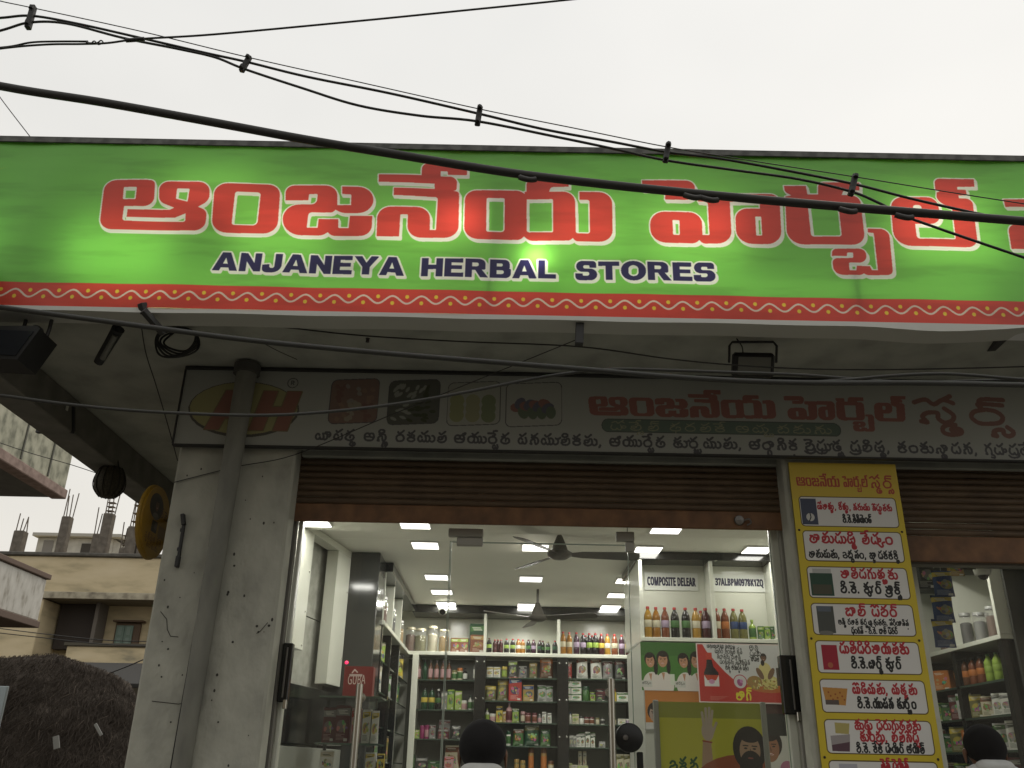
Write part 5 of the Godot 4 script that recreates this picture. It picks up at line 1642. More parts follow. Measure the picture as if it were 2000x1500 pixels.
	var y2 := P(700, 1452, 6.2).y
	goods(["box 640 24 62 maroon maroon wine", "box 667 28 66 maroon red wine", "box 693 18 62 pink red white", "box 714 16 60 white red pink", "box 730 14 58 white blue pink"], 1452.0, y2, 6.2, "upper shelf of the dark stand", "cartons on the dark stand")
	goods(["box 636 26 40 white dark cream", "box 690 16 36 dark cream gold", "box 722 18 38 white red pink", "box 742 14 36 yellow cream olive"], 1512.0, P(700, 1512, 6.2).y, 6.2, "lower shelf of the dark stand", "cartons on the dark stand")
	# small white security camera on the ceiling's edge
	var cp := P(865, 1191, 9.2)
	var cam := thing("security_camera", "small white security camera under the back wall's black trim", "security camera", Vector3(cp.x, cp.y, -9.2))
	var cm := MB.new()
	cm.lathe(PackedVector2Array([Vector2(0.0, -0.06), Vector2(0.035, -0.055), Vector2(0.045, -0.03), Vector2(0.05, 0.03), Vector2(0.045, 0.045)]), Vector3.ZERO, 18, Basis(Vector3.RIGHT, -1.0))
	part("housing", cm, paint("white", 0.3), cam)
	cm = MB.new()
	cm.lathe(PackedVector2Array([Vector2(0.03, 0.0), Vector2(0.026, 0.008), Vector2(0.0, 0.01)]), Vector3(0, -0.03, 0.05), 14, Basis(Vector3.RIGHT, 1.9))
	part("lens", cm, paint("black", 0.1), cam)

# ---------------------------------------------------------------- second shop, right of the yellow board
func build_second_shop():
	var white := mat("white_laminate")
	var black := mat("black_laminate")
	var sx := 3.0            # front of the shelving that runs back along this shop's right wall
	var u := thing("wall_shelves", "slanting white shelf with glass jars and dark shelves below, in the second shop", "shelves", Vector3(3.2, 0.15, -6.3))
	var o := u.position
	var zn := 5.56
	var zf := 7.6
	part("white_shelf", spanned(Vector3(sx, 2.285, -zn) - o, Vector3(3.42, 2.312, -zf) - o, 0.002), white, u)
	part("end_panel", spanned(Vector3(sx, 2.313, -zn) - o, Vector3(3.10, 2.80, -zn - 0.03) - o, 0.002), white, u)
	part("divider", spanned(Vector3(sx, 2.313, -6.20) - o, Vector3(3.40, 2.80, -6.225) - o, 0.002), white, u)
	part("divider", spanned(Vector3(sx, 2.313, -6.9) - o, Vector3(3.40, 2.80, -6.925) - o, 0.002), white, u)
	part("back_panel", spanned(Vector3(3.40, 0.15, -zn - 0.031) - o, Vector3(3.42, 2.80, -zf) - o, 0.0), mat("white_wall"), u)
	part("top_board", spanned(Vector3(sx, 2.801, -zn) - o, Vector3(3.42, 2.86, -zf) - o, 0.003), black, u)
	for z in [zn + 0.02, 6.2, 6.9]:
		part("black_upright", spanned(Vector3(sx + 0.01, 0.15, -z) - o, Vector3(3.399, 2.284, -z - 0.05) - o, 0.002), black, u)
	var ys := [2.06, 1.86, 1.66, 1.46]
	for y in ys:
		part("glass_shelf", spanned(Vector3(sx + 0.01, y - 0.014, -zn - 0.071) - o, Vector3(3.399, y, -zf) - o, 0.001), mat("shelf_glass"), u)
	part("dark_end", spanned(Vector3(3.075, 0.15, -zn + 0.03) - o, Vector3(4.44, 3.04, -zn + 0.005) - o, 0.002), mat("column_gloss"), u)
	var jz := [5.68, 5.76, 5.84, 5.93, 6.02, 6.11, 6.36, 6.48, 7.15]
	var jx := [3.12, 3.08, 3.16, 3.08, 3.16, 3.08, 3.10, 3.10, 3.10]
	for k in jz.size():
		var j := thing("jar", "clear jar of %s, steel lid, %s from the near end, second shop's white shelf" % [["grey seeds", "brown bark", "dark herbs"][k % 3], ORD[k]], "jar", Vector3(jx[k], 2.313, -jz[k]), "jars on the second shop's white shelf")
		make_jar(j, 0.078, 0.185 + 0.012 * (k % 3), ["grey", "brown", "dark"][k % 3], "silver")
	var stock := [["lime", "bottle"], ["lime", "bottle"], ["lime", "bottle"], ["rust", "bottle"], ["rust", "bottle"], ["brown", "bottle"], ["brown", "bottle"], ["orange", "box"], ["orange", "box"], ["cream", "box"]]
	for k in stock.size():
		var z := 5.68 + k * 0.105 + (0.12 if k > 6 else 0.0)
		var g := thing("bottle" if stock[k][1] == "bottle" else "carton", "%s %s on the dark shelf under the jars, %s from its near end" % [stock[k][0], "bottle" if stock[k][1] == "bottle" else "carton", ORD[k]], stock[k][1] if stock[k][1] == "bottle" else "carton", Vector3(3.07, 2.061, -z), "goods under the jar shelf", -0.9)
		if stock[k][1] == "bottle":
			make_bottle(g, 0.06, 0.17, stock[k][0], "black" if k > 2 else "green", "orange" if k > 2 else "lime")
		else:
			make_box(g, 0.12, 0.13, stock[k][0], "yellow", "red" if k == 8 else "orange")
	for r in 3:
		for k in 9:
			var z := 5.70 + k * 0.14 + 0.03 * r
			var c: String = [["white", "white", "cream", "olive", "silver", "maroon", "green", "lime", "brown"], ["white", "silver", "white", "white", "orange", "olive", "green", "cream", "olive"], ["maroon", "white", "yellow", "blue", "cream", "lime", "cream", "silver", "white"]][r][k]
			var g := thing("carton", "%s carton on the second shop's %s dark shelf, %s from the near end" % [c, ["second", "third", "fourth"][r], ORD[k]], "carton", Vector3(3.07, ys[r + 1] + 0.001, -z), "cartons on the second shop's dark shelves", -0.9 + rng.randf_range(-0.1, 0.1))
			make_box(g, rng.randf_range(0.07, 0.11), rng.randf_range(0.11, 0.165), c, "grey" if k % 3 == 0 else "", "grey" if c == "white" else "yellow")
	# packets hanging on strings behind the glass
	var hang := [[1786, 1160, 24, 56, "rust", 5.0, "brown packet hanging nearest the yellow board"], [1893, 1083, 26, 58, "dark", 4.8, "dark foil packet hanging by the camera dome"], [1868, 1108, 34, 34, "gold", 5.2, "dull gold packet hanging left of the camera dome"], [1846, 1140, 40, 50, "blue", 5.0, "blue packet, uppermost of the hanging strip"], [1846, 1190, 42, 52, "blue", 5.0, "blue packet in the middle of the hanging strip"], [1848, 1238, 42, 54, "blue", 5.0, "blue packet at the bottom of the hanging strip"], [1812, 1120, 36, 60, "dark", 5.3, "dark packet hanging before the jar shelf's far end"]]
	for h in hang:
		var p := P(h[0], h[1] + h[3] * 0.5, h[5])
		var sc: float = h[5] / -sight(h[0], h[1]).z / FOCAL
		var g := thing("packet", h[6], "packet", p, "packets hanging in the second shop")
		make_pouch(g, h[2] * sc, h[3] * sc, h[4], "", {"blue": "rust", "dark": "grey", "gold": "olive", "rust": "maroon"}[h[4]])
		var mb := MB.new()
		mb.tube(PackedVector3Array([Vector3(0, h[3] * sc, 0), Vector3(0, h[3] * sc + 0.12, 0)]), 0.0015, 5)
		part("string", mb, mat("string", 0.3, 0.3, 0.28), g)
	var cp := P(1918, 1112, 5.0)
	var d := thing("dome_camera", "white dome security camera hanging in the second shop", "security camera", cp)
	var mb := MB.new()
	mb.lathe(PackedVector2Array([Vector2(0.03, -0.035), Vector2(0.042, -0.03), Vector2(0.048, 0.0), Vector2(0.046, 0.03), Vector2(0.03, 0.036), Vector2(0, 0.037)]), Vector3.ZERO, 20)
	part("housing", mb, paint("white", 0.3), d)
	mb = MB.new()
	mb.lathe(PackedVector2Array([Vector2(0.0, -0.060), Vector2(0.018, -0.055), Vector2(0.029, -0.037), Vector2(0.03, -0.034)]), Vector3.ZERO, 18)
	part("lens_dome", mb, paint("black", 0.08), d)
	mb = MB.new()
	mb.tube(PackedVector3Array([Vector3(0, 0.037, 0), Vector3(0, 3.05 - cp.y, 0)]), 0.012, 8)
	part("stem", mb, paint("white", 0.3), d)

# ---------------------------------------------------------------- posters on the right unit and the standee
func face(sh: Sheet, c: Vector2, s: float, skin: Color, hair: Color, turn := 0.0, beard := false):
	sh.oval(c + Vector2(0, s * 0.22), s * 0.62, s * 0.72, hair, turn)
	sh.oval(c, s * 0.46, s * 0.64, skin, turn)
	sh.oval(c + Vector2(0, s * 0.52).rotated(turn), s * 0.40, s * 0.20, hair, turn)
	var dk := lin(0.02, 0.012, 0.01)
	for k in [-1.0, 1.0]:
		sh.oval(c + Vector2(k * s * 0.19, s * 0.08).rotated(turn), s * 0.075, s * 0.035, dk, turn)
		sh.line(PackedVector2Array([c + Vector2(k * s * 0.09, s * 0.19).rotated(turn), c + Vector2(k * s * 0.30, s * 0.19).rotated(turn)]), s * 0.045, dk)
	sh.line(PackedVector2Array([c + Vector2(s * 0.01, s * 0.06).rotated(turn), c + Vector2(s * 0.05, -s * 0.13).rotated(turn)]), s * 0.04, skin.darkened(0.35))
	if beard:
		sh.oval(c + Vector2(0, -s * 0.62), s * 0.50, s * 0.62, hair, turn)
		sh.oval(c + Vector2(0, -s * 0.20), s * 0.30, s * 0.10, hair, turn)
		sh.oval(c + Vector2(0.0, -s * 0.31), s * 0.13, s * 0.035, lin(0.30, 0.08, 0.06), turn)
	else:
		sh.oval(c + Vector2(0, -s * 0.28).rotated(turn), s * 0.17, s * 0.055, lin(0.62, 0.50, 0.45), turn)
		sh.line(PackedVector2Array([c + Vector2(-s * 0.17, -s * 0.24).rotated(turn), c + Vector2(0, -s * 0.31).rotated(turn), c + Vector2(s * 0.17, -s * 0.24).rotated(turn)]), s * 0.03, lin(0.30, 0.05, 0.05))

func sheet_thing(called: String, label: String, cat: String, sh: Sheet, lo: Vector2, hi: Vector2, dist: float, key: String, rough := 0.35, thick := 0.003) -> Node3D:
	var c := (lo.x + hi.x) / 2.0
	var hw := (hi.x - lo.x) / 2.0
	var o := thing(called, label, cat, Vector3(c, lo.y, -dist))
	var mb := MB.new()
	mb.quad(Vector3(-hw, 0, 0), Vector3(hw, 0, 0), Vector3(hw, hi.y - lo.y, 0), Vector3(-hw, hi.y - lo.y, 0))
	part("print", mb, printed(key, sh.im, rough), o)
	part("sheet", spanned(Vector3(-hw, 0, -0.0006), Vector3(hw, hi.y - lo.y, -thick), 0.0), mat("paper_back", 0.5, 0.5, 0.48), o)
	return o

func build_posters():
	var D := 6.735
	var skin := lin(0.42, 0.22, 0.13)
	var hair := lin(0.018, 0.012, 0.010)
	var dk := lin(0.03, 0.03, 0.03)
	# green poster with two smiling pairs
	var lo := XY(1254, 1348, D)
	var hi := XY(1368, 1256, D)
	var sh := Sheet.new(lo, hi, 512, lin(0.055, 0.17, 0.03))
	sh.rect(Vector2(lo.x, lerpf(lo.y, hi.y, 0.72)), hi, lin(0.04, 0.12, 0.025))
	var W := hi - lo
	for k in 2:
		var x := lo.x + W.x * (0.05 + 0.55 * k)
		for q in [[0.10, 0.60, 0.20], [0.31, 0.62, 0.22]]:
			var c := Vector2(x + W.x * q[0], lo.y + W.y * q[1])
			sh.oval(Vector2(c.x + W.x * 0.02, lo.y + W.y * 0.12), W.x * 0.15, W.y * 0.26, lin(0.60, 0.56, 0.52))
			sh.oval(c + Vector2(W.x * 0.09, -W.y * 0.12), W.x * 0.035, W.y * 0.16, hair)
			face(sh, c, W.y * q[2], skin, hair, 0.12 if q[0] < 0.2 else -0.08)
			sh.fill(PackedVector2Array([c + Vector2(-0.012, -0.085), c + Vector2(0.012, -0.085), c + Vector2(0.002, -0.14)]), skin)
		sh.rect(Vector2(x + W.x * 0.42, lo.y + W.y * 0.12), Vector2(x + W.x * 0.49, lo.y + W.y * 0.34), lin(0.55, 0.60, 0.50))
		sh.rect(Vector2(x - W.x * 0.06, lo.y + W.y * 0.07), Vector2(x + W.x * 0.12, lo.y + W.y * 0.20), lin(0.50, 0.50, 0.46))
		telugu(sh, "ఆరోగ్యం", Vector2(x - W.x * 0.04, lo.y + W.y * 0.13), Vector2(x + W.x * 0.10, lo.y + W.y * 0.13), 0.012, dk)
	sheet_thing("poster", "green poster with two smiling pairs of women, left of the red poster", "poster", sh, lo, hi, D, "poster_green")
	# orange poster below it
	lo = XY(1262, 1424, D + 0.005)
	hi = XY(1460, 1346, D + 0.005)
	sh = Sheet.new(lo, hi, 512, lin(0.44, 0.17, 0.035))
	W = hi - lo
	face(sh, lo + Vector2(W.x * 0.09, W.y * 0.36), 0.085, lin(0.34, 0.26, 0.22), hair)
	face(sh, lo + Vector2(W.x * 0.60, W.y * 0.68), 0.075, skin, hair)
	sh.rect(lo, lo + Vector2(W.x * 0.12, W.y * 0.16), lin(0.5, 0.5, 0.48))
	sheet_thing("poster", "orange poster mostly hidden behind the yellow standee", "poster", sh, lo, hi, D + 0.004, "poster_orange")
	# red and white poster
	lo = XY(1366, 1372, D - 0.05)
	hi = XY(1524, 1259, D - 0.05)
	sh = Sheet.new(lo, hi, 768, lin(0.40, 0.035, 0.028))
	W = hi - lo
	var f := func(x, y): return lo + Vector2(W.x * x, W.y * y)
	sh.fill(PackedVector2Array([f.call(0.07, 1.0), f.call(1.0, 1.0), f.call(1.0, 0.26), f.call(0.80, 0.22), f.call(0.44, 0.36), f.call(0.32, 0.52), f.call(0.20, 0.72), f.call(0.12, 0.86)]), lin(0.50, 0.50, 0.50))
	sh.oval(f.call(0.80, 0.28), W.x * 0.24, W.y * 0.10, lin(0.40, 0.12, 0.03), -0.05)
	sh.oval(f.call(0.66, 0.36), W.x * 0.09, W.y * 0.10, lin(0.28, 0.17, 0.05))
	sh.oval(f.call(0.84, 0.35), W.x * 0.10, W.y * 0.12, lin(0.52, 0.46, 0.16))
	for k in 60:
		sh.oval(f.call(rng.randf_range(0.62, 0.93), rng.randf_range(0.24, 0.42)), 0.009, 0.005, [lin(0.42, 0.36, 0.08), lin(0.28, 0.14, 0.04), lin(0.22, 0.22, 0.06), lin(0.60, 0.55, 0.28)][k % 4], k)
	sh.oval(f.call(0.79, 0.55), W.x * 0.075, W.y * 0.14, lin(0.56, 0.48, 0.20))
	sh.oval(f.call(0.73, 0.50), W.x * 0.03, W.y * 0.11, lin(0.16, 0.09, 0.05), 0.5)
	sh.oval(f.call(0.86, 0.50), W.x * 0.03, W.y * 0.11, lin(0.16, 0.09, 0.05), -0.5)
	face(sh, f.call(0.785, 0.76), W.y * 0.09, lin(0.16, 0.08, 0.045), hair)
	sh.oval(f.call(0.77, 0.68), W.x * 0.022, W.y * 0.05, hair)
	sh.rect(f.call(0.92, 0.30), f.call(0.98, 0.60), lin(0.07, 0.05, 0.04))
	sh.rect(f.call(0.11, 0.66), f.call(0.18, 0.84), lin(0.44, 0.05, 0.03))
	sh.fill(PackedVector2Array([f.call(0.115, 0.72), f.call(0.175, 0.72), f.call(0.19, 0.60), f.call(0.245, 0.50), f.call(0.245, 0.28), f.call(0.075, 0.28), f.call(0.075, 0.50), f.call(0.105, 0.60)]), lin(0.025, 0.020, 0.022))
	sh.rect(f.call(0.075, 0.27), f.call(0.245, 0.46), lin(0.58, 0.57, 0.55))
	sh.fill(PackedVector2Array([f.call(0.075, 0.46), f.call(0.245, 0.46), f.call(0.21, 0.37), f.call(0.11, 0.37)]), lin(0.42, 0.06, 0.03))
	sh.oval(f.call(0.16, 0.35), W.x * 0.035, W.y * 0.04, lin(0.50, 0.26, 0.40))
	sh.disc(f.call(0.49, 0.355), W.y * 0.115, lin(0.52, 0.50, 0.50))
	sh.line(ellipse(f.call(0.49, 0.355), W.y * 0.115, W.y * 0.115), 0.006, lin(0.36, 0.03, 0.05), true)
	sh.oval(f.call(0.485, 0.34), W.x * 0.030, W.y * 0.062, lin(0.30, 0.07, 0.20), 0.4)
	sh.oval(f.call(0.505, 0.365), W.x * 0.020, W.y * 0.03, lin(0.46, 0.20, 0.38), 0.4)
	telugu(sh, "మధుమేహానికి నివారణ", f.call(0.13, 0.925), f.call(0.46, 0.915), 0.024, dk)
	telugu(sh, "షుగర్ కంట్రోల్ చేసి", f.call(0.22, 0.835), f.call(0.54, 0.825), 0.026, dk)
	telugu(sh, "నరాలకు బలాన్ని", f.call(0.24, 0.745), f.call(0.52, 0.735), 0.024, dk)
	telugu(sh, "పెంచుటకు సహజమైన", f.call(0.27, 0.655), f.call(0.62, 0.645), 0.024, dk)
	telugu(sh, "శుద్ధ ఆయుర్వేద ఔషధం", f.call(0.33, 0.56), f.call(0.60, 0.55), 0.026, dk)
	telugu(sh, "అన్ని", f.call(0.63, 0.90), f.call(0.74, 0.895), 0.03, dk)
	telugu(sh, "ప్రముఖ", f.call(0.63, 0.80), f.call(0.76, 0.795), 0.03, dk)
	telugu(sh, "షాపుల", f.call(0.64, 0.71), f.call(0.73, 0.705), 0.03, dk)
	telugu(sh, "శాగ్", f.call(0.43, 0.065), f.call(0.60, 0.06), 0.05, lin(0.60, 0.55, 0.03), 4.6)
	for k in 4:
		sh.rect(f.call(0.13, 0.10 - 0.018 * k), f.call(0.33 - 0.03 * k, 0.107 - 0.018 * k), lin(0.48, 0.16, 0.13))
	for e in [[Vector2(lo.x, hi.y - 0.008), hi], [lo, Vector2(hi.x, lo.y + 0.008)], [lo, Vector2(lo.x + 0.008, hi.y)], [Vector2(hi.x - 0.008, lo.y), hi]]:
		sh.rect(e[0], e[1], lin(0.60, 0.50, 0.48))
	sheet_thing("poster", "red and white poster with a medicine bottle and a seated man amid food", "poster", sh, lo, hi, D - 0.05, "poster_red")
	# further scraps of print right of the standee
	lo = XY(1500, 1437, D - 0.02)
	hi = XY(1531, 1376, D - 0.02)
	sh = Sheet.new(lo, hi, 128, lin(0.06, 0.022, 0.02))
	sh.rect(lo, Vector2(hi.x, lerpf(lo.y, hi.y, 0.7)), lin(0.020, 0.020, 0.018))
	sheet_thing("poster", "small dark poster below the red poster's right corner", "poster", sh, lo, hi, D - 0.02, "poster_dark")
	lo = XY(1500, 1510, D - 0.03)
	hi = XY(1556, 1438, D - 0.03)
	sh = Sheet.new(lo, hi, 160, lin(0.50, 0.50, 0.46))
	face(sh, lo + Vector2(0.03, 0.16), 0.14, lin(0.28, 0.13, 0.07), hair)
	sh.disc(lo + Vector2(0.14, 0.03), 0.05, lin(0.36, 0.14, 0.22))
	sheet_thing("poster", "white poster with half a face beside the standee's right edge", "poster", sh, lo, hi, D - 0.03, "poster_white")
	# the roll-up standee
	var S := 5.3
	lo = Vector2(XY(1286, 1372, S).x, 0.35)
	hi = XY(1484, 1374, S)
	hi.x = XY(1484, 1376, S).x
	sh = Sheet.new(lo, hi, 512, lin(0.56, 0.56, 0.035))
	sh.rect(Vector2(lo.x, XY(1384, 1403, S).y), hi, lin(0.33, 0.36, 0.035))
	var g := func(u, v): return XY(u, v, S)
	# raised arm and hand
	var sk := lin(0.46, 0.30, 0.19)
	sh.fill(PackedVector2Array([g.call(1371, 1500), g.call(1394, 1500), g.call(1389, 1450), g.call(1373, 1447)]), sk)
	sh.oval(g.call(1382, 1428), 0.034, 0.052, lin(0.52, 0.42, 0.33))
	for q in [[1371, 1392], [1378, 1384], [1385, 1383], [1391, 1389]]:
		sh.line(PackedVector2Array([g.call(lerpf(q[0], 1382, 0.4), 1422), g.call(q[0], q[1])]), 0.015, lin(0.50, 0.42, 0.33))
	sh.line(PackedVector2Array([g.call(1392, 1432), g.call(1399, 1412)]), 0.014, lin(0.50, 0.42, 0.33))
	sh.line(PackedVector2Array([g.call(1373, 1447), g.call(1390, 1450)]), 0.008, lin(0.36, 0.06, 0.03))
	# a bearded man in an orange wrap
	sh.oval(g.call(1452, 1560), 0.30, 0.22, lin(0.36, 0.09, 0.03))
	sh.oval(g.call(1464, 1462), 0.092, 0.115, hair)
	face(sh, g.call(1465, 1466), 0.125, sk, hair, -0.06, true)
	telugu(sh, "ఇక్కడ", g.call(1307, 1506), g.call(1364, 1508), 0.05, lin(0.01, 0.09, 0.02), 4.6)
	telugu(sh, "లభించును", g.call(1300, 1560), g.call(1380, 1560), 0.05, lin(0.01, 0.09, 0.02), 4.6)
	var st := sheet_thing("standee", "yellow-green roll-up standee showing a bearded man with raised hand", "standee", sh, lo, hi, S, "standee_print", 0.4)
	var al := mat("standee_frame", 0.30, 0.31, 0.28, 0.4, 0.3)
	var hw := (hi.x - lo.x) / 2.0
	for s in [-1.0, 1.0]:
		var x0: float = s * hw + (0.002 if s > 0 else -0.002)
		var x1: float = s * (hw + 0.030)
		part("side_rail", spanned(Vector3(minf(x0, x1), -0.1, -0.02), Vector3(maxf(x0, x1), hi.y - lo.y + 0.008, 0.012), 0.004), al, st)
	part("foot_box", spanned(Vector3(-hw - 0.05, -0.2, -0.12), Vector3(hw + 0.05, -0.10, 0.12), 0.01), al, st)

# ---------------------------------------------------------------- things under the canopy
func build_canopy_things():
	var st := mat("bracket_steel")
	var blk := mat("lamp_black", 0.013, 0.013, 0.013, 0.5)
	# square flood light on its bow, right
	var c := P(1472, 704, 3.70)
	var fl := thing("flood_light", "square flood light hanging in a wire bow under the canopy, above the old sign", "flood light", Vector3(c.x, c.y, -3.70))
	var mb := MB.new()
	var a := P(1424, 668, 3.66)
	var b := P(1516, 668, 3.66)
	var a2 := P(1424, 708, 3.66)
	var b2 := P(1516, 708, 3.66)
	var inset := Vector3(0.014, 0, 0)
	mb.tube(PackedVector3Array([a2, a + Vector3(0, -0.02, 0), a + inset, b - inset, b + Vector3(0, -0.02, 0), b2]), 0.006, 6)
	for k in mb.v.size():
		mb.v[k] -= fl.position
	part("bow", mb, st, fl)
	mb = MB.new()
	var tilt := Basis(Vector3.RIGHT, 0.55)
	mb.box(Vector3(0, -0.015, -0.02), Vector3(0.19, 0.115, 0.05), tilt, 0.012)
	part("housing", mb, blk, fl)
	mb = MB.new()
	mb.box(Vector3(0, -0.015, -0.02) + tilt * Vector3(0, 0.0, 0.0265), Vector3(0.15, 0.082, 0.004), tilt, 0.001)
	part("lens", mb, mat("lens_grey", 0.16, 0.16, 0.14, 0.2), fl)
	mb = MB.new()
	mb.tube(curve([Vector3(-0.05, 0.0, 0.0), Vector3(-0.055, 0.05, 0.03), Vector3(-0.075, 0.10, 0.02)]), 0.003, 5)
	part("lead", mb, blk, fl)
	# big dark flood light at the far left
	c = P(36, 682, 3.5)
	var f2 := thing("flood_light", "big black flood light in the canopy's left corner by the lane beam", "flood light", Vector3(c.x, c.y, c.z))
	mb = MB.new()
	var prof := PackedVector2Array([Vector2(-0.20, -0.075), Vector2(0.055, -0.085), Vector2(0.118, 0.062), Vector2(0.10, 0.075), Vector2(-0.20, 0.068)])
	mb.prism(prof, 0.16, Basis(), Vector3(0, 0, 0.08))
	part("housing", mb, mat("lamp_black"), f2)
	mb = MB.new()
	mb.prism(PackedVector2Array([Vector2(-0.17, -0.06), Vector2(0.045, -0.068), Vector2(0.095, 0.048), Vector2(-0.17, 0.052)]), 0.003, Basis(), Vector3(0, 0, 0.084))
	part("lens", mb, mat("lens_dark", 0.02, 0.022, 0.026, 0.12), f2)
	for x in [-0.005, 0.108]:
		mb = MB.new()
		mb.tube(PackedVector3Array([Vector3(x, 0.06, 0.0), Vector3(x + 0.004, 0.10, 0.0), Vector3(x + 0.004, 3.36 - c.y, 0.0)]), 0.008, 6)
		part("hanger", mb, st, f2)
	mb = MB.new()
	mb.tube(curve([Vector3(0.03, 0.07, 0.02), Vector3(0.06, 0.10, 0.03), Vector3(0.09, 0.09, 0.02), Vector3(0.10, 0.07, 0.02)]), 0.004, 5)
	part("lead", mb, blk, f2)
	# slim street lamp head
	var p0 := P(231, 642, 3.62)
	var p1 := P(192, 708, 3.75)
	var sl := thing("lamp_head", "slim dark lamp head hanging under the canopy, left of the coiled cable", "lamp", p0)
	mb = MB.new()
	var dd := (p1 - p0).normalized()
	mb.tube(PackedVector3Array([Vector3.ZERO, dd * 0.02, dd * 0.08, (p1 - p0) * 0.85, p1 - p0]), 0.030, 10, true, 0.7)
	part("housing", mb, blk, sl)
	mb = MB.new()
	mb.tube(PackedVector3Array([dd * 0.04 + Vector3(0.016, -0.012, 0.022), (p1 - p0) * 0.86 + Vector3(0.016, -0.012, 0.018)]), 0.013, 8)
	part("lens", mb, mat("lens_grey"), sl)
	mb = MB.new()
	mb.tube(PackedVector3Array([Vector3(0, -0.02, 0), Vector3(0.0, 3.36 - p0.y, 0.0)]), 0.010, 6)
	part("stem", mb, st, sl)
	# coil of spare cable
	c = P(352, 664, 3.72)
	var co := thing("cable_coil", "coil of spare black cable hanging from the slanting sign bracket", "cable coil", c)
	for k in 5:
		var ring := []
		var r := 0.066 + 0.006 * k
		for q in 22:
			var t := TAU * q / 21.0
			ring.append(Vector3(cos(t) * r * (1.05 + 0.03 * k) + 0.006 * sin(t * 3.0 + k), sin(t) * r * 0.85 - 0.008 * k, 0.012 * sin(t * 2.0 + k) + 0.008 * k))
		mb = MB.new()
		mb.tube(curve(ring, 3), 0.005, 6)
		part("turn", mb, mat("cable_black", 0.014, 0.014, 0.013, 0.5), co)
	# bracket on the lane beam
	var lb := thing("beam_bracket", "dark steel bracket standing out from the lane beam's face", "bracket", P(143, 843, 4.72))
	var q0 := PX(143, 790, -2.43) - lb.position
	var q1 := PX(143, 843, -2.43) - lb.position
	var q2 := P(72, 843, 4.72) - lb.position
	mb = MB.new()
	mb.bar(q0, q1, 0.018, 0.018, 0.002)
	part("upright", mb, st, lb)
	mb = MB.new()
	mb.bar(q1, q2, 0.025, 0.018, 0.002)
	part("arm", mb, st, lb)
	mb = MB.new()
	mb.span(PX(131, 803, -2.425) - lb.position, PX(131, 791, -2.425) - lb.position + Vector3(0.004, 0, 0.008))
	part("painted_glint", mb, paint("white", 0.3), lb)  # small white chip: a highlight painted as colour
	# basket hung from the beam
	c = P(208, 972, 5.3)
	var bk := thing("hanging_basket", "round woven basket hung on cords under the lane beam", "basket", c)
	mb = MB.new()
	mb.lathe(PackedVector2Array([Vector2(0, 0), Vector2(0.045, 0.004), Vector2(0.082, 0.045), Vector2(0.092, 0.10), Vector2(0.075, 0.165), Vector2(0.058, 0.19), Vector2(0.052, 0.185), Vector2(0.07, 0.16), Vector2(0.0, 0.15)]), Vector3.ZERO, 20)
	part("body", mb, rough_mat("wicker", 51, [[0.3, 0.03, 0.026, 0.018], [0.7, 0.10, 0.088, 0.062]], Vector3(4, 18, 4), 0.9, 0.03), bk)
	for k in 12:
		var t := TAU * k / 12.0
		var pts := []
		for w in [[0.047, 0.004], [0.083, 0.045], [0.093, 0.10], [0.076, 0.165], [0.059, 0.19]]:
			pts.append(Vector3(cos(t) * w[0], w[1], sin(t) * w[0]))
		mb = MB.new()
		mb.tube(curve(pts, 3), 0.0035, 5)
		part("rib", mb, mat("wicker_dark", 0.035, 0.03, 0.022, 0.9), bk)
	for k in 3:
		var t := TAU * k / 3.0 + 0.5
		mb = MB.new()
		mb.tube(PackedVector3Array([Vector3(cos(t) * 0.056, 0.185, sin(t) * 0.056), P(228, 868, 5.3) - c]), 0.003, 5)
		part("cord", mb, mat("cord_dark", 0.02, 0.018, 0.015), bk)
	mb = MB.new()
	mb.tube(curve([P(228, 868, 5.3) - c, P(224, 845, 5.3) - c, P(234, 822, 5.25) - c, P(240, 812, 5.2) - c]), 0.010, 6)
	part("hook", mb, mat("cord_dark"), bk)
	# oval blade sign on two arms
	var ox := -1.78
	var oc := PX(305, 1020, ox)
	var ov := thing("oval_sign", "oval yellow blade sign with a portrait, on iron arms left of the corner pillar", "sign", oc)
	var rz: float = absf(PX(277, 1020, ox).z - PX(333, 1020, ox).z) / 2.0
	var ry: float = (PX(305, 945, ox).y - PX(305, 1095, ox).y) / 2.0 * 1.02
	var lo := Vector2(-rz, -ry)
	var hi := Vector2(rz, ry)
	var sh := Sheet.new(lo, hi, 256, lin(0.36, 0.20, 0.012))
	sh.oval(Vector2(-rz * 0.15, ry * 0.42), rz * 0.50, ry * 0.36, lin(0.035, 0.025, 0.02))
	face(sh, Vector2(-rz * 0.10, ry * 0.45), ry * 0.26, lin(0.15, 0.07, 0.04), lin(0.02, 0.012, 0.01))
	sh.oval(Vector2(-rz * 0.10, ry * 0.14), rz * 0.22, ry * 0.10, lin(0.14, 0.12, 0.10))
	sh.rect(Vector2(-rz * 0.28, -ry * 0.30), Vector2(rz * 0.12, ry * 0.02), lin(0.05, 0.04, 0.03))
	sh.disc(Vector2(rz * 0.02, -ry * 0.12), ry * 0.10, lin(0.13, 0.10, 0.09))
	sh.rect(Vector2(rz * 0.25, -ry * 0.36), Vector2(rz * 0.75, -ry * 0.02), lin(0.22, 0.13, 0.03))
	telugu(sh, "తేనె", Vector2(rz * 0.15, ry * 0.22), Vector2(rz * 0.75, ry * 0.20), ry * 0.16, lin(0.08, 0.03, 0.01))
	telugu(sh, "స్వచ్ఛమైన తేనె", Vector2(-rz * 0.62, -ry * 0.56), Vector2(rz * 0.60, -ry * 0.58), ry * 0.12, lin(0.10, 0.035, 0.01))
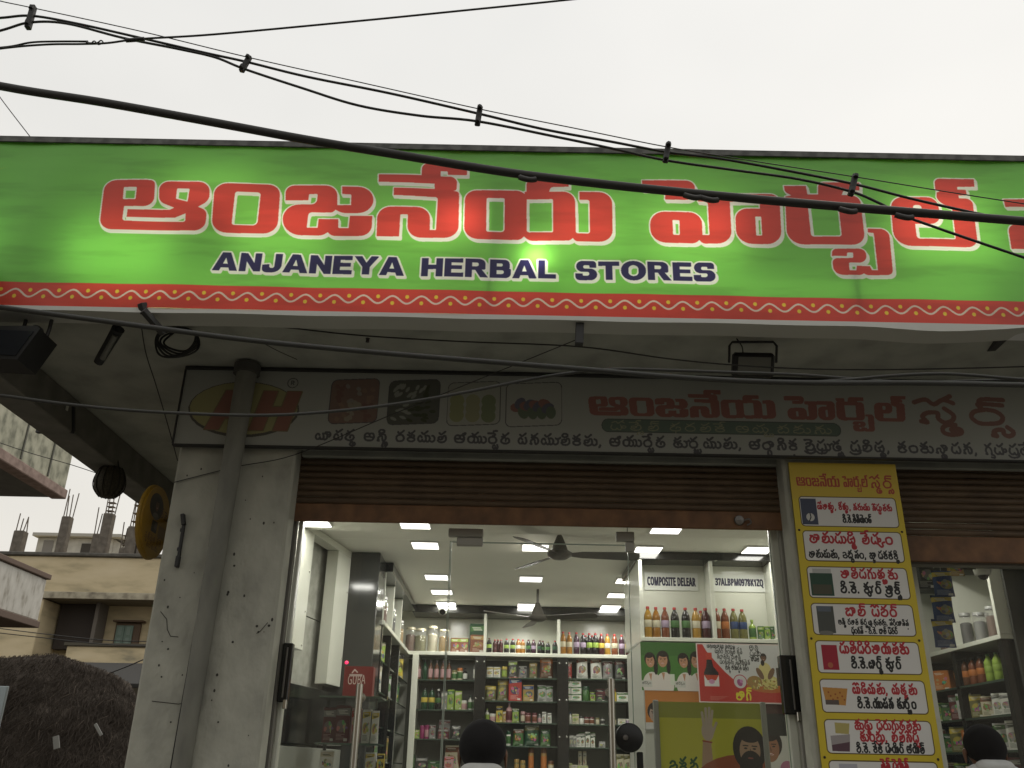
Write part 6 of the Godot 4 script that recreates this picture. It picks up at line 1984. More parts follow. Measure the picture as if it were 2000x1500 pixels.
	telugu(sh, "లభించును", Vector2(-rz * 0.42, -ry * 0.75), Vector2(rz * 0.42, -ry * 0.76), ry * 0.10, lin(0.10, 0.035, 0.01))
	var bas := Basis(Vector3(0, 0, -1), Vector3.UP, Vector3(1, 0, 0))
	mb = MB.new()
	mb.prism(ellipse(Vector2.ZERO, rz, ry, 40), 0.004, bas, Vector3.ZERO, Rect2(lo, hi - lo))
	part("printed_disc", mb, printed("oval_print", sh.im, 0.4), ov)
	mb = MB.new()
	var rim := []
	for q in 41:
		rim.append(bas * Vector3(cos(TAU * q / 40.0) * rz, sin(TAU * q / 40.0) * ry, -0.02))
	mb.tube(PackedVector3Array(rim), 0.010, 6, false)
	mb.prism(ellipse(Vector2.ZERO, rz, ry, 40), 0.028, bas, Vector3(-0.0045, 0, 0))
	part("body", mb, mat("oval_body", 0.34, 0.20, 0.02, 0.4), ov)
	for q in [[333.0, 1019.0, 356.0, 1036.0], [330.0, 1063.0, 350.0, 1073.0]]:
		mb = MB.new()
		mb.bar(PX(q[0] - 6.0, q[1] - 4.0, ox - 0.015) - oc, P(q[2], q[3], 4.19) - oc, 0.016, 0.016, 0.002)
		part("arm", mb, st, ov)
	mb = MB.new()
	mb.bar(P(359, 1026, 4.188) - oc, P(349, 1088, 4.188) - oc, 0.014, 0.014, 0.002)
	part("wall_bar", mb, st, ov)
	for q in [[357, 1004, 359, 1026], [345, 1108, 349, 1086]]:
		mb = MB.new()
		mb.bar(P(q[0], q[1], 4.188) - oc, P(q[2], q[3], 4.188) - oc, 0.026, 0.018, 0.003)
		part("wall_plate", mb, st, ov)

# ---------------------------------------------------------------- cables
func line_at(pts: Array, dist: float) -> Array:
	var out := []
	for p in pts:
		out.append(P(p[0], p[1], dist + (p[2] if p.size() > 2 else 0.0)))
	return out
func cable(called: String, label: String, pts: Array, r: float, m: Material, group := "") -> Node3D:
	var mb := MB.new()
	mb.tube(curve(pts, 7), r, 8)
	return solo(called, mb, m, label, "cable", group)

func build_cables():
	var blk := mat("cable_black")
	var thin := mat("wire_dark", 0.025, 0.024, 0.022, 0.5)
	var gry := mat("cable_grey", 0.045, 0.045, 0.041, 0.55)
	var D := 2.6
	var main := thing("power_cable", "thick black power cable crossing before the green sign's top", "cable", P(1000, 338, D))
	var pts := line_at([[-260, 112], [0, 168], [200, 200], [400, 236], [600, 273], [800, 306], [1000, 338], [1200, 362], [1400, 382], [1600, 400], [1800, 416], [2000, 432], [2260, 452]], D)
	var mb := MB.new()
	mb.tube(curve(pts, 6), 0.0155, 12)
	for k in mb.v.size():
		mb.v[k] -= main.position
	part("sheath", mb, mat("cable_sheath", 0.030, 0.028, 0.025, 0.6), main)
	for q in [[1030, 344], [1352, 379], [1385, 384], [1655, 406], [1765, 418]]:
		var c := P(q[0], q[1] + 4, D - 0.012) - main.position
		mb = MB.new()
		mb.tube(curve([c + Vector3(-0.028, 0.004, 0), c + Vector3(-0.008, -0.008, 0.006), c + Vector3(0.012, -0.010, 0.004), c + Vector3(0.03, -0.004, 0)], 4), 0.010, 7)
		part("tape_knot", mb, mat("cable_sheath"), main)
	# the bundle of three wires with its spacers
	var B := 2.8
	var w1 := [[-120, -26], [0, 2], [62, 15], [270, 60], [485, 112], [700, 160], [937, 213], [1120, 250], [1303, 287], [1480, 316], [1668, 345], [1840, 373], [2000, 398], [2200, 428]]
	var w2 := [[-120, 44], [0, 35], [62, 31], [150, 46], [270, 73], [400, 103], [482, 121], [600, 150], [760, 182], [935, 222], [1060, 252], [1190, 276], [1302, 297], [1400, 309], [1520, 330], [1666, 359], [1780, 388], [1900, 415], [2000, 434], [2200, 470]]
	var w3 := [[-120, 90], [0, 60], [58, 44], [130, 46], [240, 74], [350, 96], [420, 112], [478, 135], [590, 172], [700, 206], [820, 226], [933, 237], [1090, 268], [1200, 291], [1300, 313], [1440, 333], [1560, 350], [1662, 374], [1720, 398], [1765, 421], [1850, 452], [2000, 503], [2200, 570]]
	cable("bearer_wire", "thin bearer wire, uppermost of the spaced bundle above the sign", line_at(w1, B), 0.0022, thin)
	cable("service_wire", "black service wire in the middle of the spaced bundle", line_at(w2, B), 0.0052, blk)
	cable("service_wire", "lowest wire of the spaced bundle, dropping to the right over the sign", line_at(w3, B), 0.0052, blk)
	var sp := [[66, 12, 54, 56, "at the top left corner"], [488, 110, 471, 140, "above the blank left end of the sign"], [938, 207, 932, 246, "in the middle of the sky"], [1306, 279, 1299, 318, "over the sign's top edge"], [1671, 341, 1661, 382, "over the green sign's right half"]]
	for s in sp:
		var a := P(s[0], s[1], B - 0.006)
		var b := P(s[2], s[3], B - 0.006)
		var o := thing("cable_spacer", "black spacer clip on the wire bundle %s" % s[4], "spacer clip", a, "spacer clips on the wire bundle")
		mb = MB.new()
		var wdt := 0.026 if s[0] < 300 else (0.020 if s[0] < 600 else (0.013 if s[0] < 1400 else 0.020))
		mb.bar(Vector3.ZERO, b - a, wdt, 0.022, 0.004)
		part("strip", mb, mat("spacer_black", 0.018, 0.017, 0.016, 0.6), o)
		mb = MB.new()
		mb.tube(PackedVector3Array([(b - a) * 0.1 + Vector3(0, 0, 0.012), (b - a) * 0.22 + Vector3(0, 0, 0.014)]), 0.010, 6)
		mb.tube(PackedVector3Array([(b - a) * 0.72 + Vector3(0, 0, 0.012), (b - a) * 0.9 + Vector3(0, 0, 0.014)]), 0.010, 6)
		part("clamp", mb, mat("spacer_black"), o)
	# line that climbs to the right out of the picture
	cable("overhead_line", "black overhead line rising to the right at the top of the sky", line_at([[-160, 118], [0, 95], [90, 87], [160, 86], [210, 84], [275, 76], [420, 67], [700, 41], [900, 21], [1115, -1], [1350, -28]], 2.75), 0.0042, blk)
	cable("overhead_line", "second strand beside the rising overhead line, with a small tie", line_at([[-160, 100], [0, 93], [60, 83], [110, 81], [172, 81]], 2.75), 0.0040, blk)
	mb = MB.new()
	var tie := line_at([[168, 80], [176, 86], [184, 80], [192, 87], [201, 83], [197, 79], [188, 84], [168, 83]], 2.742)
	mb.tube(curve(tie, 4), 0.0028, 6)
	solo("wire_tie", mb, blk, "small twisted wire tie on the overhead line near the left edge", "wire tie")
	mb = MB.new()
	mb.tube(curve(line_at([[246, 79], [262, 78], [282, 76]], 2.742), 3), 0.0085, 8)
	solo("splice", mb, blk, "taped black splice where the overhead line crosses the bundle", "splice")
	cable("stay_wire", "thin stay wire running down to the sign's top left corner", line_at([[-60, 104], [0, 190], [62, 271]], 3.42), 0.0022, thin)
	# cables below the sign
	cable("grey_cable", "thick grey cable sagging across the canopy below the green sign", line_at([[-200, 572], [0, 600], [150, 620], [300, 640], [450, 660], [600, 676], [800, 694], [1000, 710], [1150, 722], [1300, 735], [1450, 744], [1600, 748], [1800, 748], [2000, 752], [2200, 756]], 3.2), 0.0115, gry)
	cable("grey_cable", "thinner grey cable sagging over the oval crest and up to the right", line_at([[-200, 748], [0, 772], [120, 788], [250, 801], [400, 809], [520, 811], [620, 806], [720, 796], [820, 782], [920, 764], [1020, 744], [1110, 729], [1200, 721], [1300, 723], [1420, 727], [1560, 732], [1680, 741], [1780, 747], [1900, 744], [2000, 741], [2200, 738]], 3.25), 0.0068, gry)
	cable("grey_cable", "short grey cable that lifts over the others at the old sign's top right", line_at([[1560, 748], [1640, 743], [1740, 734], [1830, 730], [1900, 733], [2000, 741], [2200, 752]], 3.22), 0.0072, gry)
	cable("thin_wire", "thin dark wire strung along the canopy from bracket to bracket", line_at([[283, 603], [420, 622], [580, 642], [715, 656], [900, 667], [1130, 677], [1300, 700], [1420, 712], [1560, 720], [1700, 722], [1850, 720], [2000, 716], [2200, 708]], 3.6), 0.0036, thin)
	mb = MB.new()
	mb.lathe(PackedVector2Array([Vector2(0, -0.012), Vector2(0.009, -0.010), Vector2(0.007, 0.0), Vector2(0.010, 0.008), Vector2(0.0, 0.012)]), P(718, 664, 3.6), 10)
	solo("hanging_insulator", mb, thin, "tiny dark knob hanging from the thin wire under the canopy", "insulator")
	cable("stay_wire", "thin slanting wire from the middle sign bracket down to the corner pillar", [P(1127, 663, 3.50), P(960, 731, 3.7), P(760, 812, 3.95), P(576, 888, 4.13), P(460, 912, 4.185), P(340, 942, 4.19)], 0.0024, thin)
	cable("stay_wire", "thin upright wire from the slanting bracket down beside the old sign", [P(276, 636, 3.62), P(285, 690, 3.75), P(304, 750, 3.9), P(325, 820, 4.02), P(347, 900, 4.15)], 0.0028, thin)
	cable("stay_wire", "short faint wire by the canopy edge right of the coiled cable", [P(500, 662, 3.45), P(540, 684, 3.6), P(580, 702, 3.75)], 0.002, thin)

# ---------------------------------------------------------------- the neighbours across the lane, left
func build_neighbours():
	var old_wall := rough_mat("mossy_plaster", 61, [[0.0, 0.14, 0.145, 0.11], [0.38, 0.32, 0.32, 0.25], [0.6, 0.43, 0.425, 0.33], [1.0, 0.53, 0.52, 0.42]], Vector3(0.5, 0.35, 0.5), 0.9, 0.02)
	# nearer balcony block of grey-green plaster
	var bl := thing("balcony_block", "mossy grey concrete balcony corner jutting in at the left, above the white one", "balcony", Vector3(-6.6, 4.7, -10.5))
	var o := bl.position
	part("parapet", spanned(Vector3(-6.0, 4.86, -8.2) - o, Vector3(-6.16, 6.2, -11.64) - o, 0.01), old_wall, bl)
	part("edge_strip", spanned(Vector3(-5.97, 4.73, -8.2) - o, Vector3(-6.17, 4.857, -11.67) - o, 0.01), rough_mat("pink_edge", 62, [[0.0, 0.20, 0.14, 0.12], [1.0, 0.40, 0.30, 0.26]], Vector3(1, 1, 1)), bl)
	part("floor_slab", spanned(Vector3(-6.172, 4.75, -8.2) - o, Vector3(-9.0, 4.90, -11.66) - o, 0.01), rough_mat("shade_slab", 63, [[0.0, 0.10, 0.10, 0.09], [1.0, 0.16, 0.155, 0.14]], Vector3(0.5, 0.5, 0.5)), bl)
	part("end_parapet", spanned(Vector3(-6.165, 4.902, -11.50) - o, Vector3(-9.0, 6.2, -11.64) - o, 0.01), old_wall, bl)
	for z in [9.6, 10.4, 11.1]:
		part("rib", spanned(Vector3(-5.985, 4.88, -z) - o, Vector3(-5.999, 5.9, -z - 0.03) - o, 0.003), mat("rib_dark", 0.10, 0.10, 0.08), bl)
	part("wall", spanned(Vector3(-7.6, 0.0, -6.0) - o, Vector3(-9.0, 8.0, -10.5) - o, 0.01), old_wall, bl)
	# white box balcony below
	var wb := thing("balcony_block", "stained white box balcony at the left edge, below the mossy one", "balcony", Vector3(-5.6, 2.8, -9.2))
	o = wb.position
	part("box", spanned(Vector3(-5.0, 2.86, -7.6) - o, Vector3(-6.6, 3.30, -9.75) - o, 0.01), rough_mat("stained_white", 64, [[0.0, 0.34, 0.31, 0.26], [0.4, 0.60, 0.58, 0.53], [1.0, 0.72, 0.70, 0.65]], Vector3(0.9, 0.4, 0.9), 0.9, 0.02), wb)
	part("coping", spanned(Vector3(-4.97, 3.302, -7.6) - o, Vector3(-6.6, 3.355, -9.78) - o, 0.006), mat("coping_brown", 0.17, 0.12, 0.095, 0.8), wb)
	part("bottom_strip", spanned(Vector3(-4.98, 2.79, -7.6) - o, Vector3(-6.6, 2.858, -9.77) - o, 0.006), mat("coping_brown"), wb)
	# the yellow house with its unfinished roof
	var Y := 24.0
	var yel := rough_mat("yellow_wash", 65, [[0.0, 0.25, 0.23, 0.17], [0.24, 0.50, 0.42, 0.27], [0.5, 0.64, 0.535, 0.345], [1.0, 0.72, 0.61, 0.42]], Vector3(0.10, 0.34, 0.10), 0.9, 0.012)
	var h := thing("yellow_house", "stained yellow house across the way with bare columns on its unfinished roof", "house", Vector3(-12, 0, -26))
	o = h.position
	var at := func(u, v): return XY(u, v, Y)
	part("wall", spanned(Vector3(-22, 0, -25.2) - o, Vector3(-7.0, 6.4, -32) - o, 0.02), yel, h)
	part("roof_parapet", spanned(Vector3(-22, 5.50, -Y) - o, Vector3(-7.0, 6.56, -24.3) - o, 0.02), yel, h)
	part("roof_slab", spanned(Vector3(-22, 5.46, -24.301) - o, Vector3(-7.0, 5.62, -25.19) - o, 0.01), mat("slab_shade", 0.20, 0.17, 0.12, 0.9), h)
	part("roof_coping", spanned(Vector3(-22, 6.562, -Y + 0.08) - o, Vector3(-7.0, 6.66, -24.42) - o, 0.02), rough_mat("coping_grey", 66, [[0.0, 0.07, 0.065, 0.055], [1.0, 0.17, 0.16, 0.14]], Vector3(0.5, 0.5, 0.5)), h)
	part("parapet_band", spanned(Vector3(-22, 5.44, -Y + 0.05) - o, Vector3(-7.0, 5.62, -Y + 0.001) - o, 0.01), rough_mat("band_cream", 67, [[0.0, 0.15, 0.13, 0.10], [0.5, 0.40, 0.36, 0.27], [1.0, 0.55, 0.50, 0.38]], Vector3(0.4, 0.4, 0.4)), h)
	part("balcony_parapet", spanned(Vector3(at.call(125, 1290).x, 3.55, -Y) - o, Vector3(-7.0, 4.24, -24.2) - o, 0.02), yel, h)
	part("balcony_coping", spanned(Vector3(at.call(120, 1290).x, 4.242, -Y + 0.06) - o, Vector3(-7.0, 4.32, -24.25) - o, 0.01), mat("coping_dark", 0.09, 0.08, 0.06, 0.9), h)
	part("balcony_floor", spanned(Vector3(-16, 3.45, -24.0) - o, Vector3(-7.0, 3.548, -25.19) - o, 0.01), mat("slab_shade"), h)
	# recess at the balcony's left end: a block with shade in its colour; the wall's piece beside it
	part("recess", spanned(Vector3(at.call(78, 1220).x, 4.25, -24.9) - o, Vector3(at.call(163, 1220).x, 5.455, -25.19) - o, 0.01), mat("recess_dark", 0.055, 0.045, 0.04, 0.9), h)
	part("side_pier", spanned(Vector3(-22, 3.5, -24.02) - o, Vector3(at.call(74, 1220).x, 5.438, -25.19) - o, 0.02), yel, h)
	part("recess_edge", spanned(Vector3(at.call(160, 1220).x, 4.33, -24.60) - o, Vector3(at.call(168, 1220).x, 5.455, -25.19) - o, 0.01), mat("recess_edge", 0.17, 0.15, 0.13, 0.9), h)
	# window with shutters and the arched niche
	var wd := part("window", spanned(Vector3(at.call(191, 1220).x, 4.30, -25.12) - o, Vector3(at.call(242, 1220).x, 5.00, -25.20) - o, 0.01), mat("window_brown", 0.13, 0.085, 0.055, 0.7), h)
	for k in 2:
		var x0: float = lerpf(at.call(194, 1220).x, at.call(229, 1220).x, k * 0.5)
		var x1: float = lerpf(at.call(194, 1220).x, at.call(229, 1220).x, k * 0.5 + 0.48)
		part("shutter_leaf", spanned(Vector3(x0, 4.33, -25.08) - o, Vector3(x1, 4.93, -25.118) - o, 0.008), mat("shutter_teal", 0.17, 0.24, 0.20, 0.6), wd)
		for r in 2:
			part("shutter_panel", spanned(Vector3(x0 + 0.06, 4.38 + r * 0.29, -25.07) - o, Vector3(x1 - 0.06, 4.60 + r * 0.29, -25.079) - o, 0.004), mat("shutter_teal_light", 0.22, 0.29, 0.25, 0.6), wd)
	part("lintel_shade", spanned(Vector3(at.call(188, 1220).x, 5.01, -24.95) - o, Vector3(at.call(250, 1220).x, 5.06, -25.19) - o, 0.01), mat("window_brown"), h)
	var arch := PackedVector2Array()
	var ac: Vector2 = at.call(269, 1232)
	for q in 13:
		var t := PI * q / 12.0
		arch.append(ac + Vector2(cos(t) * 0.17, sin(t) * 0.22))
	arch.append(ac + Vector2(-0.17, -0.42))
	arch.append(ac + Vector2(0.17, -0.42))
	var mb := MB.new()
	mb.prism(arch, 0.05, Basis(), Vector3(0, 0, -25.14) - o)
	var aw := part("window", mb, mat("arch_green", 0.11, 0.15, 0.12, 0.6), h)
	mb = MB.new()
	var inner := PackedVector2Array()
	for p in arch:
		inner.append(ac + (p - ac) * Vector2(0.55, 0.85) + Vector2(0.05, -0.02))
	mb.prism(inner, 0.02, Basis(), Vector3(0, 0, -25.125) - o)
	part("pane", mb, mat("arch_dark", 0.03, 0.035, 0.03, 0.3), aw)
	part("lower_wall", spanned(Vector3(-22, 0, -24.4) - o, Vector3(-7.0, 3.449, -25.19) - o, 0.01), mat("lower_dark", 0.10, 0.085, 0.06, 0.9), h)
	# columns with their starter bars
	var cols := [[40, 1091, 1038, 20, 36, "dark"], [131, 1092, 1010, 17, 56, ""], [190, 1092, 1044, 15, 54, ""], [213, 1092, 1004, 18, 46, ""], [240, 1095, 1071, 13, 52, ""], [262, 1092, 1030, 20, 90, ""], [279, 1092, 1036, 12, 60, ""]]
	for c in cols:
		var p0: Vector3 = P(c[0], c[1] + 4, Y + 1.0)
		var p1: Vector3 = P(c[0] + 2, c[2], Y + 1.0)
		var s: float = (Y + 1.0) / -sight(c[0], c[2]).z / FOCAL
		var w: float = c[3] * s * 0.5
		var pc := part("roof_column", spanned(Vector3(p1.x - w, 6.3, -Y - 1.0 + w) - o, Vector3(p1.x + w, p1.y, -Y - 1.0 - w) - o, 0.02), rough_mat("raw_column", 68, [[0.0, 0.10, 0.085, 0.07], [1.0, 0.20, 0.175, 0.145]], Vector3(0.8, 0.8, 0.8)), h)
		for k in 4:
			mb = MB.new()
			var bx := p1 + Vector3((k % 2 - 0.5) * w * 1.4, -0.05, (k / 2 - 0.5) * w * 1.4) - o
			mb.tube(PackedVector3Array([bx, bx + Vector3(0.05 * sin(k * 2.0 + c[0]), c[4] * s * (0.85 + 0.1 * (k % 3)), 0.03 * cos(k * 1.0))]), 0.016, 5)
			part("starter_bar", mb, mat("rebar", 0.17, 0.14, 0.115, 0.8), pc)
		for k in int(c[4] / 14.0):
			mb = MB.new()
			var yy: float = p1.y + c[4] * s * (0.12 + 0.18 * k)
			mb.box(Vector3(p1.x, yy, -Y - 1.0) - o, Vector3(w * 1.5, 0.016, w * 1.5))
			if c[5] == "" and c[0] > 200:
				part("link_bar", mb, mat("rebar"), pc)
	# white roof room behind the columns
	var rr := thing("roof_room", "small white room on the roof behind the bare columns", "roof room", Vector3(-12.5, 6.6, -29))
	o = rr.position
	var R := 28.0
	var r0 := XY(66, 1086, R)
	var r1 := XY(222, 1052, R)
	part("wall", spanned(Vector3(r0.x, 6.5, -R) - o, Vector3(r1.x, r1.y, -R - 2.5) - o, 0.02), rough_mat("pale_wall", 69, [[0.0, 0.34, 0.33, 0.30], [1.0, 0.52, 0.51, 0.47]], Vector3(0.4, 0.4, 0.4)), rr)
	part("roof", spanned(Vector3(r0.x - 0.1, r1.y + 0.002, -R + 0.2) - o, Vector3(r1.x + 0.3, r1.y + 0.11, -R - 2.7) - o, 0.01), mat("pale_slab", 0.40, 0.39, 0.36, 0.9), rr)
	var dk := mat("opening_dark", 0.05, 0.045, 0.04, 0.8)
	for q in [[80, 1056, 106, 1084], [156, 1062, 180, 1082]]:
		var a := XY(q[0], q[3], R)
		var b := XY(q[2], q[1], R)
		part("window", spanned(Vector3(a.x, a.y, -R + 0.02) - o, Vector3(b.x, b.y, -R - 0.05) - o, 0.005), dk if q[0] > 100 else mat("grey_door", 0.20, 0.19, 0.18, 0.8), rr)
	var pr := MB.new()
	var ra := XY(222, 1052, R)
	pr.prism(PackedVector2Array([Vector2(ra.x, 6.5), Vector2(XY(246, 1068, R).x, 6.5), XY(246, 1068, R), ra]), 2.4, Basis(), Vector3(0, 0, -R - 0.05) - o)
	part("stair_flank", pr, rough_mat("pale_wall", 69, [], Vector3.ONE), rr)
	# thatched hut
	var T := 10.0
	var hut := thing("thatched_hut", "dark brown thatched hut roof with ragged straw, left of the corner pillar", "hut", Vector3(-5.2, 0, -11.5))
	o = hut.position
	var thatch := rough_mat("thatch", 71, [[0.0, 0.040, 0.031, 0.024], [0.5, 0.085, 0.068, 0.054], [1.0, 0.15, 0.122, 0.098]], Vector3(0.9, 3.2, 0.9), 0.95, 0.05, 1.2)
	var prof := [[-9.5, 2.60], [-6.2, 2.62], [-5.5, 2.68], [-5.14, 2.62], [-4.85, 2.48], [-4.62, 2.36], [-4.40, 2.20], [-4.1, 2.02], [-3.7, 1.80], [-3.2, 1.45], [-2.9, 1.2]]
	mb = MB.new()
	var ring := []
	for q in prof:
		var row := []
		for k in 9:
			var t := k / 8.0
			var fall := pow(t, 1.5) * 1.35
			row.append(Vector3(q[0] + 0.05 * sin(k * 3.0 + q[0] * 5.0) - 0.10 * t, q[1] - fall + 0.03 * sin(k * 2.0 + q[0] * 9.0), -11.4 + t * 1.5 + 0.04 * sin(q[0] * 7.0 + k)) - o)
		ring.append(row)
	for k in prof.size() - 1:
		for j in 8:
			mb.quad(ring[k][j + 1], ring[k + 1][j + 1], ring[k + 1][j], ring[k][j])
		mb.quad(ring[k][0], ring[k + 1][0], ring[k + 1][0] + Vector3(0.2, -1.6, -1.8), ring[k][0] + Vector3(0, -1.6, -1.8))
	part("roof_mound", mb, thatch, hut)
	mb = MB.new()
	mb.tri(Vector3(-0.006, 0, 0), Vector3(0.006, 0, 0), Vector3(0.0, -0.32, 0.03), Vector3(0, 0, 1), Vector3(0, 0, 1), Vector3(0, 0, 1))
	mb.tri(Vector3(0, 0, -0.006), Vector3(0, 0, 0.006), Vector3(0.0, -0.32, 0.03), Vector3(1, 0, 0), Vector3(1, 0, 0), Vector3(1, 0, 0))
	var mm := MultiMesh.new()
	mm.transform_format = MultiMesh.TRANSFORM_3D
	mm.use_colors = true
	mm.mesh = mb.mesh()
	mm.instance_count = 14000
	for k in 14000:
		var q := rng.randf_range(1.0, 9.99)
		var i := int(q)
		var f := q - i
		var jj := rng.randf_range(0.0, 7.99)
		var j := int(jj)
		var p: Vector3 = ring[i][j].lerp(ring[i + 1][j], f).lerp(ring[i][j + 1].lerp(ring[i + 1][j + 1], f), jj - j)
		var b := Basis(Vector3.FORWARD, rng.randf_range(-0.9, 0.9)) * Basis(Vector3.RIGHT, rng.randf_range(-0.95, 0.1))
		var tone := rng.randf_range(0.7, 1.3)
		if rng.randf() < 0.02:
			tone = 2.4
		mm.set_instance_transform(k, Transform3D(b.scaled(Vector3.ONE * rng.randf_range(0.3, 0.8)), p + Vector3(0, 0.02, 0.03)))
		mm.set_instance_color(k, Color(0.085 * tone, 0.068 * tone, 0.054 * tone))
	var straw := MultiMeshInstance3D.new()
	straw.name = "straw"
	straw.multimesh = mm
	var sm := mat("straw_mat", 1, 1, 1, 0.95)
	sm.vertex_color_use_as_albedo = true
	straw.material_override = sm
	straw.set_meta("kind", "stuff")
	hut.add_child(straw, true)
	part("wall", spanned(Vector3(-9.4, 0.0, -10.6) - o, Vector3(-3.3, 1.5, -12.5) - o, 0.01), mat("mud_wall", 0.10, 0.08, 0.06, 0.95), hut)
	for q in [[110, 1450, 10, 20, "pale scrap of paper caught in the thatch"], [192, 1425, 22, 5, "white ribbon of torn plastic lying on the thatch"]]:
		var p := P(q[0], q[1], 9.82)
		mb = MB.new()
		var s: float = 9.8 / -sight(q[0], q[1]).z / FOCAL
		mb.box(Vector3.ZERO, Vector3(q[2] * s * 1.2, q[3] * s * 1.2, 0.01), Basis(Vector3.BACK, 0.3 if q[2] < 20 else -0.9), 0.002)
		var sc := solo("scrap", mb, paint("silver", 0.6), q[4], "scrap")
		sc.position = p
	# long dark shed roof behind the hut
	mb = MB.new()
	mb.box(Vector3(-7.5, 3.15, -19.2), Vector3(12.0, 0.08, 3.0), Basis(Vector3.RIGHT, 0.22), 0.01)
	solo("shed_roof", mb, mat("shed_dark", 0.035, 0.033, 0.03, 0.9), "long dark shed roof between the thatched hut and the yellow house", "shed roof")
	# sliver of a pale board at the left edge
	var b0 := XY(-60, 1425, 7.0)
	var b1 := XY(15, 1340, 7.0)
	solo("pale_board", spanned(Vector3(b0.x, b0.y, -7.0), Vector3(b1.x, b1.y, -7.03), 0.004), mat("pale_blue", 0.40, 0.46, 0.48, 0.5), "sliver of a pale blue board at the left edge below the hut's ridge", "board")
	# thin wires across the yellow house
	cable("house_wire", "thin wire crossing before the yellow house's window", line_at([[-40, 1222], [60, 1235], [200, 1250], [300, 1253]], 15.0), 0.007, mat("wire_dark"))
	cable("house_wire", "second thin wire just below the first, before the yellow house", line_at([[-40, 1232], [60, 1243], [200, 1258], [300, 1262]], 15.0), 0.007, mat("wire_dark"))
	cable("house_wire", "slanting wire from the yellow house's balcony to the corner pillar", line_at([[205, 1318], [245, 1303], [290, 1284]], 12.0), 0.008, mat("wire_dark"))
	cable("house_wire", "thin wire from the mossy balcony to the lane beam", line_at([[-20, 858], [60, 885], [140, 908], [200, 928]], 9.0), 0.004, mat("wire_dark"))

# ---------------------------------------------------------------- people: one skin drawn round a skeleton by surface nets
func body_mesh(bones: Array, cell: float, blend: float) -> MB:
	var lo := Vector3(1e9, 1e9, 1e9)
	var hi := -lo
	for b in bones:
		var r := Vector3.ONE * (maxf(b[2], b[3]) + cell * 2.5)
		lo = lo.min(b[0] - r).min(b[1] - r)
		hi = hi.max(b[0] + r).max(b[1] + r)
	var nx := int((hi.x - lo.x) / cell) + 2
	var ny := int((hi.y - lo.y) / cell) + 2
	var nz := int((hi.z - lo.z) / cell) + 2
	var f := PackedFloat32Array()
	f.resize(nx * ny * nz)
	f.fill(1.0)
	for b in bones:
		var a: Vector3 = b[0]
		var d: Vector3 = b[1] - a
		var dl := maxf(d.length_squared(), 1e-9)
		var r0: float = b[2]
		var r1: float = b[3]
		var fl: Vector3 = b[4] if b.size() > 4 else Vector3.ONE
		var rm := Vector3.ONE * (maxf(r0, r1) * maxf(fl.x, maxf(fl.y, fl.z)) + blend * 1.5 + cell * 2.0)
		var l := a.min(b[1]) - rm - lo
		var h := a.max(b[1]) + rm - lo
		for k in range(maxi(0, int(l.z / cell)), mini(nz, int(h.z / cell) + 1)):
			for j in range(maxi(0, int(l.y / cell)), mini(ny, int(h.y / cell) + 1)):
				for i in range(maxi(0, int(l.x / cell)), mini(nx, int(h.x / cell) + 1)):
					var p := lo + Vector3(i, j, k) * cell
					var t := clampf((p - a).dot(d) / dl, 0.0, 1.0)
					var e := (p - a - d * t) / fl
					var s := e.length() - lerpf(r0, r1, t)
					var ix := i + nx * (j + ny * k)
					var o := f[ix]
					var w := maxf(blend - absf(o - s), 0.0) / blend
					f[ix] = minf(o, s) - w * w * blend * 0.25
	var id := PackedInt32Array()
	id.resize(f.size())
	id.fill(-1)
	var pts := PackedVector3Array()
	for k in nz - 1:
		for j in ny - 1:
			for i in nx - 1:
				var base := i + nx * (j + ny * k)
				var inside := 0
				for q in 8:
					if f[base + (q & 1) + nx * (((q >> 1) & 1) + ny * (q >> 2))] < 0.0:
						inside += 1
				if inside == 0 or inside == 8:
					continue
				var sum := Vector3.ZERO
				var n := 0
				for e in 12:
					var ax := e / 4
					var u := e % 2
					var w2 := (e / 2) % 2
					var c := [0, 0, 0]
					c[(ax + 1) % 3] = u
					c[(ax + 2) % 3] = w2
					var c1 := c.duplicate()
					c1[ax] = 1
					var v0 := f[base + c[0] + nx * (c[1] + ny * c[2])]
					var v1 := f[base + c1[0] + nx * (c1[1] + ny * c1[2])]
					if (v0 < 0.0) != (v1 < 0.0):
						var t := v0 / (v0 - v1)
						var s := Vector3(c[0], c[1], c[2])
						s[ax] = t
						sum += s
						n += 1
				id[base] = pts.size()
				pts.append(lo + (Vector3(i, j, k) + sum / n) * cell)
	var nr := PackedVector3Array()
	nr.resize(pts.size())
	var faces := []
	for k in range(1, nz - 1):
		for j in range(1, ny - 1):
			for i in range(1, nx - 1):
				var base := i + nx * (j + ny * k)
				for ax in 3:
					var st: int = [1, nx, nx * ny][ax]
					var s1: int = [nx, nx * ny, 1][ax]
					var s2: int = [nx * ny, 1, nx][ax]
					var v0 := f[base]
					var v1 := f[base + st]
					if (v0 < 0.0) == (v1 < 0.0):
						continue
					var q := [id[base], id[base - s1], id[base - s1 - s2], id[base - s2]]
					if q.has(-1):
						continue
					if v0 > 0.0:
						q.reverse()
					var m := (pts[q[1]] - pts[q[0]]).cross(pts[q[2]] - pts[q[0]]) + (pts[q[2]] - pts[q[0]]).cross(pts[q[3]] - pts[q[0]])
					var want := Vector3.ZERO
					want[ax] = 1.0 if v0 < 0.0 else -1.0
					if m.dot(want) < 0.0:
						m = -m
					for z in q:
						nr[z] += m
					faces.append(q)
	var mb := MB.new()
	for q in faces:
		mb.tri(pts[q[0]], pts[q[1]], pts[q[2]], nr[q[0]].normalized(), nr[q[1]].normalized(), nr[q[2]].normalized())
		mb.tri(pts[q[0]], pts[q[2]], pts[q[3]], nr[q[0]].normalized(), nr[q[2]].normalized(), nr[q[3]].normalized())
	return mb

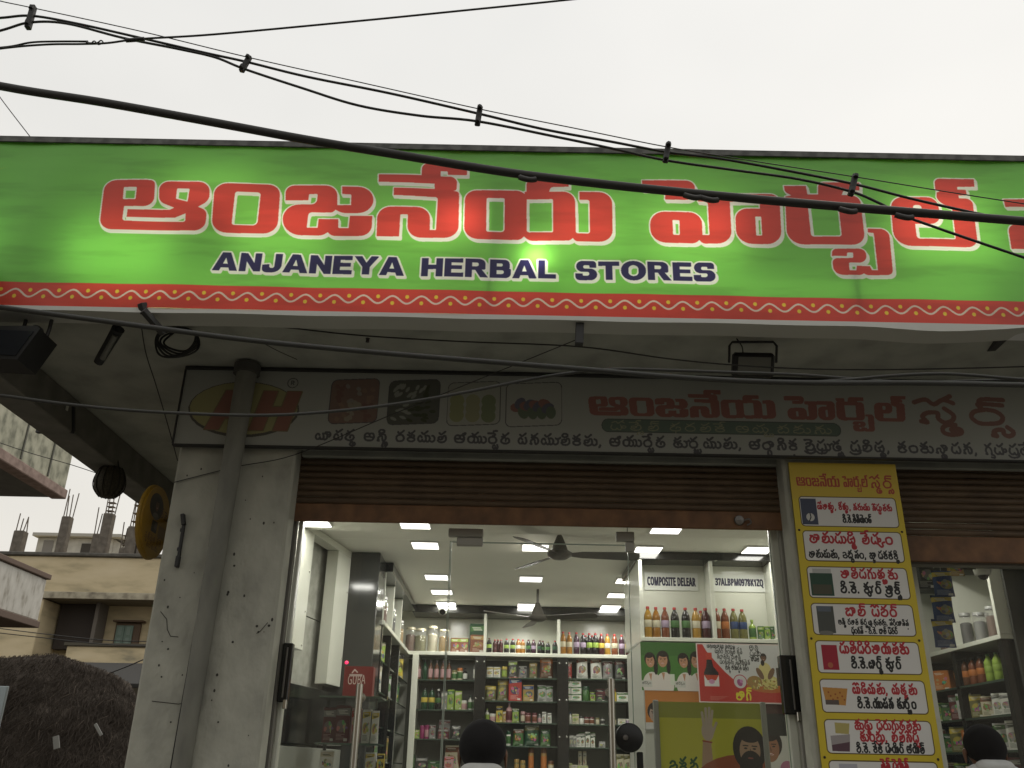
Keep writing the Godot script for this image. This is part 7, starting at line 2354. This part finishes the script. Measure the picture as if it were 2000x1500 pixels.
func make_person(label: String, at: Vector3, height: float, shirt: Material, turn: float, lean: float, hair_k := 1.0):
	var k := height / 1.68
	var o := thing("person", label, "person", at, "", turn)
	var V := func(x, y, z): return Vector3(x, y, z) * k
	var skin := mat("skin_brown", 0.17, 0.085, 0.05, 0.5)
	var L := lean
	# trousers, shirt and skin: body in one net, head and hands finer
	var legs := []
	for s in [-1.0, 1.0]:
		legs.append([V.call(s * 0.09, 0.90, 0.0), V.call(s * 0.10, 0.48, 0.01), 0.088 * k, 0.060 * k])
		legs.append([V.call(s * 0.10, 0.48, 0.01), V.call(s * 0.105, 0.09, -0.02), 0.060 * k, 0.046 * k])
		legs.append([V.call(s * 0.105, 0.045, -0.03), V.call(s * 0.115, 0.03, 0.13), 0.042 * k, 0.032 * k])
	legs.append([V.call(-0.07, 0.93, 0), V.call(0.07, 0.93, 0), 0.115 * k, 0.115 * k, Vector3(1, 1, 0.85)])
	part("trousers", body_mesh(legs, 0.02, 0.04), mat("trouser_grey", 0.05, 0.05, 0.055, 0.9), o)
	var tor := [[V.call(0, 0.96, 0.0), V.call(0, 1.18, L * 0.4), 0.150 * k, 0.160 * k, Vector3(1.08, 1, 0.72)], [V.call(-0.06, 1.26, L * 0.7), V.call(0.06, 1.26, L * 0.7), 0.150 * k, 0.150 * k, Vector3(1, 1, 0.78)],
		[V.call(-0.150, 1.395, L), V.call(0.150, 1.395, L), 0.068 * k, 0.066 * k], [V.call(-0.06, 1.44, L - 0.01), V.call(0.06, 1.44, L - 0.01), 0.062 * k, 0.062 * k]]
	for s in [-1.0, 1.0]:
		tor.append([V.call(s * 0.165, 1.365, L), V.call(s * 0.225, 1.08, L + 0.02), 0.068 * k, 0.056 * k])
	part("shirt", body_mesh(tor, 0.016, 0.05), shirt, o)
	part("collar", body_mesh([[V.call(-0.036, 1.490, L - 0.036), V.call(0.036, 1.490, L - 0.036), 0.046 * k, 0.046 * k, Vector3(1, 0.62, 1)], [V.call(0, 1.437, L + 0.02), V.call(0, 1.44, L + 0.022), 0.050 * k, 0.05 * k, Vector3(1, 0.5, 1)]], 0.008, 0.02), shirt, o)
	var arms := []
	for s in [-1.0, 1.0]:
		arms.append([V.call(s * 0.222, 1.10, L + 0.02), V.call(s * 0.235, 1.06, L + 0.03), 0.044 * k, 0.042 * k])
		arms.append([V.call(s * 0.235, 1.06, L + 0.03), V.call(s * 0.20, 0.90, L + 0.20), 0.041 * k, 0.028 * k])
		arms.append([V.call(s * 0.20, 0.90, L + 0.20), V.call(s * 0.19, 0.87, L + 0.27), 0.030 * k, 0.030 * k, Vector3(1.2, 0.7, 1)])
		for q in 4:
			var fx: float = s * (0.165 + 0.018 * q)
			arms.append([V.call(fx, 0.865, L + 0.29), V.call(fx, 0.845, L + 0.335 + 0.008 * sin(q * 1.4)), 0.0095 * k, 0.008 * k])
			arms.append([V.call(fx, 0.845, L + 0.335 + 0.008 * sin(q * 1.4)), V.call(fx, 0.815, L + 0.35), 0.0085 * k, 0.007 * k])
		arms.append([V.call(s * 0.165, 0.885, L + 0.24), V.call(s * 0.135, 0.865, L + 0.285), 0.012 * k, 0.009 * k])
	part("arms_and_hands", body_mesh(arms, 0.009, 0.012), skin, o)
	var hy := 1.55
	var hz := L + 0.055
	part("head", body_mesh([[V.call(0, 1.40, L), V.call(0, 1.49, L + 0.03), 0.058 * k, 0.054 * k], [V.call(0, hy + 0.01, hz - 0.01), V.call(0, hy + 0.02, hz + 0.01), 0.080 * k, 0.078 * k, Vector3(0.93, 1.16, 1.08)], [V.call(0, hy - 0.07, hz + 0.05), V.call(0, hy - 0.075, hz + 0.06), 0.045 * k, 0.038 * k],
		[V.call(0, hy - 0.005, hz + 0.085), V.call(0, hy - 0.03, hz + 0.10), 0.012 * k, 0.015 * k], [V.call(-0.088, hy - 0.002, hz), V.call(-0.088, hy - 0.035, hz), 0.014 * k, 0.010 * k, Vector3(0.6, 1.6, 1.2)], [V.call(0.088, hy - 0.002, hz), V.call(0.088, hy - 0.035, hz), 0.014 * k, 0.010 * k, Vector3(0.6, 1.6, 1.2)]], 0.008, 0.016), skin, o)
	for s in [-1.0, 1.0]:
		var mb := MB.new()
		mb.lathe(PackedVector2Array([Vector2(0, -0.009), Vector2(0.008, -0.004), Vector2(0.009, 0.0), Vector2(0.008, 0.004), Vector2(0, 0.009)]), V.call(s * 0.031, hy + 0.005, hz + 0.082), 10)
		part("eye", mb, mat("eye_dark", 0.02, 0.015, 0.012, 0.2), o)
	var mo := MB.new()
	mo.box(V.call(0, hy - 0.058, hz + 0.096), Vector3(0.045, 0.010, 0.012) * k, Basis(), 0.004)
	part("mouth", mo, mat("lips", 0.16, 0.05, 0.04, 0.5), o)
	# hair: a cap over the skull down to the nape, with single strands along its edge
	var hb := [[V.call(0, hy + 0.028, hz - 0.012), V.call(0, hy + 0.034, hz + 0.0), 0.090 * k * hair_k, 0.088 * k * hair_k, Vector3(1.0, 1.04, 1.08)], [V.call(0, hy - 0.035, hz - 0.060), V.call(0, hy - 0.0, hz - 0.045), 0.046 * k, 0.064 * k, Vector3(1.2, 1, 0.75)]]
	part("hair", body_mesh(hb, 0.007, 0.02), mat("hair_black", 0.010, 0.009, 0.009, 1.0), o)
	var mm := MB.new()
	var hair_c: Vector3 = V.call(0, hy + 0.028, hz - 0.008)
	for q in 900:
		var th := rng.randf_range(0, TAU)
		var ph := rng.randf_range(-0.35, 1.5)
		var dir := Vector3(cos(th) * cos(ph), sin(ph), sin(th) * cos(ph))
		if dir.z > 0.55 and dir.y < 0.45:
			continue
		var p: Vector3 = hair_c + dir * Vector3(0.0815, 0.094, 0.092) * k * hair_k
		var tip: Vector3 = p + (dir * 0.35 + Vector3(rng.randf_range(-0.3, 0.3), -0.75, -0.2)).normalized() * 0.022 + dir * 0.004
		var sd := dir.cross(Vector3.UP).normalized() * 0.0013
		mm.tri(p - sd, p + sd, tip, dir, dir, dir)
	part("strands", mm, mat("hair_black"), o).set_meta("kind", "stuff")

func build_people():
	var a := P(944, 1400, 3.3)
	make_person("person with black hair and pale collar seen from behind, before the glass door", Vector3(a.x, 0.13, -3.30), (a.y - 0.13) * 1.0, rough_mat("shirt_pale", 81, [[0.0, 0.42, 0.42, 0.40], [1.0, 0.56, 0.56, 0.53]], Vector3(3, 3, 3), 0.85), PI, 0.0)
	var b := P(1926, 1408, 4.08)
	make_person("person in a white shirt seen from behind, at the second shop's glass", Vector3(b.x, 0.13, -4.08), (b.y - 0.13), rough_mat("shirt_white", 82, [[0.0, 0.50, 0.51, 0.50], [1.0, 0.64, 0.65, 0.63]], Vector3(3, 3, 3), 0.85), PI - 0.12, 0.03, 0.95)
